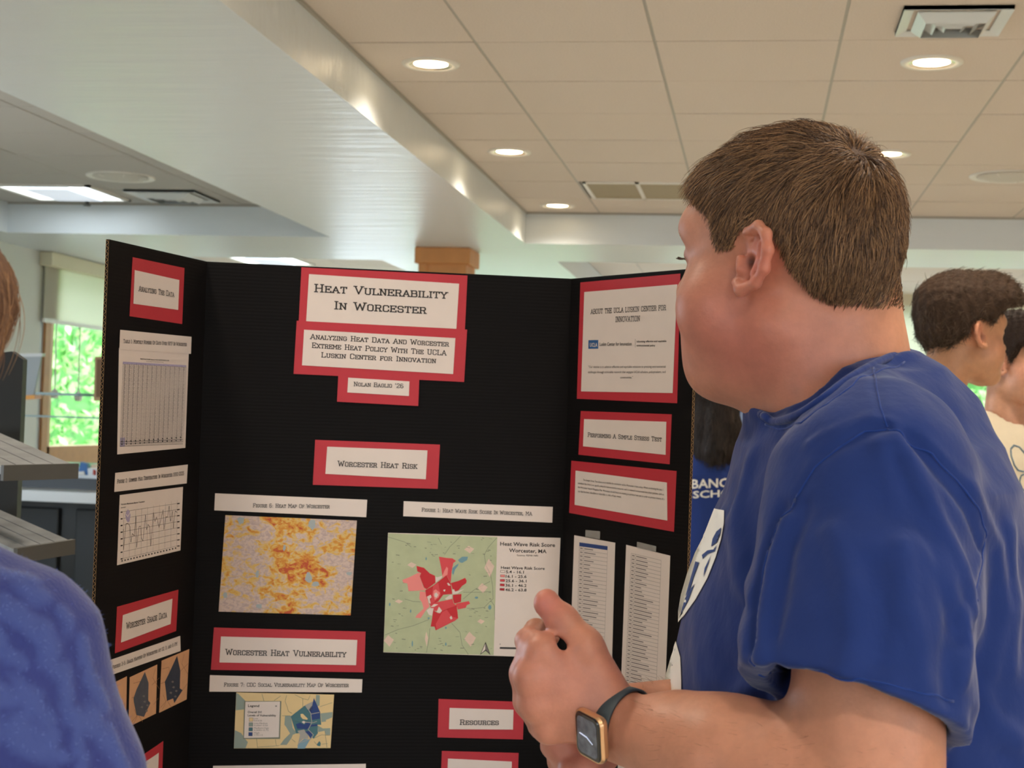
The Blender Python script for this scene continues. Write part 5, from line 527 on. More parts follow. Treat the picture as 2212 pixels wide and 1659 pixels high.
# ================================================================= THE ROOM
ZC, ZS = CAMZ + 1.278, CAMZ + 1.083        # tile ceiling, soffit underside
X0, Y0, T = -0.98018, 4.56779, .61
M_tile = mat('ceiling_tile', 'dad0c6', .9, noise=(170, .17), bump=(260, .5, (1, 1, 1), .002))
M_rail = mat('grid_rail', 'a9a59c', .45)
M_gyp = mat('painted_soffit', 'dbe3e8', .36, spec=.6, bump=(7, .6, (.25, 2.0, 1), .014))
M_wall = mat('wall_paint', 'dcdfd8', .7); M_cream = mat('cream_wall_paint', 'e6dcc4', .7)
M_trim = mat('white_trim', 'ecebe6', .4); M_floor = mat('floor_tile', 'dcd2c2', .5, noise=(2, .1))
XL, XR, YB, YF = -5.06, 4.6, -4.5, 14.8
def wallbox(name, a, b, m, parent=None, kind='structure'):
    o = box(name, a, b, m, parent)
    if parent is None: o['kind'] = kind
    return o
wallbox('floor', (XL-.2, YB-.2, -.1), (XR+.2, YF+.2, 0), M_floor)
ceil = thing('ceiling', None, None, (0, 0, ZC), kind='structure')
deck = MB().box((XL-.2, YB-.2, ZC+.03), (XR+.2, YF+.2, ZC+.2)).build('ceiling_deck', mat('dark_deck', '8c887e', .9), ceil)
REC = {'main': (-1.435, XR, YB, 9.45), 'left': (-4.75, -2.625, YB, 9.27), 'far': (-1.37, XR, 10.5, YF), 'farleft': (-4.75, -2.62, 10.6, 14.6)}
# soffits (dropped gypsum) fill everything outside the recesses
def soffit(x0, x1, y0, y1): box('soffit', (x0, y0, ZS), (x1, y1, ZC+.03), M_gyp, ceil)
soffit(-2.625, -1.435, YB, 9.27); soffit(XL, -4.75, YB, YF)
soffit(-4.75, -1.435, 9.27, 10.6) ; soffit(-1.435, XR, 9.45, 10.5); soffit(-2.62, -1.435, 10.6, YF); soffit(-4.75, -2.62, 14.6, YF)
soffit(-1.435, -1.37, 10.5, YF)
# openings of lamps, grilles and diffusers in the tile field: (recess, column, row) -> what sits there
tile_me = None
def tiles(rx, x_first, y_first, cols, rows, y_lo, y_hi, x_lo, x_hi, skip=()):
    for i in range(cols):
        for j in range(rows):
            a = x_first + i*T; b = y_first + j*T; x0, x1, y0, y1 = max(a, x_lo), min(a+T, x_hi), max(b, y_lo), min(b+T, y_hi)
            if x1-x0 < .03 or y1-y0 < .03 or (i, j) in skip: continue
            g = .0055; key = (round(x1-x0, 3), round(y1-y0, 3), rx == 'left')
            me = TILEMESH.get(key)
            if me is None:
                w, d = x1-x0-2*g, y1-y0-2*g; q = MB().box((0, 0, 0), (w, d, .016))
                me = bpy.data.meshes.new('tile'); me.from_pydata(q.V, [], q.F); me.materials.append(M_tiledim if rx == 'left' else M_tile); TILEMESH[key] = me
            o = bpy.data.objects.new('tile', me); COL.objects.link(o); o.parent = ceil; o.location = (x0+g, y0+g, rng.uniform(-.0012, .0012))
    for i in range(cols+1):
        x = x_first + i*T
        if x_lo < x < x_hi: box('ceiling_rail', (x-.007, y_lo, ZC+.002), (x+.007, y_hi, ZC+.012), M_rail, ceil)
    for j in range(rows+1):
        y = y_first + j*T
        if y_lo < y < y_hi: box('ceiling_rail', (x_lo, y-.006, ZC+.0035), (x_hi, y+.006, ZC+.0125), M_rail, ceil)
TILEMESH = {}; M_tiledim = mat('dimmed_ceiling_tile', 'bcbab6', .9, noise=(170, .14), bump=(260, .5, (1, 1, 1), .002))  # left recess tiles: its weaker, cooler light is put into a greyer colour
xf = X0 - T; yf = Y0 - 8*T
tiles('main', xf, yf, 10, 16, -.35, 9.45, -1.435, XR, skip={(2, 14), (3, 14)} if False else {(1, 14)})
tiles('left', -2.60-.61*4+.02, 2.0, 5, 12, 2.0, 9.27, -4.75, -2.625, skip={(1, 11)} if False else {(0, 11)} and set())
tiles('far', X0-T, 10.5, 10, 8, 10.5, YF, -1.37, XR)
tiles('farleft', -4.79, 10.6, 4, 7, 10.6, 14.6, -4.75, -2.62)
box('ceiling_panel', (-1.435, YB, ZC), (XR, -.36, ZC+.02), M_tile, ceil); box('ceiling_panel', (-4.75, YB, ZC), (-2.625, 1.99, ZC+.02), M_tile, ceil)
# metal angle where tiles meet the drop
for n, (x0, x1, y0, y1) in {'a': (-1.435, -1.425, YB, 9.45), 'b': (-1.435, XR, 9.44, 9.45), 'c': (-4.75, -2.625, 9.26, 9.27), 'd': (-2.635, -2.625, YB, 9.27)}.items():
    box('edge_rail', (x0, y0, ZC-.012), (x1, y1, ZC+.004), M_rail, ceil)

# walls: left with window band, far with window band, right, back with wide openings behind the camera
def wall_y(name, x0, x1, y, th, holes, m, z1=ZS):
    """wall standing along X at y; holes = [(xa, xb, za, zb)] sorted"""
    mb = MB(); x = x0
    for (a, b, c, d) in holes:
        mb.box((x, y, 0), (a, y+th, z1)); mb.box((a, y, 0), (b, y+th, c)); mb.box((a, y, d), (b, y+th, z1)); x = b
    mb.box((x, y, 0), (x1, y+th, z1)); o = mb.build(name, m); o['kind'] = 'structure'; return o
def wall_x(name, y0, y1, x, th, holes, m, z1=ZS):
    mb = MB(); y = y0
    for (a, b, c, d) in holes:
        mb.box((x, y, 0), (x+th, a, z1)); mb.box((x, a, 0), (x+th, b, c)); mb.box((x, a, d), (x+th, b, z1)); y = b
    mb.box((x, y, 0), (x+th, y1, z1)); o = mb.build(name, m); o['kind'] = 'structure'; return o
wall_x('wall_left', YB, YF, XL-.2, .2, [(3.6, 6.4, .95, 2.45), (10.42, 13.9, .95, 2.47)], M_wall)
wall_y('wall_far', XL-.2, XR+.2, YF, .2, [(-4.2, -1.6, .95, 2.64), (-.9, 4.2, .95, 2.64)], M_cream, ZC+.03)
wall_x('wall_right', YB, YF, XR, .2, [(-3, -.4, .95, 2.3)], M_cream, ZC+.03)
wall_y('wall_back', XL-.2, XR+.2, YB-.2, .2, [(-4.4, -2.4, .9, 2.3), (1.2, 3.2, .9, 2.3)], M_cream, ZC+.03)
M_wood = mat('honey_oak_frame', 'b98452', .45, noise=(14, .18), bump=(30, .15, (1, 1, .08)))
M_alu = mat('window_aluminium', 'c9ced2', .35, metal=.2)
M_pane = mat('window_pane', 'ffffff', .02, trans=1.0)
nt, lk, bs = nodes(M_pane); tr = nt.new('ShaderNodeBsdfTransparent'); gl = nt.new('ShaderNodeBsdfGlossy'); gl.inputs['Roughness'].default_value = .02
mx = nt.new('ShaderNodeMixShader'); mx.inputs[0].default_value = .06; lk.new(tr.outputs[0], mx.inputs[1]); lk.new(gl.outputs[0], mx.inputs[2]); lk.new(mx.outputs[0], nt['Material Output'].inputs[0])
M_shade = mat('roller_shade_fabric', 'e9e5da', .9); 
nt, lk, bs = nodes(M_shade); tl = nt.new('ShaderNodeBsdfTranslucent'); tl.inputs[0].default_value = hexc('e6e7d8'); mx = nt.new('ShaderNodeMixShader'); mx.inputs[0].default_value = .6
lk.new(bs.outputs[0], mx.inputs[1]); lk.new(tl.outputs[0], mx.inputs[2]); lk.new(mx.outputs[0], nt['Material Output'].inputs[0])
# left window beyond the counter
wn = thing('window_1', None, None, (XL, 10.42, .95), kind='structure')
box('window_frame', (XL-.17, 10.42, .95), (XL+.0, 10.47, 2.47), M_alu, wn)
box('window_frame', (XL-.17, 10.42, .95), (XL+.02, 13.9, 1.0), M_wood, wn)
box('window_frame', (XL-.10, 10.47, 1.0), (XL+.02, 10.56, 2.47), M_wood, wn)
box('window_sash', (XL-.07, 10.56, 1.0), (XL+.01, 10.62, 2.47), mat('pale_sash', 'd9b78c', .45), wn)
for y in (11.9, 13.1): box('window_mullion', (XL-.10, y, 1.0), (XL+.02, y+.07, 2.47), M_wood, wn)
box('window_frame', (XL-.12, 10.5, 1.0), (XL+.01, 13.9, 1.16), M_wood, wn)
box('window_sill', (XL-.05, 10.42, .93), (XL+.14, 13.9, .96), M_trim, wn)
for a, b in ((10.62, 11.9), (11.97, 13.1), (13.17, 13.9)): box('pane', (XL-.06, a, 1.16), (XL-.055, b, 2.47), M_pane, wn)
sh = thing('roller_shade', 'off-white roller shade half lowered over the left window', 'blind', (XL+.03, 10.4, 2.07))
box('shade_cloth', (XL+.03, 10.40, 2.075), (XL+.033, 13.9, 2.46), M_shade, sh); box('bottom_bar', (XL+.022, 10.40, 2.05), (XL+.042, 13.9, 2.08), M_trim, sh)
box('cassette', (XL+.005, 10.36, 2.45), (XL+.10, 13.95, 2.548), mat('shade_cassette', 'e0d9bd', .6), sh)
for n_, (px, py0, py1) in enumerate(((173, 706, 858), (122, 700, 852))):
    a = pt(px, py0, 10.9); b = pt(px-4, py1, 10.9)
    c = MB().tube([a, b], .006).build('pull_cord', M_trim, sh); MB().lathe(b, [(.0, -.03), (.022, -.025), (.03, 0), (.018, .03), (.004, .045)], 12).build('tassel', M_trim, c, True)
# other left windows (daylight), far windows
def simple_window(n, axis, a, b, z0, z1, pos):
    w = thing('window_%d' % n, None, None, (pos, a, z0) if axis == 'x' else (a, pos, z0), kind='structure')
    k = max(1, round((b-a)/1.3)); st = (b-a)/k
    for i in range(k+1):
        c = a + i*st; c0, c1 = max(a, c-.03), min(b, c+.03)
        box('window_frame', *(((pos, c0, z0), (pos+.08, c1, z1)) if axis == 'x' else ((c0, pos, z0), (c1, pos+.08, z1))), M_alu, w)
    for (c0, c1) in ((z0, z0+.05), (z1-.05, z1)):
        box('window_frame', *(((pos, a, c0), (pos+.08, b, c1)) if axis == 'x' else ((a, pos, c0), (b, pos+.08, c1))), M_alu, w)
    return w
simple_window(4, 'x', 3.6, 6.4, .95, 2.45, XL-.12)
simple_window(6, 'y', -4.2, -1.6, .95, 2.64, YF+.05)
w5 = simple_window(5, 'y', -.9, 4.2, .95, 2.64, YF+.05)
box('window_frame', (-.9, YF-.01, 2.02), (4.2, YF+.08, 2.09), mat('tan_mullion', 'b7a283', .5), w5)
for i in range(4): box('pane', (-.87+i*1.275, YF+.085, 1.0), (-.87+(i+1)*1.275-.06, YF+.09, 2.6), M_pane, w5)
for i, (a, b, zb) in enumerate(((-.88, 1.93, 2.10), (2.24, 4.18, 2.10))):
    s2 = thing('roller_shade', 'green-tinged translucent shade on the far window behind ' + ('the taller man' if i == 0 else 'the man in the cream shirt'), 'blind', (a, YF-.03, zb))
    box('shade_cloth', (a, YF-.03, zb), (b, YF-.027, 2.64), M_shade, s2); box('bottom_bar', (a, YF-.04, zb-.03), (b, YF-.02, zb), M_trim, s2)
# green outside
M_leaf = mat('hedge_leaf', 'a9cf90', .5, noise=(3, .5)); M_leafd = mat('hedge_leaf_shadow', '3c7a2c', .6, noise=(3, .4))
nt, lk, bs = nodes(M_leaf); tl = nt.new('ShaderNodeBsdfTranslucent'); tl.inputs[0].default_value = hexc('b4de8c'); mx = nt.new('ShaderNodeMixShader'); mx.inputs[0].default_value = .4
lk.new(bs.outputs[0], mx.inputs[1]); lk.new(tl.outputs[0], mx.inputs[2]); lk.new(mx.outputs[0], nt['Material Output'].inputs[0])
def hedge(label, lo, hi, n, size):
    lo = np.array(lo, float); hi = np.array(hi, float); h = thing('hedge', label, 'hedge', ((lo[0]+hi[0])/2, (lo[1]+hi[1])/2, 0))
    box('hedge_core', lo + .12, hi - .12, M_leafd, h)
    c = rng.uniform(lo, hi, (n, 3)); u = rng.normal(size=(n, 3)); u /= np.linalg.norm(u, axis=1)[:, None]; v = np.cross(u, rng.normal(size=(n, 3))); v /= np.linalg.norm(v, axis=1)[:, None]
    s = rng.uniform(.7, 1.3, (n, 1))*size; w = np.cross(u, v)
    V = np.stack([c-u*s, c+v*s*.5+w*s*.1, c+u*s, c-v*s*.5+w*s*.1], 1).reshape(-1, 3); Q = np.arange(4*n).reshape(-1, 4)
    o = npmesh('foliage', V, Q, M_leaf, h, False); o['kind'] = 'stuff'
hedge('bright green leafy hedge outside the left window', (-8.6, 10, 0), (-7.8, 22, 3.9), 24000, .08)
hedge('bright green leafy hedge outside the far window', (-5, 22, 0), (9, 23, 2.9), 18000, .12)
o = box('ground', (-30, -30, -.2), (30, 40, -.101), mat('grey_ground', 'a9a9a4', .9)); o['kind'] = 'structure'  # unseen ground, made grey to cut green light bouncing indoors

# ---------------------------------------------------------------- ceiling fittings
M_white = mat('white_enamel', 'e8e6df', .4); M_glow = mat('lamp_glow', 'ffe6c0', .5, emit=22, ecol='ffe2b4'); M_refl = mat('lamp_reflector', 'f3e6cf', .2, metal=.9)
M_led = mat('panel_glow', 'ffffff', .5, emit=3.0, ecol='f2fbff')
LAMPS = [(-1.2, 5.49, 'recessed downlight glowing beside the dropped beam, the nearest of the row'), (-1.2, 7.31, 'recessed downlight glowing beside the dropped beam, middle of the row'), (-1.2, 9.14, 'recessed downlight glowing in the corner of the tile ceiling, farthest of the row'),
         (.565, 5.49, 'recessed downlight glowing between the air diffuser and the man'), (.565, 7.31, 'recessed downlight glowing behind the back of the man\'s head')]
LAMPS += [(2.4, 5.49, None), (2.4, 7.31, None), (2.4, 9.14, None), (.565, 3.66, None), (2.4, 3.66, None), (2.4, 1.83, None), (.565, 0, None), (2.4, 0, None), (-1.2, 1.83, None), (.565, -1.83, None), (2.4, -1.83, None), (.9, 12.0, None), (3.0, 12.0, None), (-1.2, 3.66, None), (.565, 1.83, None)]  # unseen lamps carry on the grid; far-recess pair added to brighten that end
for n_, (x, y, lb) in enumerate(LAMPS):
    t_ = thing('downlight', lb or 'unseen recessed downlight in the tile ceiling', 'ceiling light', (x, y, ZC), group='recessed downlights')
    c = (x, y, ZC)
    MB().lathe(c, [(.078, -.001), (.080, -.008), (.100, -.009), (.106, -.004), (.106, .002)], 40).build('trim_ring', M_white, t_, True)
    MB().lathe(c, [(.079, -.007), (.066, -.003), (.060, -.002)], 40).build('reflector', M_refl, t_, True)
    MB().lathe(c, [(.064, -.0022), (.05, -.0035), (.02, -.0045), (.0, -.0048)], 32).build('lens', M_glow, t_, True)
    l = bpy.data.lights.new('downlight', 'SPOT'); l.energy = LIGHT_W; l.color = (1, .86, .70); l.spot_size = rad(140); l.spot_blend = .8; l.shadow_soft_size = .07
    lo = link('lamp_source', l, t_, (0, 0, -.03))
def disc_speaker(x, y, z, label):
    t_ = thing('ceiling_speaker', label, 'speaker', (x, y, z))
    MB().lathe((x, y, z), [(.15, .004), (.185, -.004), (.19, .0), (.19, .004)], 48).build('rim', M_white, t_, True)
    mb = MB(); mb.lathe((x, y, z), [(.155, -.001), (.10, -.012), (.05, -.015), (0, -.016)], 48); mb.build('grille', mat('speaker_grille', 'cfccc4', .6, bump=(900, .6)), t_, True)
    for a in range(6):
        an = a*math.pi/3; MB().tube([(x+.11*math.cos(an), y+.11*math.sin(an), z-.014), (x+.15*math.cos(an), y+.15*math.sin(an), z-.006)], .002, 5).build('rib', M_white, t_)
disc_speaker(1.20, 7.93, ZC-.004, 'round white speaker grille in the tile ceiling at the right edge')
disc_speaker(-3.53, 8.18, ZC-.004, 'round white speaker grille in the dimmer ceiling above the square light panel')
disc_speaker(-3.05, 11.2, ZC-.004, 'round white speaker grille in the far ceiling behind the display board')
def panel_light(x0, y0, label):
    t_ = thing('light_panel', label, 'ceiling light', (x0+.3, y0+.3, ZC))
    for a, b in (((x0, y0), (x0+.61, y0+.03)), ((x0, y0+.58), (x0+.61, y0+.61)), ((x0, y0), (x0+.03, y0+.61)), ((x0+.58, y0), (x0+.61, y0+.61))):
        box('frame', (a[0], a[1], ZC-.012), (b[0], b[1], ZC+.004), M_white, t_)
    d = MB(); d.hexa([(x0+.03, y0+.03, ZC-.004), (x0+.58, y0+.03, ZC-.004), (x0+.58, y0+.58, ZC-.004), (x0+.03, y0+.58, ZC-.004), (x0+.03, y0+.03, ZC), (x0+.58, y0+.03, ZC), (x0+.58, y0+.58, ZC), (x0+.03, y0+.58, ZC)])
    d.build('diffuser', M_led, t_)
    box('center_basket', (x0+.16, y0+.06, ZC-.02), (x0+.45, y0+.55, ZC-.006), mat('basket_lamp', 'dfe7ef', .4, emit=.55, ecol='e6f0ff'), t_)
    l = bpy.data.lights.new('panel', 'AREA'); l.size = .5; l.energy = 2.5; l.color = (.9, .97, 1); link('lamp_source', l, t_, (0, 0, -.04))
panel_light(-4.47, 8.50, 'square fluorescent light panel glowing white in the dimmer ceiling at left')
panel_light(-4.40, 12.35, 'square light panel glowing just above the top edge of the display board')
# square louvred diffuser at the upper right
M_dif = mat('diffuser_enamel', 'd9e0e3', .3); M_dark = mat('vent_dark', '4c463d', .8)
def pyramid_vent(cx, cy, half, label, m=M_dif):
    t_ = thing('air_diffuser', label, 'vent', (cx, cy, ZC)); z = ZC - .004
    def ring(r0, z0, r1, z1, nm):
        V = [(cx+sx*r, cy+sy*r, zz) for (r, zz) in ((r0, z0), (r1, z1)) for sx, sy in ((-1,-1),(1,-1),(1,1),(-1,1))]
        V += [(v[0], v[1], v[2]+.002) for v in V]
        Fc = [(k, (k+1) % 4, 4+(k+1) % 4, 4+k) for k in range(4)] + [(8+k, 12+k, 12+(k+1) % 4, 8+(k+1) % 4) for k in range(4)]
        mesh(nm, V, Fc, m, t_)
    box('backing', (cx-half*.85, cy-half*.85, ZC+.001), (cx+half*.85, cy+half*.85, ZC+.02), M_dark, t_)
    ring(half, z-.012, half*.80, z-.002, 'frame'); ring(half, z-.012, half, z+.004, 'frame')
    for k, r in enumerate((.72, .52, .32)): ring(half*r, z-.006, half*(r-.17), z-.034, 'louvre')
pyramid_vent(.565, 4.915, .16, 'square white air diffuser with nested louvres at the upper right')
pyramid_vent(-3.50, 8.88, .22, 'square air diffuser in the dimmer ceiling between the light panel and the beam')
# return grille with two flat panels
t_ = thing('return_grille', 'beige return air grille of two panels in the ceiling left of the man\'s head', 'vent', (-.66, 8.5, ZC))
M_gr = mat('beige_grille', 'a59777', .6)
box('frame', (-.95, 8.22, ZC-.008), (-.36, 8.25, ZC+.004), M_white, t_); box('frame', (-.95, 8.80, ZC-.008), (-.36, 8.83, ZC+.004), M_white, t_)
for x in (-.955, -.67, -.385): box('frame', (x, 8.22, ZC-.008), (x+.022, 8.83, ZC+.004), M_white, t_)
for a in (-.933, -.648):
    for k in range(14): box('slat', (a, 8.255+k*.039, ZC-.006), (a+.262, 8.255+k*.039+.034, ZC-.003), M_gr, t_)
box('backing', (-.95, 8.24, ZC+.003), (-.37, 8.82, ZC+.02), M_dark, t_)
for x, y, lb in ((-4.15, 9.12, 'small ceiling sprinkler below the square light panel at left'), (1.93, 12.94, 'small ceiling sprinkler above the two men at right')):
    t_ = thing('sprinkler', lb, 'sprinkler', (x, y, ZC)); z = ZC
    MB().lathe((x, y, z), [(.045, .0), (.045, -.004), (.02, -.01), (.0, -.01)], 20).build('escutcheon', M_white, t_, True)
    MB().lathe((x, y, z), [(.012, -.008), (.014, -.03), (.026, -.034), (.02, -.04), (0, -.042)], 16).build('head', mat('sprinkler_metal', '55544f', .4, metal=.7), t_, True)

# wooden column
t_ = thing('wood_column', 'square oak clad column with a capital rising behind the display board', 'column', (-1.99, 9.9, 0))
M_oak = mat('oak', 'cc8c50', .5, noise=(10, .2), bump=(24, .2, (1, 1, .06)))
c0 = np.array([-2.02, 9.76]); 
box('shaft', (-2.165, 9.745, 0), (-1.855, 10.055, ZS-.09), M_oak, t_); bevel(box('capital', (-2.19, 9.72, ZS-.105), (-1.83, 10.08, ZS), M_oak, t_), .006)
for x in (-2.165, -1.905): box('corner_post', (x, 9.735, 0), (x+.05, 9.75, ZS-.105), M_oak, t_)

# ================================================================= SERVING COUNTER at left
M_black = mat('black_laminate', '15181a', .35); M_metal = mat('brushed_rail', 'b9bab8', .35, metal=.3); M_glass = mat('glass_green', 'cfe8dd', .05, alpha=.32); M_glassedge = mat('glass_edge', '5f7f76', .2)
ct = thing('serving_counter', 'black panelled serving counter with pale top and tray rail below the left window', 'counter', (-3.6, 8.2, 0))
y0 = 8.05
box('countertop', (-5.0, y0, 1.07), (-2.0, y0+.75, 1.125), M_metal, ct)
box('tray_rail', (-5.0, y0-.34, .955), (-2.0, y0-.04, 1.01), M_metal, ct)
box('rail_groove', (-5.0, y0-.04, .99), (-2.0, y0+.04, 1.07), M_black, ct)
box('base', (-5.0, y0+.03, .0), (-2.0, y0+.7, 1.07), M_black, ct)
for i in range(7): 
    a = -4.98 + i*.43
    bevel(box('base_panel', (a+.03, y0-.0, .12), (a+.36, y0+.03, .90), mat('black_panel', '1d2226', .5), ct), .008)
for x in (-4.9, -3.2, -2.1):
    box('guard_post', (x, y0+.33, 1.12), (x+.03, y0+.36, 1.53), M_metal, ct)
box('glass_shelf', (-4.98, y0+.1, 1.52), (-2.0, y0+.6, 1.53), M_glass, ct); box('shelf_edge', (-4.98, y0+.09, 1.518), (-2.0, y0+.1, 1.533), M_glassedge, ct)
box('glass_shelf', (-4.98, y0+.1, 1.395), (-2.0, y0+.55, 1.403), M_glass, ct); box('shelf_edge', (-4.98, y0+.09, 1.394), (-2.0, y0+.1, 1.404), M_glassedge, ct)
box('mat', (-4.9, y0+.1, 1.126), (-2.2, y0+.6, 1.132), mat('green_mat', '3f8f63', .4), ct)
# little things on the counter
def quadprism(name, pxs, z, dz, m, parent=None):
    f = np.array([pt(x, y, z) for x, y in pxs]); bk = f + RC[:, 1]*dz
    n = len(pxs); V = list(f)+list(bk); Fc = [tuple(range(n))[::-1], tuple(range(n, 2*n))] + [(k, (k+1) % n, n+(k+1) % n, n+k) for k in range(n)]
    return mesh(name, V, Fc, m, parent)
t_ = thing('menu_holder', 'grey slanted sign holder standing on the glass shelf by the black rack', 'sign holder', pt(70, 862, 8.2))
quadprism('holder', [(40, 768), (90, 766), (72, 856), (40, 858)], 8.25, .02, mat('holder_grey', '9aa3a8', .4), t_)
quadprism('holder_rim', [(40, 764), (92, 763), (91, 770), (40, 771)], 8.24, .05, mat('holder_rim', 'cfd4d6', .3), t_)
quadprism('holder_foot', [(40, 855), (74, 853), (76, 862), (40, 864)], 8.2, .12, mat('orange_foot', 'd99a4a', .5), t_)
t_ = thing('wood_box', 'brown wooden box standing on the glass shelf against the display board edge', 'box', pt(215, 864, 8.3))
quadprism('case', [(205, 770), (226, 770), (224, 866), (202, 866)], 8.3, .12, mat('box_wood', 'a98a66', .6), t_); quadprism('inlay', [(209, 776), (222, 776), (221, 858), (207, 858)], 8.297, .01, mat('box_wood_dark', '6f5236', .6), t_)
t_ = thing('blue_packet', 'small blue and white packet on the counter behind the slanted shelf', 'packet', pt(178, 1030, 8.45)); quadprism('packet', [(168, 1026), (190, 1026), (188, 1002), (174, 998)], 8.5, .05, mat('packet_blue', '3f74b5', .4), t_); quadprism('packet_label', [(166, 1026), (183, 1026), (181, 1018), (168, 1019)], 8.49, .01, M_trim, t_)
t_ = thing('fruit_packet', 'small red and cream packet on the counter against the display board edge', 'packet', pt(206, 1030, 8.45)); quadprism('packet', [(196, 1026), (216, 1026), (216, 1002), (197, 1004)], 8.5, .05, mat('packet_cream', 'e2cdb0', .4), t_); quadprism('packet_mark', [(200, 1025), (206, 1027), (207, 1016), (201, 1014)], 8.49, .01, mat('packet_red', 'b5412f', .4), t_)

# ================================================================= SLANTED SHELF RACK at left
M_rk = mat('black_stained_wood', '0e1011', .5, noise=(12, .25), bump=(30, .25, (1, 1, .1)))
M_gray = mat('weathered_grey_wood', '85888a', .6, noise=(14, .5), bump=(30, .5, (1, .3, 1)))
M_lip = mat('grey_shelf_lip', '5c5b58', .6, noise=(20, .1))
zr = 3.45
rk = thing('tiered_rack', 'black upright rack with grey slanted plank shelves at the left edge', 'shelf', (pt(0, 1100, zr)[0], pt(0, 1100, zr)[1], 0))
top = [(-120, 790), (-90, 765), (0, 762), (25, 759), (50, 777)]
f = [pt(x, y, zr) for x, y in top] + [None, None]
f[5] = pt(28, 1260, zr); f[6] = pt(-150, 1270, zr); f[5][2] = 0; f[6][2] = 0
V = [np.array(v) for v in f]; V += [v + RC[:, 1]*.03 for v in V]; n = 7
mesh('upright', V, [tuple(range(n))[::-1], tuple(range(n, 2*n))] + [(k, (k+1) % n, n+(k+1) % n, n+k) for k in range(n)], M_rk, rk)
def slant(A, B, D, th, planks, lip):
    """plank surface from the lip edge A-B back to D (beside B); planks run from lip to back"""
    A, B, D = map(np.array, (A, B, D)); Cc = A + (D - B); nrm = np.cross(B-A, D-B); nrm /= np.linalg.norm(nrm); nrm *= np.sign(nrm[2]); g = .04
    for i in range(planks):
        s, e = (i+g)/planks, (i+1-g)/planks; a = A+(B-A)*s; b = A+(B-A)*e; c = Cc+(D-Cc)*e; d = Cc+(D-Cc)*s
        MB().hexa([a-nrm*th, b-nrm*th, c-nrm*th, d-nrm*th, a, b, c, d]).build('plank', M_gray, rk)
    dn = np.array([0, 0, -1.]); L = lip; out = np.cross(B-A, [0, 0, 1]); out /= np.linalg.norm(out); out *= -np.sign(out @ (D-B)); 
    MB().hexa([A+dn*L, B+dn*L, B+dn*L-out*.012, A+dn*L-out*.012, A+nrm*.006, B+nrm*.006, B+nrm*.006-out*.012, A+nrm*.006-out*.012]).build('lip', M_lip, rk)
slant(pt(8, 1012, 2.85), pt(170, 1008, 2.95), pt(-20, 926, 3.35), .014, 4, .023)
slant(pt(38, 1192, 2.85), pt(163, 1172, 2.95), pt(-20, 1092, 3.35), .014, 4, .022)
slant(pt(8, 1372, 2.85), pt(160, 1350, 2.95), pt(-20, 1262, 3.35), .014, 4, .022)
box('foot', tuple(pt(-150, 1600, zr)[:2] + np.array([-.02, -.15])) + (0,), tuple(pt(28, 1600, zr)[:2] + np.array([.02, .4])) + (.04,), M_rk, rk)

# ================================================================= TABLE and DISPLAY BOARD
TL, HL, HR, TR = [np.array(v) for v in (TL, HL, HR, TR)]
BH = .9144; zt = TL[2] - BH
tb = thing('display_table', 'folding table under the black display board', 'table', (-.5, 2.45, 0))
box('tabletop', (-1.25, 2.05, zt-.04), (.35, 2.81, zt-.0005), mat('table_grey', '8d8a85', .5), tb)
for x, y in ((-1.18, 2.12), (.28, 2.12), (-1.18, 2.74), (.28, 2.74)): MB().tube([(x, y, 0), (x, y, zt-.04)], .015).build('leg', M_metal, tb)
bd = thing('display_board', 'black tri-fold cardboard display board covered with red and white papers', 'display board', (-.6, 2.5, zt))
M_card = mat('black_corrugated_card', '0a0809', .7, spec=.15)
nt, lk, bs = nodes(M_card); tc = nt.new('ShaderNodeTexCoord'); wv = nt.new('ShaderNodeTexWave'); wv.bands_direction = 'Z'; wv.inputs['Scale'].default_value = 55; wv.inputs['Distortion'].default_value = .8
bp = nt.new('ShaderNodeBump'); bp.inputs['Strength'].default_value = .12; bp.inputs['Distance'].default_value = .001; lk.new(tc.outputs['Object'], wv.inputs['Vector']); lk.new(wv.outputs['Fac'], bp.inputs['Height']); lk.new(bp.outputs[0], bs.inputs['Normal'])
M_kraft = mat('kraft_fluting', '8a6a45', .8)
PAN = {'L': (TL, HL), 'C': (HL, HR), 'R': (HR, TR)}
def bpos(p, u, v, off=0.):
    a, b = PAN[p]; e = (b-a)/np.linalg.norm(b-a); n = np.array([e[1], -e[0], 0]); return a + e*u + n*off - np.array([0, 0, v])
for p, nm in (('L', 'side_panel'), ('C', 'center_panel'), ('R', 'side_panel')):
    w = np.linalg.norm(PAN[p][1]-PAN[p][0]); th = .005
    V = [bpos(p, u, v, o) for o in (0, -th) for (u, v) in ((0, BH), (w, BH), (w, 0), (0, 0))]
    pnl = MB().add(V, [(0,1,2,3),(4,7,6,5),(0,4,5,1),(1,5,6,2),(2,6,7,3),(3,7,4,0)]).build(nm, M_card, bd)
    if p != 'C':
        u = -.0004 if p == 'L' else w+.0004; mb = MB(); k = 0; st = .0042; N = int(BH/st)
        for i in range(N):
            o0, o1 = (-.0004, -th+.0004) if i % 2 else (-th+.0004, -.0004); v0, v1 = i*st, (i+1)*st
            q = [bpos(p, u, v0, o0), bpos(p, u, v0+.0010, o0), bpos(p, u, v1+.0010, o1), bpos(p, u, v1, o1)]
            mb.add(q, [(0, 1, 2, 3)])
        for o0 in (0, -th+.0005): mb.add([bpos(p, u, 0, o0), bpos(p, u, BH, o0), bpos(p, u, BH, o0-.0005), bpos(p, u, 0, o0-.0005)], [(0, 1, 2, 3)])
        mb.build('fluted_edge', M_kraft, pnl)
PAPER = mat('white_paper', 'dfd2ca', .75, noise=(30, .035)); REDP = mat('red_card', 'b92c39', .62, noise=(45, .05))
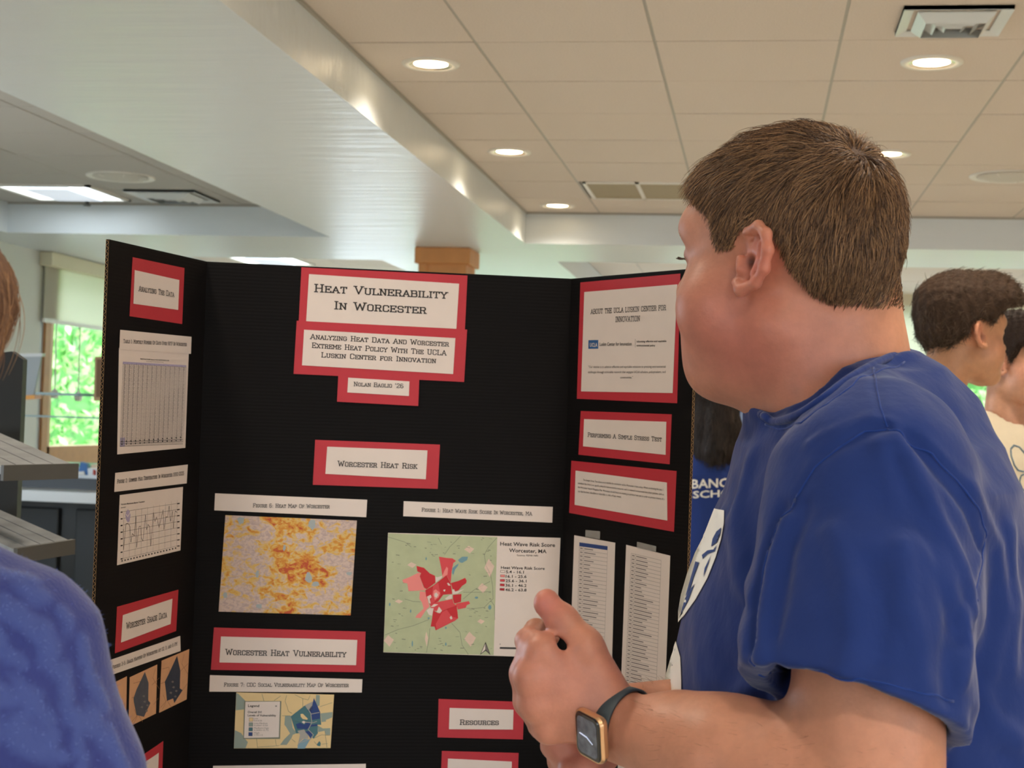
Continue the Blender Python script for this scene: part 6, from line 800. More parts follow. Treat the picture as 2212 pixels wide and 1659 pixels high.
PM = {'ink': mat('print_ink', '33302f', .7), 'grey': mat('print_grey', '77706e', .7), 'white': PAPER, 'paper': PAPER, 'mapgreen': mat('print_map_green', 'b3bb97', .7, noise=(60, .12)), 'dred': mat('print_dark_red', 'c6242f', .6), 'dred2': mat('print_deep_red', 'a81d28', .6),
      'midred': mat('print_mid_red', 'd8484f', .6), 'pinkred': mat('print_pink_red', 'ec8a86', .6), 'lake': mat('print_lake_blue', '6f98a6', .7), 'mappink': mat('print_map_pink', 'dcc2b2', .7, noise=(120, .12)), 'road': mat('print_road', '7d8071', .7),
      'slate': mat('print_slate', '8f9c93', .7), 'slate2': mat('print_slate_blue', '7f9fae', .7), 'teal': mat('print_teal', '47727a', .7), 'navy': mat('print_navy', '27407a', .7), 'greige': mat('print_greige', 'a8a49c', .7), 'tanp': mat('print_tan', 'dfc491', .7),
      'darkblue': mat('print_shadow_blue', '2f3646', .7, noise=(90, .3)), 'darkblue2': mat('print_shadow_grey', '4c4f5a', .7, noise=(90, .3)), 'brown': mat('print_brown_line', '8d6446', .7), 'purple': mat('print_lilac', 'a9a0c0', .7), 'bluebox': mat('print_logo_blue', '2a5a8f', .6)}
M_tan = mat('map_tan_paper', 'dfc491', .7, noise=(40, .06)); M_or = mat('map_orange_paper', 'd3a078', .7, noise=(70, .10)); M_tape = mat('clear_tape', 'd8d4cf', .25, alpha=.28)
# heat-map print: blotches of heat over a pale street map
M_heat = mat('heat_map_print', 'd3bdb2', .7); nt, lk, bs = nodes(M_heat); tc = nt.new('ShaderNodeTexCoord')
def noise(sc, det=5, dist=0, vec=None):
    n = nt.new('ShaderNodeTexNoise'); n.inputs['Scale'].default_value = sc; n.inputs['Detail'].default_value = det; n.inputs['Distortion'].default_value = dist; lk.new(vec or tc.outputs['UV'], n.inputs['Vector']); return n.outputs['Fac']
def math_(op, a, b):
    m = nt.new('ShaderNodeMath'); m.operation = op
    for i, v in enumerate((a, b)):
        if hasattr(v, 'links'): lk.new(v, m.inputs[i])
        else: m.inputs[i].default_value = v
    return m.outputs[0]
def ramp(f, a, b):
    m = nt.new('ShaderNodeMapRange'); m.inputs['From Min'].default_value = a; m.inputs['From Max'].default_value = b; lk.new(f, m.inputs['Value']); return m.outputs[0]
def mixc(f, a, b):
    m = nt.new('ShaderNodeMix'); m.data_type = 'RGBA'; lk.new(f, m.inputs[0])
    for i, v in ((6, a), (7, b)):
        if hasattr(v, 'links'): lk.new(v, m.inputs[i])
        else: m.inputs[i].default_value = hexc(v)
    return m.outputs[2]
dst = nt.new('ShaderNodeVectorMath'); dst.operation = 'DISTANCE'; lk.new(tc.outputs['UV'], dst.inputs[0]); dst.inputs[1].default_value = (.5, .42, 0)
core = ramp(dst.outputs['Value'], .36, .02)
big = noise(3.2, 6, .6); mid = noise(15, 6, 1.2); fine = noise(34, 4, .8)
hot = math_('ADD', math_('ADD', math_('MULTIPLY', big, .55), math_('MULTIPLY', mid, .5)), math_('MULTIPLY', core, .13))
c = mixc(ramp(fine, .42, .62), 'cfb9ae', 'b7a29e'); c = mixc(ramp(hot, .50, .57), c, 'd8b25e'); c = mixc(ramp(math_('ADD', hot, math_('MULTIPLY', fine, .12)), .635, .67), c, 'cf8f3a'); c = mixc(ramp(math_('ADD', hot, math_('MULTIPLY', fine, .2)), .735, .78), c, 'bb5230')
lk.new(c, bs.inputs['Base Color'])
KM = {'r': REDP, 'w': PAPER, 'heat': M_heat, 'tan': M_tan, 'oran': M_or, 'tape': M_tape}
LB = {'title': 'red-bordered title card reading Heat Vulnerability In Worcester', 'subtitle': 'red-bordered card with the three-line subtitle', 'author': 'small red-bordered card with the author line', 'heatrisk': 'red-bordered card reading Worcester Heat Risk',
 'fig6cap': 'white caption strip for figure 6', 'fig6map': 'yellow and orange heat map print', 'fig1cap': 'white caption strip for figure 1', 'fig1map': 'green map print with red districts and a legend', 'vuln': 'red-bordered card reading Worcester Heat Vulnerability', 'fig7cap': 'white caption strip for figure 7',
 'fig7map': 'tan and blue vulnerability map print', 'res': 'red-bordered card reading Resources', 'code': 'red-bordered card at the bottom edge below Resources', 'lowcap': 'white strip at the bottom of the center panel', 'analyze': 'red-bordered card reading Analyzing The Data', 'tabsheet': 'white sheet with a dense table of numbers', 'tabcap': 'white caption strip above the table',
 'fig2cap': 'white caption strip for figure 2', 'fig2': 'white sheet with a zigzag line chart', 'shade': 'red-bordered card reading Worcester Shade Data', 'fig35cap': 'white caption strip for figures 3 to 5', 'shmapa': 'orange shade map print, middle of the three', 'shmapb': 'orange shade map print with the darkest shape', 'shmapc': 'orange shade map print half hidden by the blue blouse',
 'low': 'red-bordered card at the bottom of the left panel', 'about': 'tall red-bordered sheet about the research center', 'stress': 'red-bordered card reading Performing A Simple Stress Test', 'para': 'red-bordered sheet with a small paragraph', 'list1': 'taped white list with a dark blue header', 'list2': 'taped white list without a header', 'tape1': 'piece of clear tape on the headed list', 'tape2': 'piece of clear tape on the plain list'}
BASE = {'subtitle': .0009, 'author': .0016, 'tabcap': .0009, 'fig7cap': .0008, 'tape1': .0012, 'tape2': .0012}
ROOTS = {}; TOPOFF = {}
for key, p, kind, q in CARDS:
    first = key not in ROOTS; b0 = BASE.get(key, .0002) + (0 if first else .0006); th = .0004
    if kind == 'w' and not first: b0 += .0
    curl = .0
    V = [bpos(p, u, v, b0+o) for o in (th, 0) for (u, v) in (q[3], q[2], q[1], q[0])]
    nm = {'r': 'red_card', 'heat': 'map_print', 'tan': 'map_print', 'oran': 'map_print', 'tape': 'tape'}.get(kind, 'white_card' if not first else ('caption_strip' if 'cap' in key else ('map_print' if key == 'fig1map' else 'paper_sheet')))
    o = MB().add(V, [(0,1,2,3),(4,7,6,5),(0,4,5,1),(1,5,6,2),(2,6,7,3),(3,7,4,0)]).build(nm, KM[kind], bd if first else ROOTS[key])
    if kind == 'heat':
        uvl = o.data.uv_layers.new(name='UVMap'); cs = [(0, 0), (1, 0), (1, 1), (0, 1)]*2
        for lp in o.data.loops: uvl.data[lp.index].uv = cs[lp.vertex_index]
    if first: ROOTS[key] = o; o['label'] = LB[key]
    TOPOFF[key] = b0 + th
prints = {}
def P_(key): return prints.setdefault(key, MB())
COLS = list(PM)
for key, p, col, q, lay in POLYS:
    V = [bpos(p, u, v, TOPOFF[key]+.00012+.00009*lay) for u, v in q]
    # fan-free triangulation through bmesh later: keep as one n-gon
    a = sum(q[i][0]*q[(i+1) % len(q)][1]-q[(i+1) % len(q)][0]*q[i][1] for i in range(len(q)))
    idx = tuple(range(len(V))); P_(key).add(V, [idx if a < 0 else idx[::-1]], COLS.index(col))
for (key, p, col, w, lay), lines in LINES:
    o_ = TOPOFF[key]+.00012+.00009*lay
    for L in lines:
        L = [np.array(q)/1e4 for q in L]
        for a, b in zip(L[:-1], L[1:]):
            d = b-a; l_ = np.hypot(*d)+1e-9; d = d/l_; n_ = np.array([-d[1], d[0]])*w/2
            P_(key).add([bpos(p, *(a-n_), o_), bpos(p, *(b-n_), o_), bpos(p, *(b+n_), o_), bpos(p, *(a+n_), o_)], [(3, 2, 1, 0)], COLS.index(col))
for key, p, font, s, a, b, caph, col in TEXTS:
    a = np.array(a); b = np.array(b); L = np.hypot(*(b-a)); e = (b-a)/L; o_ = TOPOFF[key]+.0003+(.0006 if key == 'fig7map' else 0)
    up = np.array([0, -1.])
    if font == 'slab':
        Q, wd = slab_text(s); f_ = lambda X, Y: a + e*(X*L/wd) + up*(Y*caph)
        for q in Q: P_(key).add([bpos(p, *f_(X, Y), o_) for X, Y in q], [(0, 1, 2, 3)], COLS.index(col))
    else:
        V, Fc = font_mesh(s, font == 'bold'); x0, x1 = V[:, 0].min(), V[:, 0].max(); hcap = .70
        f_ = lambda X, Y: a + e*((X-x0)*L/(x1-x0)) + up*(Y*caph/hcap)
        P_(key).add([bpos(p, *f_(X, Y), o_) for X, Y in V], Fc, COLS.index(col))
for key, mb in prints.items():
    o = mb.build('print', [PM[c] for c in COLS], ROOTS[key])
# lakes and roads on the heat map
mb = MB(); rr = random.Random(3)
for (x, y, a_, b_) in ((.12, .05, .03, .05), (.66, .06, .03, .07), (.46, .32, .012, .035), (.66, .62, .03, .06), (.72, .68, .03, .04), (.97, .56, .03, .02), (.04, .83, .02, .04), (.30, .93, .03, .03), (.27, .6, .015, .05)):
    q = CARDS[[c_[0] for c_ in CARDS].index('fig6map')][3]; q0, q1, q2, q3 = [np.array(v) for v in q]
    pts_ = [(x+a_*math.cos(t)*rr.uniform(.6, 1.1), y+b_*math.sin(t)*rr.uniform(.6, 1.1)) for t in np.linspace(0, 2*math.pi, 10)[:-1]]
    pts_ = [(min(max(X, .01), .99), min(max(Y, .01), .99)) for X, Y in pts_]
    mb.add([bpos('C', *((q0*(1-X)+q1*X)*(1-Y)+(q3*(1-X)+q2*X)*Y), .00095) for X, Y in pts_], [tuple(range(9))[::-1]], 0)
mb.build('print', mat('print_pale_lake', 'a3adb0', .7), ROOTS['fig6map'])
# ================================================================= PEOPLE
f32 = lambda *a: np.array(a, np.float32)
def skinmat(name, base, red=.0):
    m = mat(name, base, .45, spec=.45, sss=.12, bump=(300, .3, (1, 1, 1), .0008)); nt, lk, bs = nodes(m)
    at = nt.new('ShaderNodeVertexColor'); at.layer_name = 'tone'; tc = nt.new('ShaderNodeTexCoord'); n = nt.new('ShaderNodeTexNoise'); n.inputs['Scale'].default_value = 42; n.inputs['Detail'].default_value = 9; n.inputs['Roughness'].default_value = .65
    lk.new(tc.outputs['Object'], n.inputs['Vector']); r = nt.new('ShaderNodeMapRange'); r.inputs['From Min'].default_value = .3; r.inputs['From Max'].default_value = .7; r.inputs['To Min'].default_value = .86; r.inputs['To Max'].default_value = 1.09; lk.new(n.outputs['Fac'], r.inputs['Value'])
    mu = nt.new('ShaderNodeVectorMath'); mu.operation = 'MULTIPLY'; lk.new(at.outputs['Color'], mu.inputs[0]); lk.new(r.outputs[0], mu.inputs[1]); lk.new(mu.outputs[0], bs.inputs['Base Color']); return m
M_skin = skinmat('skin', 'd0957c')
def hairmat(name, c1, c2, rough=.42):
    m = mat(name, c1, rough, spec=.35); nt, lk, bs = nodes(m); hi = nt.new('ShaderNodeHairInfo'); mx = nt.new('ShaderNodeMix'); mx.data_type = 'RGBA'; mx.inputs[6].default_value = hexc(c1); mx.inputs[7].default_value = hexc(c2)
    pw = nt.new('ShaderNodeMath'); pw.operation = 'POWER'; pw.inputs[1].default_value = 1.6; lk.new(hi.outputs['Random'], pw.inputs[0]); lk.new(pw.outputs[0], mx.inputs[0]); lk.new(mx.outputs[2], bs.inputs['Base Color']); return m
def fabric(name, c, nz=.12, bumpscale=700, weave=.35):
    m = mat(name, c, .95, spec=.06, noise=(35, nz), bump=(38, .55, (1, 1, .7), .0035), sheen=.25); return m
# ---- a head in its own frame: x left(+) / right(-), y forward, z up, origin between the ears
EAR = np.array([(.079, .0150, .0205), (.087, -.0010, .0246), (.0935, -.0120, .0165), (.097, -.0155, .0012), (.095, -.0110, -.0149), (.090, .0000, -.0275), (.084, .0175, -.0325), (.079, .0260, -.0250)])
def head_sdf(q, chub=1.0, ears=(1, -1)):
    ax = q.copy(); ax[:, 0] = np.abs(ax[:, 0])
    d = ell(q, (0, .004, .026), (.077, .100, .093)); d = smin(d, ell(q, (0, .042, .030), (.062, .071, .064)), .02)
    d = smin(d, ell(q, (0, .048, -.030), (.060, .062, .082)), .02)
    d = smin(d, ell(ax, (.040*chub, .060+.004*(chub > 1.05), -.046), (.036, .040, .044)), .02)
    if chub > 1.05: d = smin(d, ell(q, (0, .030, -.083), (.060, .078, .052)), .03); d = smin(d, ell(q, (0, .066, -.075), (.048, .046, .042)), .02)
    d = smin(d, ell(q, (0, .088, -.098), (.026, .024, .018)), .018)
    d = smin(d, cap(ax, (.050, .0, -.066), (.022, .078, -.098), .020, .018), .03)
    d = smin(d, cap(ax, (.006, .103, .030), (.040, .089, .032), .0135, .012), .026)          # brow ridge
    d = smax(d, -ell(ax, (.032, .117, .008), (.019, .019, .013)), .014)                      # eye socket
    d = smin(d, cap(q, (0, .106, .012), (0, .119, -.022), .007, .010), .010)                 # nose
    d = smin(d, ell(q, (0, .1215+.004*(chub < 1.05), -.028), (.011, .010, .009)), .008); d = smin(d, ell(ax, (.012, .115, -.031), (.008, .011, .007)), .006)
    d = smin(d, ell(q, (0, .108, -.058), (.022, .012, .006)), .006); d = smin(d, ell(q, (0, .107, -.069), (.019, .012, .007)), .006)
    d = smax(d, -ell(q, (0, .119, -.0635), (.020, .006, .0015)), .003)
    lid = ell(ax, (.032, .0905, .006), (.0155, .0145, .0125)); lid = smax(lid, -ell(ax, (.032, .106, .001), (.0125, .0075, .0040)), .003); d = smin(d, lid, .004)
    for sgn in ears:
        e = q * f32(sgn, 1, 1); near = (e[:, 0] > .06) & (np.abs(e[:, 1]) < .06) & (np.abs(e[:, 2]) < .06)
        if near.any():
            p = e[near]; o = chain(p, EAR, [.004, .0047, .005, .0052, .005, .0046, .0062, .004], .004)
            ctr = f32(.077, .006, -.006)
            pl = None
            for k in range(len(EAR)):
                c = cap(p, EAR[k]*.985+np.array([-.003, 0, 0]), ctr, .0030, .0055); pl = c if pl is None else smin(pl, c, .005)
            o = smin(o, pl, .005)
            o = smax(o, -ell(p, (.089, .0095, -.0075), (.011, .0075, .0100)), .003)
            o = smax(o, -ell(p, (.0925, .0040, .0100), (.0065, .0050, .0090)), .003)
            o = smin(o, cap(p, (.079, .0215, -.003), (.0815, .0210, -.013), .0036, .0036), .008)
            o = smin(o, chain(p, [(.088, -.0045, .008), (.090, -.0045, -.006), (.087, .004, -.019)], [.003, .0035, .0035], .003), .003)
            dd = d[near]; dd = smin(dd, o, .005); d[near] = np.minimum(d[near], dd)
    return d
def frame(fwd, up):
    fwd = np.array(fwd, float); fwd /= np.linalg.norm(fwd); lf = np.cross(np.array(up, float), fwd); lf /= np.linalg.norm(lf); u = np.cross(fwd, lf)
    return np.stack([lf, fwd, u], 1)     # local -> world columns
def local(p, o, Fm): return (p - np.asarray(o, np.float32)) @ Fm.astype(np.float32)

# ================================================================= THE MAN AT THE BOARD
r_, f_, u_ = RC[:, 0], RC[:, 1], RC[:, 2]
psi = rad(36); HO = pt(1727, 560, 1.47); HF = frame(-math.cos(psi)*r_ + math.sin(psi)*f_, u_ + .0*r_)
def hl(x, y, z): return HO + HF @ np.array([x, y, z])
def mk(L): return [pt(*q) for q in L]
NECK = [pt(1790, 640, 1.49), pt(1795, 800, 1.49), pt(1810, 960, 1.485)]
# left (near) arm
SHL = pt(1885, 1040, 1.31); ELL_ = pt(1868, 1742, 1.225); FM = pt(1560, 1640, 1.29); WR = pt(1345, 1572, 1.36)
# hand landmarks
PA = pt(1318, 1545, 1.372)
MCP = mk([(1172, 1408, 1.352), (1150, 1462, 1.350), (1158, 1520, 1.354), (1186, 1572, 1.362)])
def hand_left(p):
    d = cap(p, WR, PA, .0290, .0275)
    for m_, r in zip(MCP, (.0155, .0160, .0155, .014)): d = smin(d, cap(p, PA, m_, .0235, r), .012)
    th = chain(p, mk([(1300, 1480, 1.365), (1262, 1398, 1.362), (1214, 1340, 1.372), (1183, 1306, 1.378)]), [.0205, .0165, .0135, .0105], .008)
    th = smin(th, ell(p, pt(1181, 1302, 1.378), (.0115, .0115, .0125)), .004)
    d = smin(d, th, .010)
    fing = [[(1172, 1408, 1.352), (1142, 1385, 1.385), (1158, 1362, 1.412), (1190, 1372, 1.420)], [(1150, 1462, 1.350), (1133, 1452, 1.388), (1150, 1440, 1.415), (1182, 1440, 1.412)],
            [(1158, 1520, 1.354), (1139, 1513, 1.390), (1160, 1505, 1.416), (1192, 1505, 1.412)], [(1186, 1572, 1.362), (1165, 1566, 1.394), (1182, 1560, 1.416), (1210, 1556, 1.412)]]
    for c, r in zip(fing, ((.0140, .0118, .0105, .0095), (.0148, .0122, .0108, .0098), (.0140, .0118, .0102, .0094), (.0125, .0102, .009, .0085))): d = smin(d, chain(p, mk(c), r, .004), .0075)
    d = smin(d, chain(p, mk([(1152, 1402, 1.368), (1136, 1455, 1.370), (1143, 1514, 1.373), (1172, 1566, 1.378)]), (.0135, .0135, .013, .0115), .004), .008)
    return smax(d, -ell(p, pt(1208, 1381, 1.385), (.0105, .040, .0055), np.stack([.8*r_-.45*u_, f_, .45*r_+.8*u_], 1)), .004)
def hand_right(p):
    w = pt(1360, 1560, 1.455); d = cap(p, w, pt(1270, 1600, 1.425), .027, .026); d = smin(d, cap(p, pt(1270, 1600, 1.425), pt(1215, 1600, 1.41), .026, .020), .01)
    d = smin(d, cap(p, pt(1270, 1600, 1.425), pt(1255, 1675, 1.41), .026, .020), .01)
    for c in ([(1215, 1590, 1.41), (1195, 1560, 1.425), (1215, 1520, 1.44)], [(1222, 1625, 1.405), (1197, 1610, 1.43), (1205, 1560, 1.45)], [(1235, 1655, 1.405), (1212, 1645, 1.435), (1215, 1600, 1.455)], [(1262, 1690, 1.41), (1240, 1690, 1.44), (1240, 1650, 1.46)]):
        d = smin(d, chain(p, mk(c), (.0145, .0122, .0105), .004), .0045)
    d = smin(d, chain(p, mk([(1300, 1625, 1.415), (1268, 1655, 1.395), (1232, 1668, 1.388)]), (.018, .0145, .0115), .006), .006)
    return d
def neck(p):
    n = chain(p, NECK, (.060, .064, .074), .02); n = smin(n, cap(p, pt(1848, 640, 1.50), pt(1852, 870, 1.50), .036, .050), .03); n = smin(n, cap(p, pt(1705, 800, 1.48), pt(1748, 930, 1.47), .036, .044), .03)
    return smin(n, cap(p, pt(1715, 700, 1.46), pt(1752, 880, 1.445), .033, .038), .02)
def man_skin(p):
    q = local(p, HO, HF); d = head_sdf(q, 1.12)
    d = smin(d, ell(q, (.0, .055, -.112), (.050, .050, .026)), .02)           # under the chin
    n = neck(p); d = smin(d, n, .028)
    t = cap(p, pt(1845, 1010, 1.49), pt(1870, 1500, 1.49), .075, .13); d = smin(d, t, .02)
    a = chain(p, [SHL, ELL_], (.060, .062), .02); a = smin(a, chain(p, [ELL_, FM, WR], (.054, .0475, .0285), .01), .012); a = smin(a, cap(p, pt(1700, 1665, 1.262), pt(1480, 1600, 1.325), .048, .036), .03)
    d = smin(d, a, .02); d = smin(d, hand_left(p), .010)
    b = chain(p, [pt(1880, 1040, 1.66), pt(1850, 1560, 1.74), pt(1600, 1545, 1.62), pt(1370, 1545, 1.462)], (.055, .052, .044, .030), .02)
    d = smin(d, smin(b, hand_right(p), .01), .006)
    return d
# ---- shirt
def loft(p, rows, k=None):
    """stacked ellipses seen from the camera side: rows = (photo y, photo x of the middle, half width, half depth, distance)"""
    c = np.array([pt(x, y, z) for (y, x, a, b, z) in rows]); h = c @ u_; o = np.argsort(h); v = p @ u_.astype(np.float32)
    cx = np.interp(v, h[o], (c @ r_)[o]); cd = np.interp(v, h[o], (c @ f_)[o]); a = np.interp(v, h[o], np.array([r[2] for r in rows])[o]); b = np.interp(v, h[o], np.array([r[3] for r in rows])[o])
    dx = (p @ r_.astype(np.float32) - cx); dz = (p @ f_.astype(np.float32) - cd); k0 = np.sqrt((dx/a)**2 + (dz/b)**2); k1 = np.sqrt((dx/a**2)**2 + (dz/b**2)**2) + 1e-6
    d = k0*(k0-1)/k1; top, bot = h.max(), h.min(); return np.maximum(d, np.maximum(v-top, bot-v))
ROWS = [(840, 1800, .085, .080, 1.49), (900, 1835, .086, .112, 1.49), (960, 1862, .118, .168, 1.49), (1040, 1872, .132, .205, 1.49), (1200, 1862, .153, .205, 1.49), (1350, 1862, .172, .212, 1.49), (1500, 1872, .188, .220, 1.49), (1700, 1885, .195, .225, 1.49), (1950, 1895, .185, .215, 1.49), (2150, 1890, .18, .205, 1.49)]
COLL = mk([(1642, 893, 1.46), (1672, 908, 1.435), (1724, 892, 1.41), (1778, 856, 1.402), (1834, 812, 1.412), (1892, 780, 1.44), (1945, 762, 1.49), (1950, 770, 1.55), (1880, 800, 1.59), (1780, 840, 1.59), (1690, 880, 1.55), (1645, 893, 1.50), (1642, 893, 1.46)])
SLV_A, SLV_B = pt(1895, 1050, 1.315), pt(1848, 1530, 1.238)
def shirt0(p):
    d = loft(p, ROWS)
    d = smin(d, chain(p, mk([(1800, 905, 1.475), (1885, 985, 1.35)]), (.070, .070), .02), .03)
    d = smin(d, chain(p, mk([(1800, 905, 1.50), (1870, 985, 1.64)]), (.072, .072), .02), .03)
    d = smin(d, ell(p, pt(1965, 1000, 1.49), (.062, .12, .10)), .035)
    d = smin(d, ell(p, pt(1990, 1190, 1.49), (.078, .13, .14)), .035)
    d = smin(d, cap(p, pt(1900, 880, 1.49), pt(1975, 965, 1.49), .052, .066), .03)
    s = cap(p, SLV_A, SLV_B, .080, .080)
    s = smin(s, cap(p, pt(1935, 1030, 1.33), pt(1990, 1300, 1.29), .058, .050), .03)
    s = smin(s, cap(p, pt(1800, 1080, 1.33), pt(1712, 1480, 1.255), .055, .040), .04)
    s = smin(s, cap(p, pt(1900, 1300, 1.25), pt(1965, 1540, 1.235), .060, .052), .03)
    hn = -(SLV_B-SLV_A)/np.linalg.norm(SLV_B-SLV_A); hn = hn*.97 + .16*r_ - .05*f_; hn /= np.linalg.norm(hn)
    cut = -((p - pt(1845, 1522, 1.24).astype(np.float32)) @ hn.astype(np.float32)); s = smax(s, cut, .004)
    s = smax(s, -np.maximum(cap(p, SLV_A, SLV_B + (SLV_B-SLV_A)*.4, .066, .0735), -(cut + .06)), .003)
    s2 = cap(p, pt(1880, 1040, 1.67), pt(1850, 1480, 1.75), .078, .074); s2 = smax(s2, ((p - pt(1845, 1500, 1.75).astype(np.float32)) @ (-u_).astype(np.float32)), .004)
    d = smin(d, s, .022); d = smin(d, s2, .03)
    d = smin(d, neck(p) - .0055, .012)
    rel = p - f32(0, 0, CAMZ); dep = rel @ f_.astype(np.float32); sx = 1106 + FPX*(rel @ r_.astype(np.float32))/dep; sy = 829.5 - FPX*(rel @ u_.astype(np.float32))/dep
    d = smax(d, ((np.interp(sx, [1560, 1642, 1672, 1724, 1778, 1834, 1892, 1945, 1985, 2200], [890, 890, 907, 891, 856, 813, 780, 762, 752, 700]) - sy)*dep/FPX*.85).astype(np.float32), .003)
    nk = cap(p, pt(1790, 640, 1.49), pt(1800, 850, 1.49), .062, .066); d = smax(d, -nk, .004)
    C2 = [np.array(c) for c in COLL]; d = smin(d, chain(p, C2, [.0075]*len(C2), .004), .010)
    return d
def on_shirt(L, f=shirt0, z0=.95): return trace(f, np.array(L, float), z0)
SEAMS = [on_shirt(L) for L in (
    [(1888, 792), (1893, 830), (1902, 880), (1915, 922)],
    [(1915, 924), (1870, 930), (1810, 965), (1760, 1010), (1715, 1080), (1680, 1170), (1655, 1270), (1640, 1370), (1638, 1430)],
    [(1915, 924), (1950, 940), (2010, 985), (2070, 1040), (2110, 1100), (2125, 1160), (2120, 1230), (2100, 1300)])]
HEMS = on_shirt([(1640, 1452), (1700, 1450), (1780, 1452), (1860, 1466), (1950, 1487), (2062, 1512)])
NECKS = on_shirt([(1652, 916), (1680, 928), (1730, 912), (1786, 875), (1842, 832), (1900, 798), (1955, 780)])
FOLDS = [(on_shirt(L), a, w) for L, a, w in (
    ([(1940, 950), (1985, 1040), (2030, 1130), (2080, 1230), (2100, 1320)], .006, .009), ([(1965, 945), (2030, 1020), (2090, 1100), (2118, 1180)], -.005, .008), ([(1905, 960), (1950, 1080), (2010, 1200), (2060, 1300)], .0035, .010),
    ([(1930, 1000), (1970, 1120), (2040, 1260), (2075, 1380)], -.004, .010), ([(2100, 1060), (2150, 1180), (2165, 1320), (2140, 1450)], .005, .012), ([(2085, 1330), (2090, 1400), (2080, 1470)], .004, .010), ([(2060, 1350), (2050, 1420), (2050, 1500)], -.004, .010),
    ([(1700, 1130), (1672, 1230), (1655, 1330), (1648, 1420)], .006, .010), ([(1735, 1100), (1700, 1200), (1680, 1320), (1672, 1440)], -.004, .010), ([(1690, 1100), (1650, 1200), (1632, 1300), (1628, 1400)], -.006, .008), ([(1620, 1000), (1590, 1120), (1600, 1260), (1615, 1400)], .004, .014),
    ([(1800, 1150), (1830, 1250), (1835, 1380), (1825, 1440)], .003, .012), ([(1950, 1180), (1960, 1300), (1985, 1400), (1990, 1470)], .0035, .012), ([(1890, 1220), (1905, 1330), (1900, 1430)], -.003, .012), ([(1745, 960), (1800, 930), (1880, 900)], .0016, .006), ([(1770, 985), (1840, 950), (1895, 925)], -.0016, .006),
    ([(1560, 1110), (1600, 1180), (1620, 1290)], .003, .012), ([(2180, 1150), (2190, 1300), (2180, 1450)], .004, .012), ([(2120, 1500), (2150, 1560), (2200, 1600)], .004, .012), ([(2110, 1560), (2160, 1640), (2210, 1680)], -.004, .012), ([(1640, 1420), (1620, 1480), (1560, 1540)], .004, .012))]
def wob(p, k, s): return np.sin(p @ f32(*(np.array(k)*1.0)) + s)
def man_shirt(p):
    d = shirt0(p); nr = np.abs(d) < .03
    if nr.any():
        q = p[nr]; e = np.zeros(len(q), np.float32)
        for s in SEAMS: e += .0016*ridge(q, s, .0045) - .0016*ridge(q, s + np.array([0, 0, .009]), .006)
        e += .0010*ridge(q, HEMS, .0018) + .0012*ridge(q, NECKS, .0018)
        for L, a, w in FOLDS: e -= 1.5*a*ridge(q, L, w*.8)
        e += .0012*(wob(q, (45, 20, 60), 0)*wob(q, (-30, 50, 25), 1) + .5*wob(q, (110, -60, 70), 2)*wob(q, (60, 90, -50), .5))
        d[nr] += e
    return d
man = thing('person', 'young man in a royal blue t-shirt and smartwatch, in profile at the display board', 'person', (HO[0]+.05, HO[1]+.03, 0))
lo = np.array([min(pt(x, 0, z)[0] for x in (1050, 2330) for z in (1.1, 1.9)), 1.08, .86]); hi = np.array([.62, 1.95, 1.80])
V, Q = surfnet(man_skin, lo, hi, .0026)
body = npmesh('body', V, Q, M_skin, man)
def tone(V, base, spots, out=None):
    c = np.tile(np.array(hexc(base)[:3]), (len(V), 1)) if out is None else out
    for (P0, r, col, k) in spots:
        w = np.exp(-(np.linalg.norm(V-np.array(P0), axis=1)/r)**2)[:, None]*k; c = c*(1-w) + np.array(hexc(col)[:3])*w
    return c
tn = tone(V, 'c78b70', [(hl(.06, .06, -.06), .055, 'c07264', .65), (hl(.08, .02, -.09), .05, 'b8685c', .6), (hl(.093, -.003, -.006), .03, 'cc6c5c', .75), (hl(.03, .10, .03), .05, 'c08678', .5), (pt(1760, 760, 1.42), .07, 'bb7060', .5), (pt(1930, 760, 1.5), .06, 'dca07c', .6),  # lighter nape spot paints in the warm downlight
    (pt(1150, 1450, 1.37), .05, 'cc7c70', .55), (pt(1180, 1305, 1.37), .02, 'd0776e', .7), (pt(1270, 1480, 1.36), .05, 'c07a66', .5), (pt(1250, 1640, 1.41), .06, 'c67a70', .6), (pt(1647, 828, 1.425), .0026, '5a3026', 1), (hl(.080, .0095, -.0075), .0055, '4a1c18', .95), (hl(.0895, .004, .010), .006, 'a8534a', .7),
    (pt(1537, 597, 1.40), .0016, '8a4a3c', .8), (pt(1600, 760, 1.40), .0016, '9a5648', .7), (pt(1640, 1575, 1.23), .0015, '8a5a48', .7), (hl(.0, .108, -.064), .022, 'b7685c', .7), (hl(.040, .098, .004), .005, '6a4434', .7), (hl(.034, .103, .004), .0055, '4a3026', .8), (hl(.04, .10, .031), .008, '8a5e46', .6)])  # dark eye-socket and ear-hollow spots are shade put into the skin colour
vcol(body, 'tone', tn)
M_eye = mat('eye_white', 'e6ddd6', .15); M_iris = mat('iris', '3d4a52', .1); M_nail = mat('fingernail', 'e6a598', .3)
for s in (1, -1):
    c = hl(.032*s, .0895, .004); e = thing_ = None
    mb = MB(); 
    R3 = HF; n_ = 20
    Vv = []; Fq = []
    for i in range(n_+1):
        for j in range(24):
            a = math.pi*i/n_; b_ = 2*math.pi*j/24; Vv.append(c + R3 @ (np.array([math.sin(a)*math.cos(b_), math.cos(a), math.sin(a)*math.sin(b_)])*.0122))
    Fq = [(i*24+j, i*24+(j+1) % 24, (i+1)*24+(j+1) % 24, (i+1)*24+j) for i in range(n_) for j in range(24)]
    mesh('eye', Vv, Fq, [M_eye, M_iris], man, True, [1 if k//24 < 3 else 0 for k in range(len(Fq))])
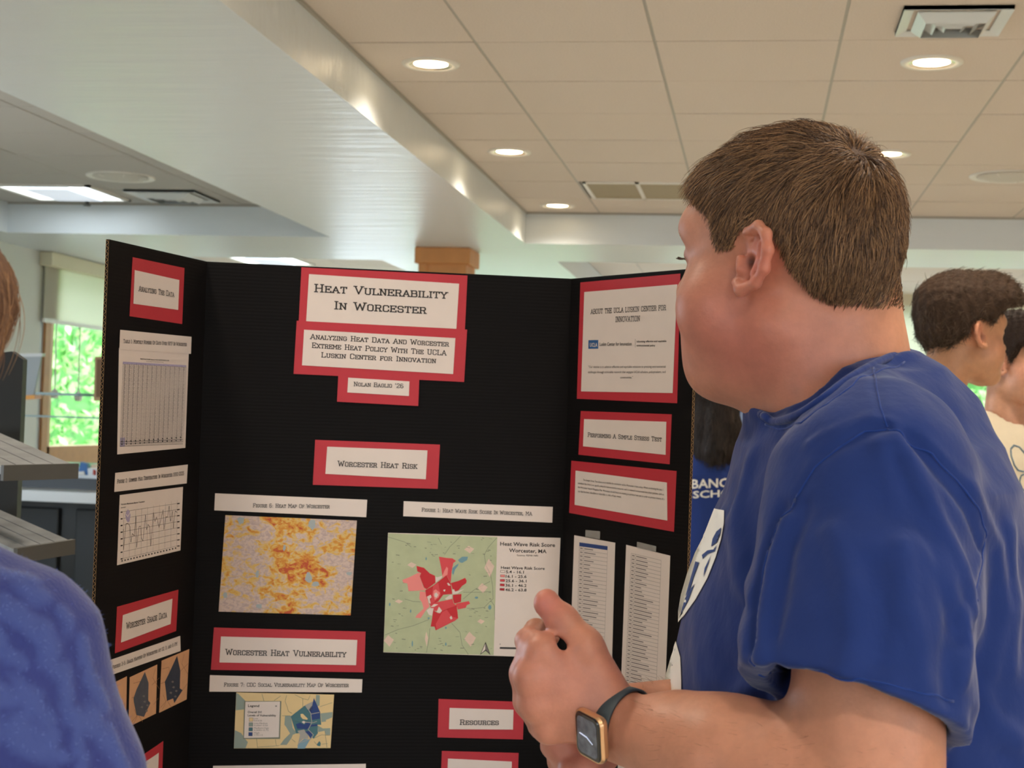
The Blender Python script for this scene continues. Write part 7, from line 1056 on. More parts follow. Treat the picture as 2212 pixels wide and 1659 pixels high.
# lashes and brows
def strands(n, rootf, dirf, length, k=5, bend=None):
    P = np.zeros((n, k, 3)); rt = rootf(n); d = dirf(rt); L = length*rng.uniform(.7, 1.15, (n, 1))
    for i in range(k):
        t = i/(k-1); P[:, i] = rt + d*L*t + (0 if bend is None else bend*L*t*t)
    return P
M_lash = hairmat('lash_hair', '3a2a20', '4d3a2c')
fw, lf, up_ = HF[:, 1], HF[:, 0], HF[:, 2]
a = np.linspace(-.013, .013, 40); L = np.array([hl(.032+x, .1035-abs(x)*.35, .0035-x*x*10) for x in a])
def onhead(L, it=6):
    hs = lambda p: head_sdf(local(p, HO, HF), 1.12); L = np.array(L)
    for _ in range(it): L = L - grad(hs, L)*hs(L.astype(np.float32))[:, None]*.8
    return L
L = onhead(L); P = np.stack([L + (fw*.9+lf*.25-up_*.35)*t*.0095 + up_*.004*t*t for t in np.linspace(0, 1, 5)], 1)
hair_curves('eyelashes', P, .00025, M_lash, man)
n = 150; xs = rng.uniform(.020, .050, n); L = np.array([hl(x, .116-max(0, x-.02)*.62 + rng.uniform(-.001, .001), .032+rng.uniform(-.004, .004)-(max(0, x-.038))*.35) for x in xs])
L = onhead(L); P = np.stack([L + (lf*.5-fw*.75-up_*.12)*t*.008 for t in np.linspace(0, 1, 4)], 1); hair_curves('eyebrow', P, .0003, hairmat('brow_hair', '8a6244', 'a97c58'), man)
# nail of the thumb
sel = np.where(((V @ r_ - WR @ r_) > .008) & (V[:, 2] < pt(0, 1480, 1.3)[2]) & (V[:, 2] > .9))[0]; rt = V[rng.choice(sel, 3200)]
g = grad(man_skin, rt); ax_ = -(FM-WR)/np.linalg.norm(FM-WR); D = g*.75 + ax_*.5 - np.array([0, 0, .35]) + rng.normal(0, .25, rt.shape); t = np.linspace(0, 1, 4)[None, :, None]
hair_curves('arm_hair', rt[:, None] + D[:, None]*t*rng.uniform(.004, .009, (len(rt), 1, 1)) + ax_*t**2*.003, .00009, hairmat('arm_hair', '6a4a34', 'b98a62'), man)
# ---- hair: thousands of short strands
def hairline(y):
    return np.interp(y, [-.12, -.091, -.0747, -.0485, -.037, -.024, -.0132, -.006, .022, .0305, .0493, .051, .0675, .0707, .09, .12], [-.040, -.040, -.0456, -.0456, -.0336, -.0143, .0143, .024, .024, .0073, .0084, .033, .049, .061, .075, .09])
HV = (V - HO) @ HF; onskull = np.where((HV[:, 2] > hairline(HV[:, 1])) & (np.linalg.norm(HV - np.array([0, 0, .03]), axis=1) < .135) & (np.abs(HV[:, 0]) < .0805))[0]
skull = lambda q: smin(smin(ell(q, (0, .004, .026), (.077, .100, .093)), ell(q, (0, .042, .030), (.062, .071, .064)), .02), ell(q, (0, .048, -.030), (.060, .062, .082)), .02)
def skullhair(q):     # undercoat: scalp-hugging shell under the strands
    t = np.clip((q[:, 2]-hairline(q[:, 1]))/.035, 0, 1); return skull(q) - (.0012 + .0022*t*np.clip((q[:, 2]+.02)/.06, 0.15, 1))
M_under = mat('hair_undercoat', '4a3323', .8, noise=(90, .35), bump=(300, .8, (1, 1, 1), .002))
def under(p):
    q = local(p, HO, HF); d = skullhair(q); return smax(d, (hairline(q[:, 1]).astype(np.float32)-q[:, 2])*.8, .004)
V2, Q2 = surfnet(under, HO-.15, HO+.16, .003); scalp = npmesh('hair', V2, Q2, M_under, man)
def man_hair(n):
    rt = HV[rng.choice(onskull, n)] + rng.uniform(-.0018, .0018, (n, 3)); g = grad(skull, rt)
    crown = np.array([.018, -.066, .092]); away = rt - crown; away -= (away*g).sum(1)[:, None]*g; dist = np.linalg.norm(away, axis=1, keepdims=True); away /= dist+1e-6
    swirl = np.cross(g, away); top = np.clip((rt[:, 2:3]-.045)/.05, 0, 1); front = np.clip(rt[:, 1:2]/.07, 0, 1)
    d = away + swirl*.35*np.exp(-(dist/.05)**2) + np.array([0, .55, 0])*top + np.array([.1, -.12, -.45])*(1-top)
    cl = np.sin(rt @ np.array([150., 90, 60]))*.22 + np.sin(rt @ np.array([-70., 180, 110])+1)*.22; d += np.cross(g, d)*cl[:, None] + rng.normal(0, .17, (n, 3))
    d -= (d*g).sum(1)[:, None]*g*.9; d /= np.linalg.norm(d, axis=1)[:, None]
    hgt = np.clip((rt[:, 2:3]-hairline(rt[:, 1])[:, None])/.05, 0, 1)
    L = (.006 + .028*np.clip(hgt*1.2, 0, 1)*(.5+.5*top) + .016*front*top)*rng.uniform(.75, 1.2, (n, 1)); lift = (.18 + .22*hgt + .28*np.exp(-(dist/.05)**2))*rng.uniform(.6, 1.5, (n, 1))
    k = 6; P = np.zeros((n, k, 3))
    P[:, 0] = rt
    cur = rt.copy(); dd = d + g*lift*1.6
    for i in range(1, k):
        dd = dd + rng.normal(0, .05, (n, 3)) - g*lift*.38 + np.array([0, 0, -.05]); dd /= np.linalg.norm(dd, axis=1)[:, None]
        cur = cur + dd*L/(k-1); s_ = skull(cur.astype(np.float32))[:, None]; gg = g; cur = cur + gg*np.clip(.0025 - s_, 0, .02); P[:, i] = cur
    return HO + P @ HF.T
M_hair = hairmat('brown_hair', '3f2b21', 'b08862', .32)
hair_curves('hair_strands', man_hair(42000), .0003, M_hair, scalp)
# ---- shirt mesh
V, Q = surfnet(man_shirt, (-.25, 1.02, .72), (.72, 2.0, 1.72), .0034)
M_blue = fabric('royal_blue_cotton', '283a74', .07, 900, .3)
shirt = npmesh('t_shirt', V, Q, M_blue, man)
def densify(L, n=8):
    L = np.array(L); return np.array([L[i]*(1-t)+L[i+1]*t for i in range(len(L)-1) for t in np.linspace(0, 1, n, endpoint=False)] + [L[-1]])
def smoothloop(P, n=8):
    P = np.array(P[:-1]); N = len(P); out = []
    for i in range(N):
        a, b, c, d = P[i-1], P[i], P[(i+1) % N], P[(i+2) % N]
        for t in np.linspace(0, 1, n, endpoint=False): out.append(.5*((2*b)+(-a+c)*t+(2*a-5*b+4*c-d)*t*t+(-a+3*b-3*c+d)*t**3))
    return np.array(out + [out[0]])
NEAR = trace(lambda p: np.minimum(shirt0(p), man_skin(p)), [(1650, 898), (1674, 911), (1724, 896), (1778, 861), (1834, 818), (1892, 785), (1935, 769), (1962, 766)], .95)
CL = smoothloop(np.vstack([NEAR[:6], [pt(1938, 766, 1.455), pt(1957, 763, 1.50), pt(1945, 772, 1.55)], COLL[8:11], [pt(1648, 884, 1.53), pt(1634, 891, 1.49)], NEAR[:1]])); MB().tube(CL, .0040, 10).build('collar', M_blue, shirt, True)
M_seam = fabric('seam_thread', '263f84', .05)
for L in SEAMS + [HEMS, NECKS]:
    D = densify(L)
    for _ in range(7): D = D - grad(man_shirt, D)*man_shirt(D.astype(np.float32))[:, None]*.8
    D = D + grad(man_shirt, D)*.0004; MB().tube(D, .0010, 6).build('seam', M_seam, shirt, True)
M_print = mat('white_shirt_print', 'f2f0ea', .7); M_printb = mat('teal_shirt_print', '1d5f86', .7)
def decal(name, px, m, f, parent, off=.0012, step=7, z0=.95, key=None):
    """flat print laid on the cloth: polygon in the photo, triangulated finely, every point dropped onto the surface"""
    bm = bmesh.new(); vs = [bm.verts.new((x, y, 0)) for x, y in px]; bm.faces.new(vs); bmesh.ops.triangulate(bm, faces=bm.faces[:])
    for _ in range(6):
        es = [e for e in bm.edges if e.calc_length() > step]
        if not es: break
        bmesh.ops.subdivide_edges(bm, edges=es, cuts=1); bmesh.ops.triangulate(bm, faces=[q for q in bm.faces if len(q.verts) > 3])
    XY = np.array([v.co[:2] for v in bm.verts]); bm.verts.index_update(); Fc = [[v.index for v in q.verts] for q in bm.faces]; bm.free()
    W_ = trace(f, XY, z0); W_ = W_ + grad(f, W_)*off
    me = mesh(name, W_, Fc, m, parent, True); return me
pr = decal('chest_print', [(1545, 1099), (1566, 1104), (1566, 1130), (1560, 1165), (1548, 1205), (1530, 1250), (1505, 1295), (1480, 1330), (1466, 1345), (1466, 1320), (1472, 1285), (1485, 1240), (1502, 1195), (1525, 1150)], M_print, man_shirt, shirt)
for L in ([(1552, 1148), (1562, 1140), (1560, 1152), (1548, 1160), (1553, 1172), (1540, 1182), (1543, 1165)], [(1520, 1200), (1532, 1190), (1545, 1188), (1552, 1178), (1548, 1192), (1532, 1198), (1522, 1208)],
          [(1506, 1214), (1514, 1216), (1503, 1245), (1494, 1275), (1484, 1290), (1492, 1262)], [(1494, 1275), (1504, 1262), (1492, 1295), (1480, 1318), (1470, 1335), (1480, 1300)], [(1536, 1208), (1540, 1200), (1528, 1235), (1523, 1248), (1526, 1228)]):
    decal('print_mark', L, mat('shirt_blue_ink', '24407e', .8), man_shirt, pr, .0019, 8)
decal('chest_print', [(1462, 1385), (1472, 1420), (1474, 1470), (1474, 1525), (1448, 1515), (1432, 1500), (1440, 1455), (1450, 1420)], M_print, man_shirt, shirt)
# trousers, legs and shoes (below the frame)
M_jean = fabric('dark_trousers', '2b2e38', .1)
gx, gy = man.location.x, man.location.y
def low(p, gx, gy, c, s, w=.17, zt=.93, rr=(.17, .10, .075, .060)):
    q = (p - f32(gx, gy, 0)) @ f32([c, s, 0], [-s, c, 0], [0, 0, 1]).T   # x' across, y' forward
    a = q.copy(); a[:, 0] = np.abs(a[:, 0]); d = ell(q, (0, 0, zt-.02), (w, .14, .12)); d = smin(d, chain(a, [(.09, 0, zt-.06), (.10, .02, .50), (.11, 0, .10)], rr[1:], .03), .05); return smax(d, .06 - q[:, 2], .004)
def shoes(parent, gx, gy, fwdv, m):
    fwdv = np.array(fwdv, float)[:2]; fwdv /= np.linalg.norm(fwdv); sd = np.array([fwdv[1], -fwdv[0]])
    for s in (1, -1):
        b = np.array([gx, gy]) + sd*.11*s; P0 = np.r_[b - fwdv*.06, .045]; P1 = np.r_[b + fwdv*.16, .035]
        V, Q = surfnet(lambda p: smax(smin(cap(p, P0, P1, .045, .035), cap(p, np.r_[b, .04], np.r_[b, .11], .045, .05), .03), .001-p[:, 2], .003), np.minimum(P0, P1)-.07, np.maximum(P0, P1)+.12, .008); npmesh('shoe', V, Q, m, parent)
V, Q = surfnet(lambda p: low(p, gx, gy, .1, 1, .19), (gx-.35, gy-.35, .03), (gx+.35, gy+.35, 1.08), .009); npmesh('trousers', V, Q, M_jean, man); shoes(man, gx, gy, (-1, .2), mat('shoe_grey', '3c3c3e', .6))
# ---- watch
axis = (FM - WR); axis /= np.linalg.norm(axis); wc = pt(1340, 1561, 1.362)
tocam = -f_; e1 = tocam - axis*(tocam @ axis); e1 /= np.linalg.norm(e1); e2 = np.cross(axis, e1)     # e1 faces the camera, e2 around the wrist
e2 = e2 * np.sign(e2 @ u_)
wt = thing('smartwatch', 'gold-cased smartwatch with a dark band on the man\'s left wrist', 'watch', wc)
def strap_sec(th, w, rr0=.0315, rr1=.0300):
    c = wc + e1*rr0*math.cos(th) + e2*rr1*math.sin(th); n = (e1*math.cos(th)+e2*math.sin(th)); return [c - axis*w + n*.0005, c + axis*w + n*.0005, c + axis*w*.92 + n*.0026, c - axis*w*.92 + n*.0026]
ths = np.linspace(rad(1), rad(359), 60); Vv = []; 
th0 = rad(-18)
for i, t in enumerate(ths): Vv += strap_sec(t+th0, .0118 if 6 < i < 53 else .0118)
Fq = [(i*4+k, i*4+(k+1) % 4, (i+1)*4+(k+1) % 4, (i+1)*4+k) for i in range(len(ths)-1) for k in range(4)]
mesh('band', Vv, Fq, mat('slate_rubber', '39444b', .45), wt, True)
wn_ = e1*math.cos(th0)+e2*math.sin(th0); wn_ = wn_ - r_*.42; wn_ -= 0; wn_ /= np.linalg.norm(wn_); wa = axis - wn_*(axis @ wn_); wa /= np.linalg.norm(wa); wb = np.cross(wn_, wa); wb *= np.sign(wb @ u_)
cc = wc + (e1*math.cos(th0)+e2*math.sin(th0))*.0345 - r_*.004 + u_*.003 - f_*.006
def rrect(hx, hy, r, z, n=8):
    out = []
    for (sx, sy, a0) in ((1, 1, 0), (-1, 1, 90), (-1, -1, 180), (1, -1, 270)):
        for k in range(n+1):
            a = rad(a0 + 90*k/n); out.append(cc + wa*(sx*(hx-r)+r*math.cos(a)) + wb*(sy*(hy-r)+r*math.sin(a)) + wn_*z)
    return out
def stack(name, prof, m, parent):
    Vv = []; 
    for (hx, hy, r, z) in prof: Vv += rrect(hx, hy, r, z)
    n_ = 36; Fq = [(i*n_+k, i*n_+(k+1) % n_, (i+1)*n_+(k+1) % n_, (i+1)*n_+k) for i in range(len(prof)-1) for k in range(n_)] + [tuple((len(prof)-1)*n_+k for k in range(n_)), tuple(range(n_))[::-1]]
    return mesh(name, Vv, Fq, m, parent, False)
M_gold = mat('gold_aluminium', 'e3b98d', .28, metal=.75)
stack('case', [(.0165, .0195, .006, -.0055), (.0182, .0212, .0075, -.003), (.0187, .0217, .008, .0), (.0180, .0210, .0075, .0030)], M_gold, wt)
gls = stack('screen_glass', [(.0172, .0202, .0072, .0031), (.0160, .0190, .0065, .0042)], mat('watch_glass', '0d1013', .08, coat=.6), wt)
M_ws = mat('watch_screen', '6a6f7a', .25, noise=(120, 1.0)); 
stack('watch_face', [(.0138, .0168, .005, .0044), (.0136, .0166, .005, .0046)], M_ws, gls)
MB().tube([cc + wn_*.0049 + wb*.000, cc + wn_*.0049 + wb*.001 - wa*.010], .0005, 5).build('watch_hand', mat('watch_hand', 'dfe6f5', .3, emit=.6, ecol='cfdcff'), gls); MB().tube([cc + wn_*.0049, cc + wn_*.0049 - wb*.004 + wa*.008], .0004, 5).build('watch_hand', MATS['watch_hand'], gls)
MB().tube([cc - wa*.0180 + wb*.002, cc - wa*.0212 + wb*.002], .0032, 14).build('crown', M_gold, wt)
# ================================================================= THE OTHER PEOPLE
def hull_hair(q, line, thick, top=.0):
    """hair mass over the skull: line(y) is the lower edge, thick(q) the depth"""
    return smax(skull(q) - thick(q), (line(q[:, 1]).astype(np.float32) - q[:, 2])*.8, .006)
def person(label, loc, face, H, shirt_c, skin_c, hair=None, head_turn=0., pitch=0., arm='down', res=.0055, trouser='30343f', wide=1.0, hair_c=('3a2a20', '6d5340'), shirt_len=.62, lean=0.):
    """standing figure; face = heading (degrees, 0 = +Y, counter-clockwise); H = height"""
    root = thing('person', label, 'person', (loc[0], loc[1], 0)); O = np.array([loc[0], loc[1], 0.]); a = rad(face); F2 = np.array([-math.sin(a), math.cos(a), 0]); Lf = np.array([-math.cos(a), -math.sin(a), 0])
    B = np.stack([Lf, F2, np.array([0, 0, 1.])], 1); s = H/1.78
    b = a + rad(head_turn); HFw = np.array([-math.sin(b)*math.cos(pitch), math.cos(b)*math.cos(pitch), math.sin(pitch)]); HB = frame(HFw, (0, 0, 1))
    hc = O + B @ np.array([0, .035+lean, 1.655])*s
    W = lambda x, y, z: O + B @ (np.array([x, y, z])*s)
    hs = lambda p: head_sdf(local(p, hc, HB)/s, .95)*s
    sh = .175*wide
    if arm == 'down': AR = [[W(sh*g, 0, 1.42), W((sh+.05)*g, -.02, 1.13), W((sh+.03)*g, .12, .90), W((sh)*g, .17, .81)] for g in (1, -1)]
    else: AR = [[W(sh*g, 0, 1.42), W((sh+.05)*g, .0, 1.14), W((sh-.02)*g, .22, 1.10), W((sh-.12)*g, .30, 1.12)] for g in (1, -1)]
    def skin(p):
        d = hs(p); d = smin(d, cap(p, hc + np.array([0, 0, -.06])*s - HFw*.02*s, W(0, .0, 1.44), .054*s, .062*s), .02*s)
        d = smin(d, chain(p, [W(0, 0, 1.40), W(0, 0, 1.0)], [.09*s, .11*s], .02), .03)
        for A in AR:
            d = smin(d, chain(p, A, [.050*s, .041*s, .030*s, .028*s], .01), .02)
            e = A[3]-A[2]; e /= np.linalg.norm(e); up = np.array([0, 0, 1.]) if abs(e[2]) < .8 else B[:, 1]; sd = np.cross(e, up); sd /= np.linalg.norm(sd)
            d = smin(d, cap(p, A[3], A[3]+e*.05*s, .024*s, .028*s), .01)
            for k in range(4):
                o = sd*(k-1.5)*.018*s; d = smin(d, chain(p, [A[3]+e*.06*s+o, A[3]+e*.10*s+o*1.1, A[3]+e*.12*s+o*1.1-up*.025*s], [.0095*s, .0085*s, .007*s], .003), .004)
            d = smin(d, chain(p, [A[3]+up*.01, A[3]+e*.04*s+up*.035*s, A[3]+e*.075*s+up*.04*s], [.013*s, .011*s, .009*s], .003), .006)
        return d
    m = .62*s; V, Q = surfnet(skin, O + np.array([-m, -m, .68*s]), O + np.array([m, m, 1.83*s]), res); bd_ = npmesh('body', V, Q, M_skin, root)
    L_ = lambda x, y, z: hc + HB @ (np.array([x, y, z])*s)
    vcol(bd_, 'tone', tone(V, skin_c, [(L_(.05*g, .07, -.03), .035, 'c9776a', .35) for g in (1, -1)] + [(L_(.09*g, 0, 0), .03, 'd07a68', .6) for g in (1, -1)] + [(L_(0, .11, -.064), .020, 'b5685c', .6), (L_(.083, .0095, -.0075), .007, '5a2a22', .8), (L_(-.083, .0095, -.0075), .007, '5a2a22', .8)]
         + [(L_(.032*g, .105, .032), .010, hair_c[0], .8) for g in (1, -1)] + [(L_(.042*g, .098, .031), .010, hair_c[0], .8) for g in (1, -1)] + [(L_(.032*g, .103, .004), .007, '4a3228', .6) for g in (1, -1)]))
    for g in (1, -1):
        c = L_(.032*g, .0895, .004); mb = MB(); Vv = []; n_ = 12
        for i in range(n_+1):
            for j in range(16):
                A_ = math.pi*i/n_; b_ = 2*math.pi*j/16; Vv.append(c + HB @ (np.array([math.sin(A_)*math.cos(b_), math.cos(A_), math.sin(A_)*math.sin(b_)])*.0122*s))
        mesh('eye', Vv, [(i*16+j, i*16+(j+1) % 16, (i+1)*16+(j+1) % 16, (i+1)*16+j) for i in range(n_) for j in range(16)], [M_eye, M_iris], root, True, [1 if k//16 < 2 else 0 for k in range(n_*16)])
    def cloth(p):
        q = local(p, O, B)/s; y = q[:, 2]; hx = np.interp(y, [.85, 1.0, 1.2, 1.38, 1.46, 1.52], np.array([.165, .165, .18, .195, .15, .07])*wide); hy = np.interp(y, [.85, 1.0, 1.2, 1.38, 1.46, 1.52], [.125, .12, .125, .125, .10, .065])
        k0 = np.sqrt((q[:, 0]/hx)**2 + (q[:, 1]/hy)**2); k1 = np.sqrt((q[:, 0]/hx**2)**2 + (q[:, 1]/hy**2)**2) + 1e-6; d = k0*(k0-1)/k1; d = np.maximum(d, np.maximum(y-1.52, .86-y))*s
        for A in AR:
            sl_ = cap(p, A[0], A[0]*.3+A[1]*.7, .072*s, .066*s); n_ = (A[1]-A[0])/np.linalg.norm(A[1]-A[0]); c_ = A[0]*.3+A[1]*.7; sl_ = smax(sl_, (p-c_.astype(np.float32)) @ n_.astype(np.float32), .004); sl_ = smax(sl_, -np.maximum(cap(p, A[0], A[1], .055*s, .055*s), -((p-(c_-n_*.03).astype(np.float32)) @ n_.astype(np.float32))), .004); d = smin(d, sl_, .03)
        d = smax(d, -cap(p, hc, W(0, .012, 1.46), .058*s, .068*s), .006)
        ring = [W(.072*math.cos(t), .012+.070*math.sin(t), 1.485-.022*math.sin(t)) for t in np.linspace(0, 2*math.pi, 17)]
        d = smin(d, chain(p, ring, [.007*s]*17, .004), .008)
        d += .0035*wob(p, (22, 30, -9), 1)*wob(p, (-14, 25, 18), 2) + .002*wob(p, (50, -30, 22), .3)*wob(p, (25, 60, -12), 1.2)
        return d
    V, Q = surfnet(cloth, O + np.array([-.4, -.4, .82])*s, O + np.array([.4, .4, 1.56])*s, res); sh_ = npmesh('t_shirt', V, Q, fabric('cotton_' + shirt_c, shirt_c, .05, 500, .3), root)
    V, Q = surfnet(lambda p: low(p, loc[0], loc[1], math.cos(a), math.sin(a), .16*wide, .93*s), O + np.array([-.32, -.32, .03]), O + np.array([.32, .32, 1.08*s]), .012); npmesh('trousers', V, Q, fabric('trousers_' + trouser, trouser, .1), root)
    shoes(root, loc[0], loc[1], F2, mat('sneaker', 'd0cec8', .6))
    if hair: hair(root, hc, HB, s, hair_c)
    return root, hs, cloth, W, L_, sh_, skin
def short_hair(line, thickf, n=7000, flow=None, Lf=.03):
    def go(root, hc, HB, s, cols):
        fn = lambda p: hull_hair(local(p, hc, HB)/s, line, thickf)*s + .0025*wob(p, (190, 120, 90), 0)*wob(p, (-90, 210, 60), 1)
        V, Q = surfnet(fn, hc-.17, hc+.20, .0045); cap_ = npmesh('hair', V, Q, mat('hair_mass_' + cols[0], cols[0], .7, spec=.2, noise=(60, .4), bump=(160, .9, (1, 1, 1), .003)), root)
        rt = V[rng.choice(len(V), n)]; q = (rt-hc) @ HB/s; g = grad(fn, rt)
        d = HB @ np.array([0, .6, .15]) if flow is None else None
        D = np.tile(HB @ np.array([0, .8, .1]), (n, 1)) + np.outer(q[:, 2] < .06, HB @ np.array([0, -1.0, -.9])) + rng.normal(0, .35, (n, 3)) + g*.35
        D -= g*(D*g).sum(1)[:, None]*.75; D /= np.linalg.norm(D, axis=1)[:, None]; t = np.linspace(0, 1, 5)[None, :, None]; ph = rng.uniform(0, 6, (n, 1, 1))
        P = rt[:, None] - g[:, None]*.002 + D[:, None]*t*Lf*rng.uniform(.5, 1.1, (n, 1, 1)) - g[:, None]*(t**2)*Lf*.25 + np.cross(D, g)[:, None]*np.sin(t*4+ph)*.0025
        hair_curves('hair_strands', P, .0006, hairmat('hair_' + cols[0] + cols[1], *cols), cap_)
    return go
def iv(xs, ys): return lambda y: np.interp(y, xs, ys)
# --- taller man at right, seen from behind his right side, looking right
g1 = pt(2040, 717, 3.85)
line1 = iv([-.12, -.09, -.05, -.02, -.012, .03, .045, .06, .075, .10, .14], [-.045, -.045, -.035, .0, .036, .036, .030, .045, .060, .070, .075])
th1 = lambda q: (.010 + .026*np.clip((q[:, 2]-.02)/.08, 0, 1) + .026*np.clip((q[:, 1]-.03)/.07, 0, 1)*np.clip((q[:, 2]-.045)/.04, 0, 1)) * np.clip((q[:, 2]+.06)/.06, .25, 1)
man1 = person('tall young man with brown swept-up hair in profile behind the blue t-shirt shoulder', (g1[0]-.03, g1[1]), -74, 1.845, 'b8b2a4', 'c48f6c', short_hair(line1, th1, 9000), head_turn=11, lean=.03, hair_c=('3f2f24', '5e4a38'))
# thin dark cord around his neck
Wm = man1[3]; 
ring = [Wm(.060*math.cos(t), .010+.062*math.sin(t), 1.520-.030*math.sin(t)) for t in np.linspace(0, 2*math.pi, 33)]
ring = np.array(ring); 
for _ in range(5): ring = ring - grad(man1[6], ring)*(man1[6](ring.astype(np.float32))[:, None]-.001)
nc = thing('necklace', 'thin cord necklace around the neck of the tall man', 'necklace', ring.mean(0)); MB().tube(ring, .0013, 6, cap=False).build('cord', mat('brown_cord', '6b5238', .6), nc, True)
# --- man in the cream shirt at the right edge
g2 = pt(2172, 742, 4.45)
line2 = iv([-.12, -.09, -.05, -.02, -.010, .025, .040, .055, .07, .10, .14], [-.045, -.045, -.03, .0, .034, .034, -.002, .020, .045, .060, .062])
th2 = lambda q: (.008 + .024*np.clip((q[:, 2]-.0)/.08, 0, 1) + .010*np.clip((q[:, 1]-.03)/.07, 0, 1)) * np.clip((q[:, 2]+.06)/.06, .3, 1)
man2 = person('young man with curly dark hair in a cream butterfly t-shirt at the right edge', (g2[0], g2[1]), 214, 1.80, 'eadfc6', 'cf9c80', short_hair(line2, th2, 9000, Lf=.02), head_turn=14, arm='bent', hair_c=('2c211c', '4a392f'))
cl2 = man2[2]; M_bf = mat('blue_grey_ink', '5e7d94', .7)
def trace_at(f, L, z0, z1):
    return trace(f, np.array(L, float), z0, z1)
def line_print(name, L, w, f, parent, m, z0, z1):
    P = trace_at(f, L, z0, z1); P = P + grad(f, P)*.001; mb = MB(); mb.tube(P, w, 6); return mb.build(name, m, parent, True)
def dense_px(L, n=6):
    L = np.array(L, float); return [tuple(L[i]*(1-t)+L[i+1]*t) for i in range(len(L)-1) for t in np.linspace(0, 1, n, endpoint=False)] + [tuple(L[-1])]
for L in ([(2212, 978), (2202, 966), (2190, 962), (2183, 970), (2184, 985), (2191, 1005), (2199, 1016), (2212, 1019)], [(2212, 1024), (2205, 1028), (2202, 1040), (2206, 1055), (2214, 1062)], [(2212, 978), (2222, 990), (2224, 1019), (2216, 1019)], [(2226, 1019), (2245, 1010), (2256, 985), (2256, 966), (2244, 964), (2230, 975), (2224, 990)], [(2228, 1024), (2238, 1030), (2240, 1045), (2232, 1060), (2226, 1050)]):
    line_print('butterfly_print', dense_px(L), .0022, cl2, man2[5], M_bf, 3.7, 4.9)
def text_on(s, x0, x1, ybase, caph, f, parent, m, z0, z1, name='lettering', bold=True, y1=None):
    V, Fc = font_mesh(s, bold); a, b = V[:, 0].min(), V[:, 0].max(); tx = (V[:, 0]-a)/(b-a); X = x0 + (x1-x0)*tx; Y = ybase + ((y1 if y1 else ybase)-ybase)*tx - V[:, 1]*caph/.70
    P = trace_at(f, np.c_[X, Y], z0, z1); P = P + grad(f, P)*.0015; mesh(name, P, Fc, m, parent)
text_on('VANS', 2182, 2228, 1077, 9, cl2, man2[5], mat('grey_ink', '6f7478', .7), 3.7, 4.9)
# --- long-haired woman in the blue school shirt, seen from behind between the board and the man
w1 = pt(1546, 830, 5.5)
def long_hair(root, hc, HB, s, cols):
    def fn(p):
        q = local(p, hc, HB)/s; d = skull(q) - .016; d = smax(d, np.where(q[:, 1] > .03, .03-q[:, 2], -1).astype(np.float32), .01)
        fall = cap(q, (0, -.060, .02), (0, -.100, -.175), .082, .070); fall = smin(fall, ell(q, (0, -.085, -.13), (.110, .045, .125)), .03); d = smin(d, fall, .03)
        return d*s + .004*wob(p, (85, 20, 6), 0)*wob(p, (-30, 60, 9), 1)
    V, Q = surfnet(fn, hc + np.array([-.24, -.30, -.50]), hc + np.array([.24, .24, .2]), .007); c = npmesh('hair', V, Q, mat('long_hair_mass', cols[0], .55, spec=.3, noise=(50, .4), bump=(70, .8, (1, 1, .08), .004)), root)
    n = 5000; rt = V[rng.choice(len(V), n)]; g = grad(fn, rt); t = np.linspace(0, 1, 6)[None, :, None]
    D = np.array([0, 0, -1.]) + rng.normal(0, .10, (n, 3)); D -= g*(D*g).sum(1)[:, None]*.9
    P = rt[:, None] + g[:, None]*.001 + D[:, None]*t*rng.uniform(.03, .07, (n, 1, 1)) + np.cross(D, g)[:, None]*np.sin(t*3+rng.uniform(0, 6, (n, 1, 1)))*.004
    hair_curves('hair_strands', P, .0009, hairmat('long_hair', *cols), c)
wom = person('woman with long dark hair and blue school t-shirt, back turned, behind the display board', (w1[0], w1[1]+.05), 4, 1.665, '283a74', 'c99476', long_hair, res=.007, wide=.92, hair_c=('191311', '3a2c26'))
text_on('BANCROFT', 1494, 1649, 1055, 19, wom[2], wom[5], M_white, 4.9, 6, y1=1049); text_on('SCHOOL', 1497, 1624, 1076, 15, wom[2], wom[5], M_white, 4.9, 6, y1=1070)
# blue-grey display panel farther back
c = pt(1650, 900, 6.6); e = RC[:, 0]*[1, 1, 0]; t_ = thing('partition', 'blue-grey freestanding partition glimpsed under the man\'s chin', 'partition', (c[0], c[1], 0))
box('panel', (c[0]-.16, c[1], .55), (c[0]+.30, c[1]+.02, 1.66), mat('blue_grey_panel', '7d90b4', .8), t_)
for x in (-.15, .27): box('leg', (c[0]+x, c[1]-.01, 0), (c[0]+x+.02, c[1]+.03, .56), M_metal, t_)
for x in (-.15, .27): box('foot', (c[0]+x-.01, c[1]-.2, 0), (c[0]+x+.03, c[1]+.22, .02), M_metal, t_)

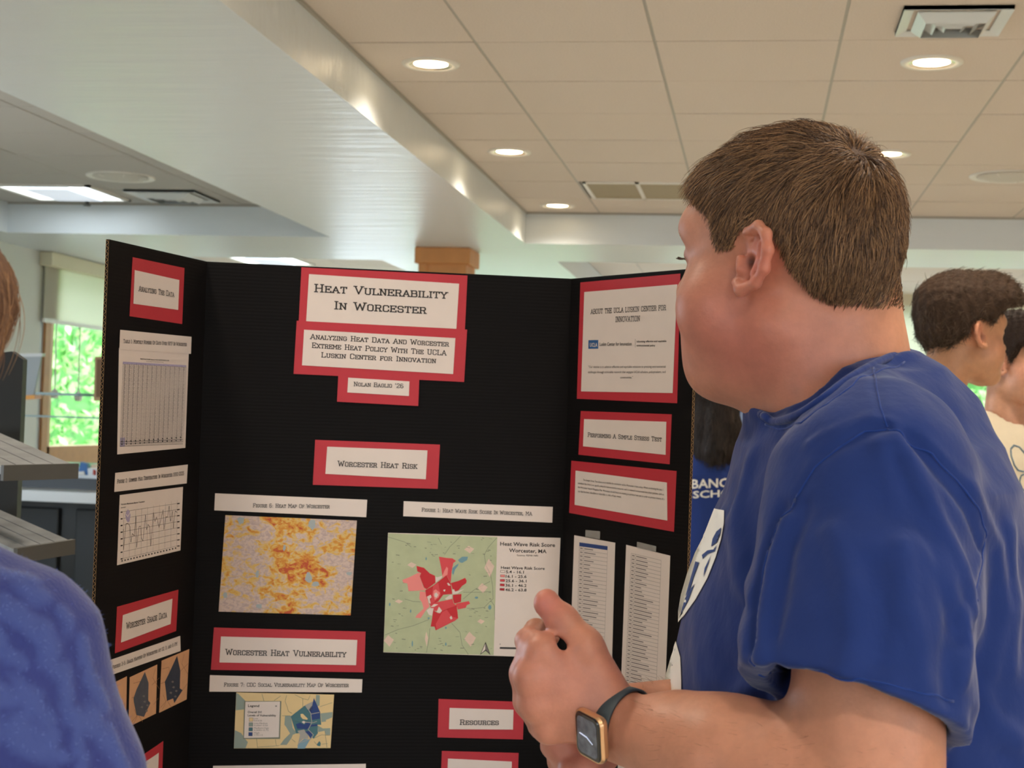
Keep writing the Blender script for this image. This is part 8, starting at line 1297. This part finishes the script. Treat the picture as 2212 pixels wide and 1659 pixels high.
# --- woman in the foreground at the left edge: blouse shoulder and a lock of hair
zw = 1.08; hw = pt(-355, 650, zw); lw = thing('person', 'woman at the left edge seen from behind, blue textured blouse and light brown hair', 'person', (hw[0], hw[1], 0))
HBw = frame(RC[:, 1]*.9 - RC[:, 0]*.5, (0, 0, 1))
M_blouse = mat('textured_blue_blouse', '3b4f9a', .8, spec=.1, sheen=.3)
ROWSW = [(1190, -290, .05, .06, zw), (1240, -285, .12, .075, zw), (1330, -275, .150, .095, zw), (1460, -265, .160, .11, zw), (1600, -250, .165, .125, zw), (1900, -235, .170, .135, zw), (2400, -225, .165, .13, zw), (2900, -225, .175, .14, zw)]
SHR = pt(60, 1330, zw-.01)
def blouse(p):
    d = loft(p, ROWSW); d = smin(d, chain(p, mk([(-230, 1290, zw), (-80, 1325, zw), (-5, 1375, zw)]), (.052, .048, .052), .02), .03)
    d = smin(d, chain(p, mk([(-320, 1290, zw), (-500, 1330, zw)]), (.055, .056), .02), .03)
    a = chain(p, mk([(0, 1385, zw), (98, 1690, zw-.01), (150, 1990, zw-.01)]), (.055, .062, .052), .02); d = smin(d, a, .02)
    a = chain(p, mk([(-500, 1340, zw), (-590, 1700, zw), (-610, 2000, zw)]), (.060, .056, .05), .02); d = smin(d, a, .02)
    d = smax(d, (pt(0, 2950, zw) @ u_) - p @ u_.astype(np.float32), .01)
    return d
# raised brushed petals woven into the cloth
FL = []
rf = np.random.default_rng(11)
gx_ = [(10, 1235), (70, 1290), (30, 1340), (150, 1345), (10, 1400), (100, 1420), (185, 1450), (50, 1500), (140, 1530), (215, 1560), (15, 1590), (90, 1610), (175, 1640), (255, 1650), (-40, 1300), (-60, 1480), (-50, 1640)]
for (x, y) in gx_:
    c0_ = trace(blouse, [(x+rf.uniform(-8, 8), y+rf.uniform(-8, 8))], .8, 1.4)[0]
    for k in range(rf.integers(4, 7)):
        an = rf.uniform(0, 6.28); o = (r_*math.cos(an) + u_*math.sin(an)); a0_ = rf.uniform(.003, .008); a1_ = rf.uniform(.014, .030); FL.append((c0_+o*a0_, c0_+o*a1_+f_*.004+r_*rf.uniform(-.006, .006), rf.uniform(.0045, .0085)))
def blouse_d(p):
    d = blouse(p); nr = np.abs(d) < .02
    if nr.any():
        q = p[nr]; e = np.zeros(len(q), np.float32)
        for c_, c2_, w in FL: e = np.maximum(e, .0026*np.exp(-(cap(q, c_, c2_, 0)/w)**4))
        e += .0025*wob(q, (25, 15, -40), 0)*wob(q, (30, -20, 22), 1)
        d[nr] -= e
    return d
V, Q = surfnet(blouse_d, (-1.05, .72, .72), (-.28, 1.45, 1.45), .0042)
bl = npmesh('blouse', V, Q, M_blouse, lw)
e = np.zeros(len(V))
for c_, c2_, w in FL: e = np.maximum(e, np.exp(-(cap(V.astype(np.float32), c_, c2_, 0)/(w*1.05))**6)*.85)
vcol(bl, 'petal', np.array(hexc('363f7c')[:3])*(1-e[:, None]) + np.array(hexc('485794')[:3])*e[:, None])
nt, lk, bs = nodes(M_blouse); at = nt.new('ShaderNodeVertexColor'); at.layer_name = 'petal'; lk.new(at.outputs['Color'], bs.inputs['Base Color'])
tc = nt.new('ShaderNodeTexCoord'); n1 = nt.new('ShaderNodeTexNoise'); n1.inputs['Scale'].default_value = 330; n1.inputs['Detail'].default_value = 3; bp = nt.new('ShaderNodeBump'); bp.inputs['Strength'].default_value = .6; bp.inputs['Distance'].default_value = .0012
lk.new(tc.outputs['Object'], n1.inputs['Vector']); lk.new(n1.outputs['Fac'], bp.inputs['Height']); lk.new(bp.outputs[0], bs.inputs['Normal'])
n = 5000; fc = rng.choice(len(V), n, p=(.15+e)/(.15+e).sum()); rt = V[fc]; g = grad(blouse_d, rt); D = g*.6 + rng.normal(0, .7, (n, 3)); D /= np.linalg.norm(D, axis=1)[:, None]
P = rt[:, None] + D[:, None]*np.linspace(0, 1, 4)[None, :, None]*.0028; hair_curves('cloth_fuzz', P, .00012, mat('blue_fuzz', '6f82c8', .9), bl)
def wskin(p):
    d = head_sdf(local(p, hw, HBw), .95); d = smin(d, cap(p, hw - np.array([0, 0, .07]), pt(-285, 1270, zw), .052, .062), .03); d = smin(d, cap(p, pt(-285, 1270, zw), pt(-260, 1600, zw), .07, .09), .03)
    return smin(d, chain(p, mk([(130, 1900, zw), (155, 2050, zw-.01), (60, 2300, zw-.12), (-60, 2380, zw-.16)]), (.040, .038, .030, .026), .01), .01)
V, Q = surfnet(wskin, (-1.0, .70, .75), (-.30, 1.45, 1.72), .006); wb_ = npmesh('body', V, Q, M_skin, lw); vcol(wb_, 'tone', tone(V, 'd0977c', []))
def whair(p):
    q = local(p, hw, HBw); d = skull(q) - .022; d = smax(d, np.where(q[:, 1] > .0, (.02 + q[:, 1]*.5) - q[:, 2], -1).astype(np.float32), .01)
    f2 = ell(q, (0, -.05, -.03), (.097, .075, .10)); d = smin(d, f2, .03); d = smin(d, cap(p, hw - HBw[:, 1]*.03, pt(-118, 638, zw), .04, .046), .02); return d + .003*wob(p, (70, 50, 15), 0)*wob(p, (-60, 90, 20), 2)
V, Q = surfnet(whair, hw-.19, hw+.19, .005); wh = npmesh('hair', V, Q, mat('light_brown_mass', '6d4d38', .7, noise=(60, .3)), lw)
n = 9000; rt = V[rng.choice(len(V), n)]; g = grad(whair, rt); D = np.array([0, 0, -1.]) + rng.normal(0, .22, (n, 3)) + g*.12; D -= g*(D*g).sum(1)[:, None]*.6; t = np.linspace(0, 1, 6)[None, :, None]
P = rt[:, None] + D[:, None]*t*rng.uniform(.02, .045, (n, 1, 1)) + g[:, None]*.006*t - g[:, None]*t**2*.022 + np.cross(D, g)[:, None]*np.sin(t*3.5+rng.uniform(0, 6, (n, 1, 1)))*.005
hair_curves('hair_strands', P, .0003, hairmat('light_brown_hair', '5d4030', 'a9805c'), wh)
V, Q = surfnet(lambda p: low(p, hw[0], hw[1], math.cos(-.4), math.sin(-.4), .16, .90), (hw[0]-.3, hw[1]-.3, .03), (hw[0]+.3, hw[1]+.3, 1.0), .012); npmesh('trousers', V, Q, M_jean, lw); shoes(lw, hw[0], hw[1], (.4, .9), mat('black_shoe', '1c1c1e', .5))
bpy.context.view_layer.update()
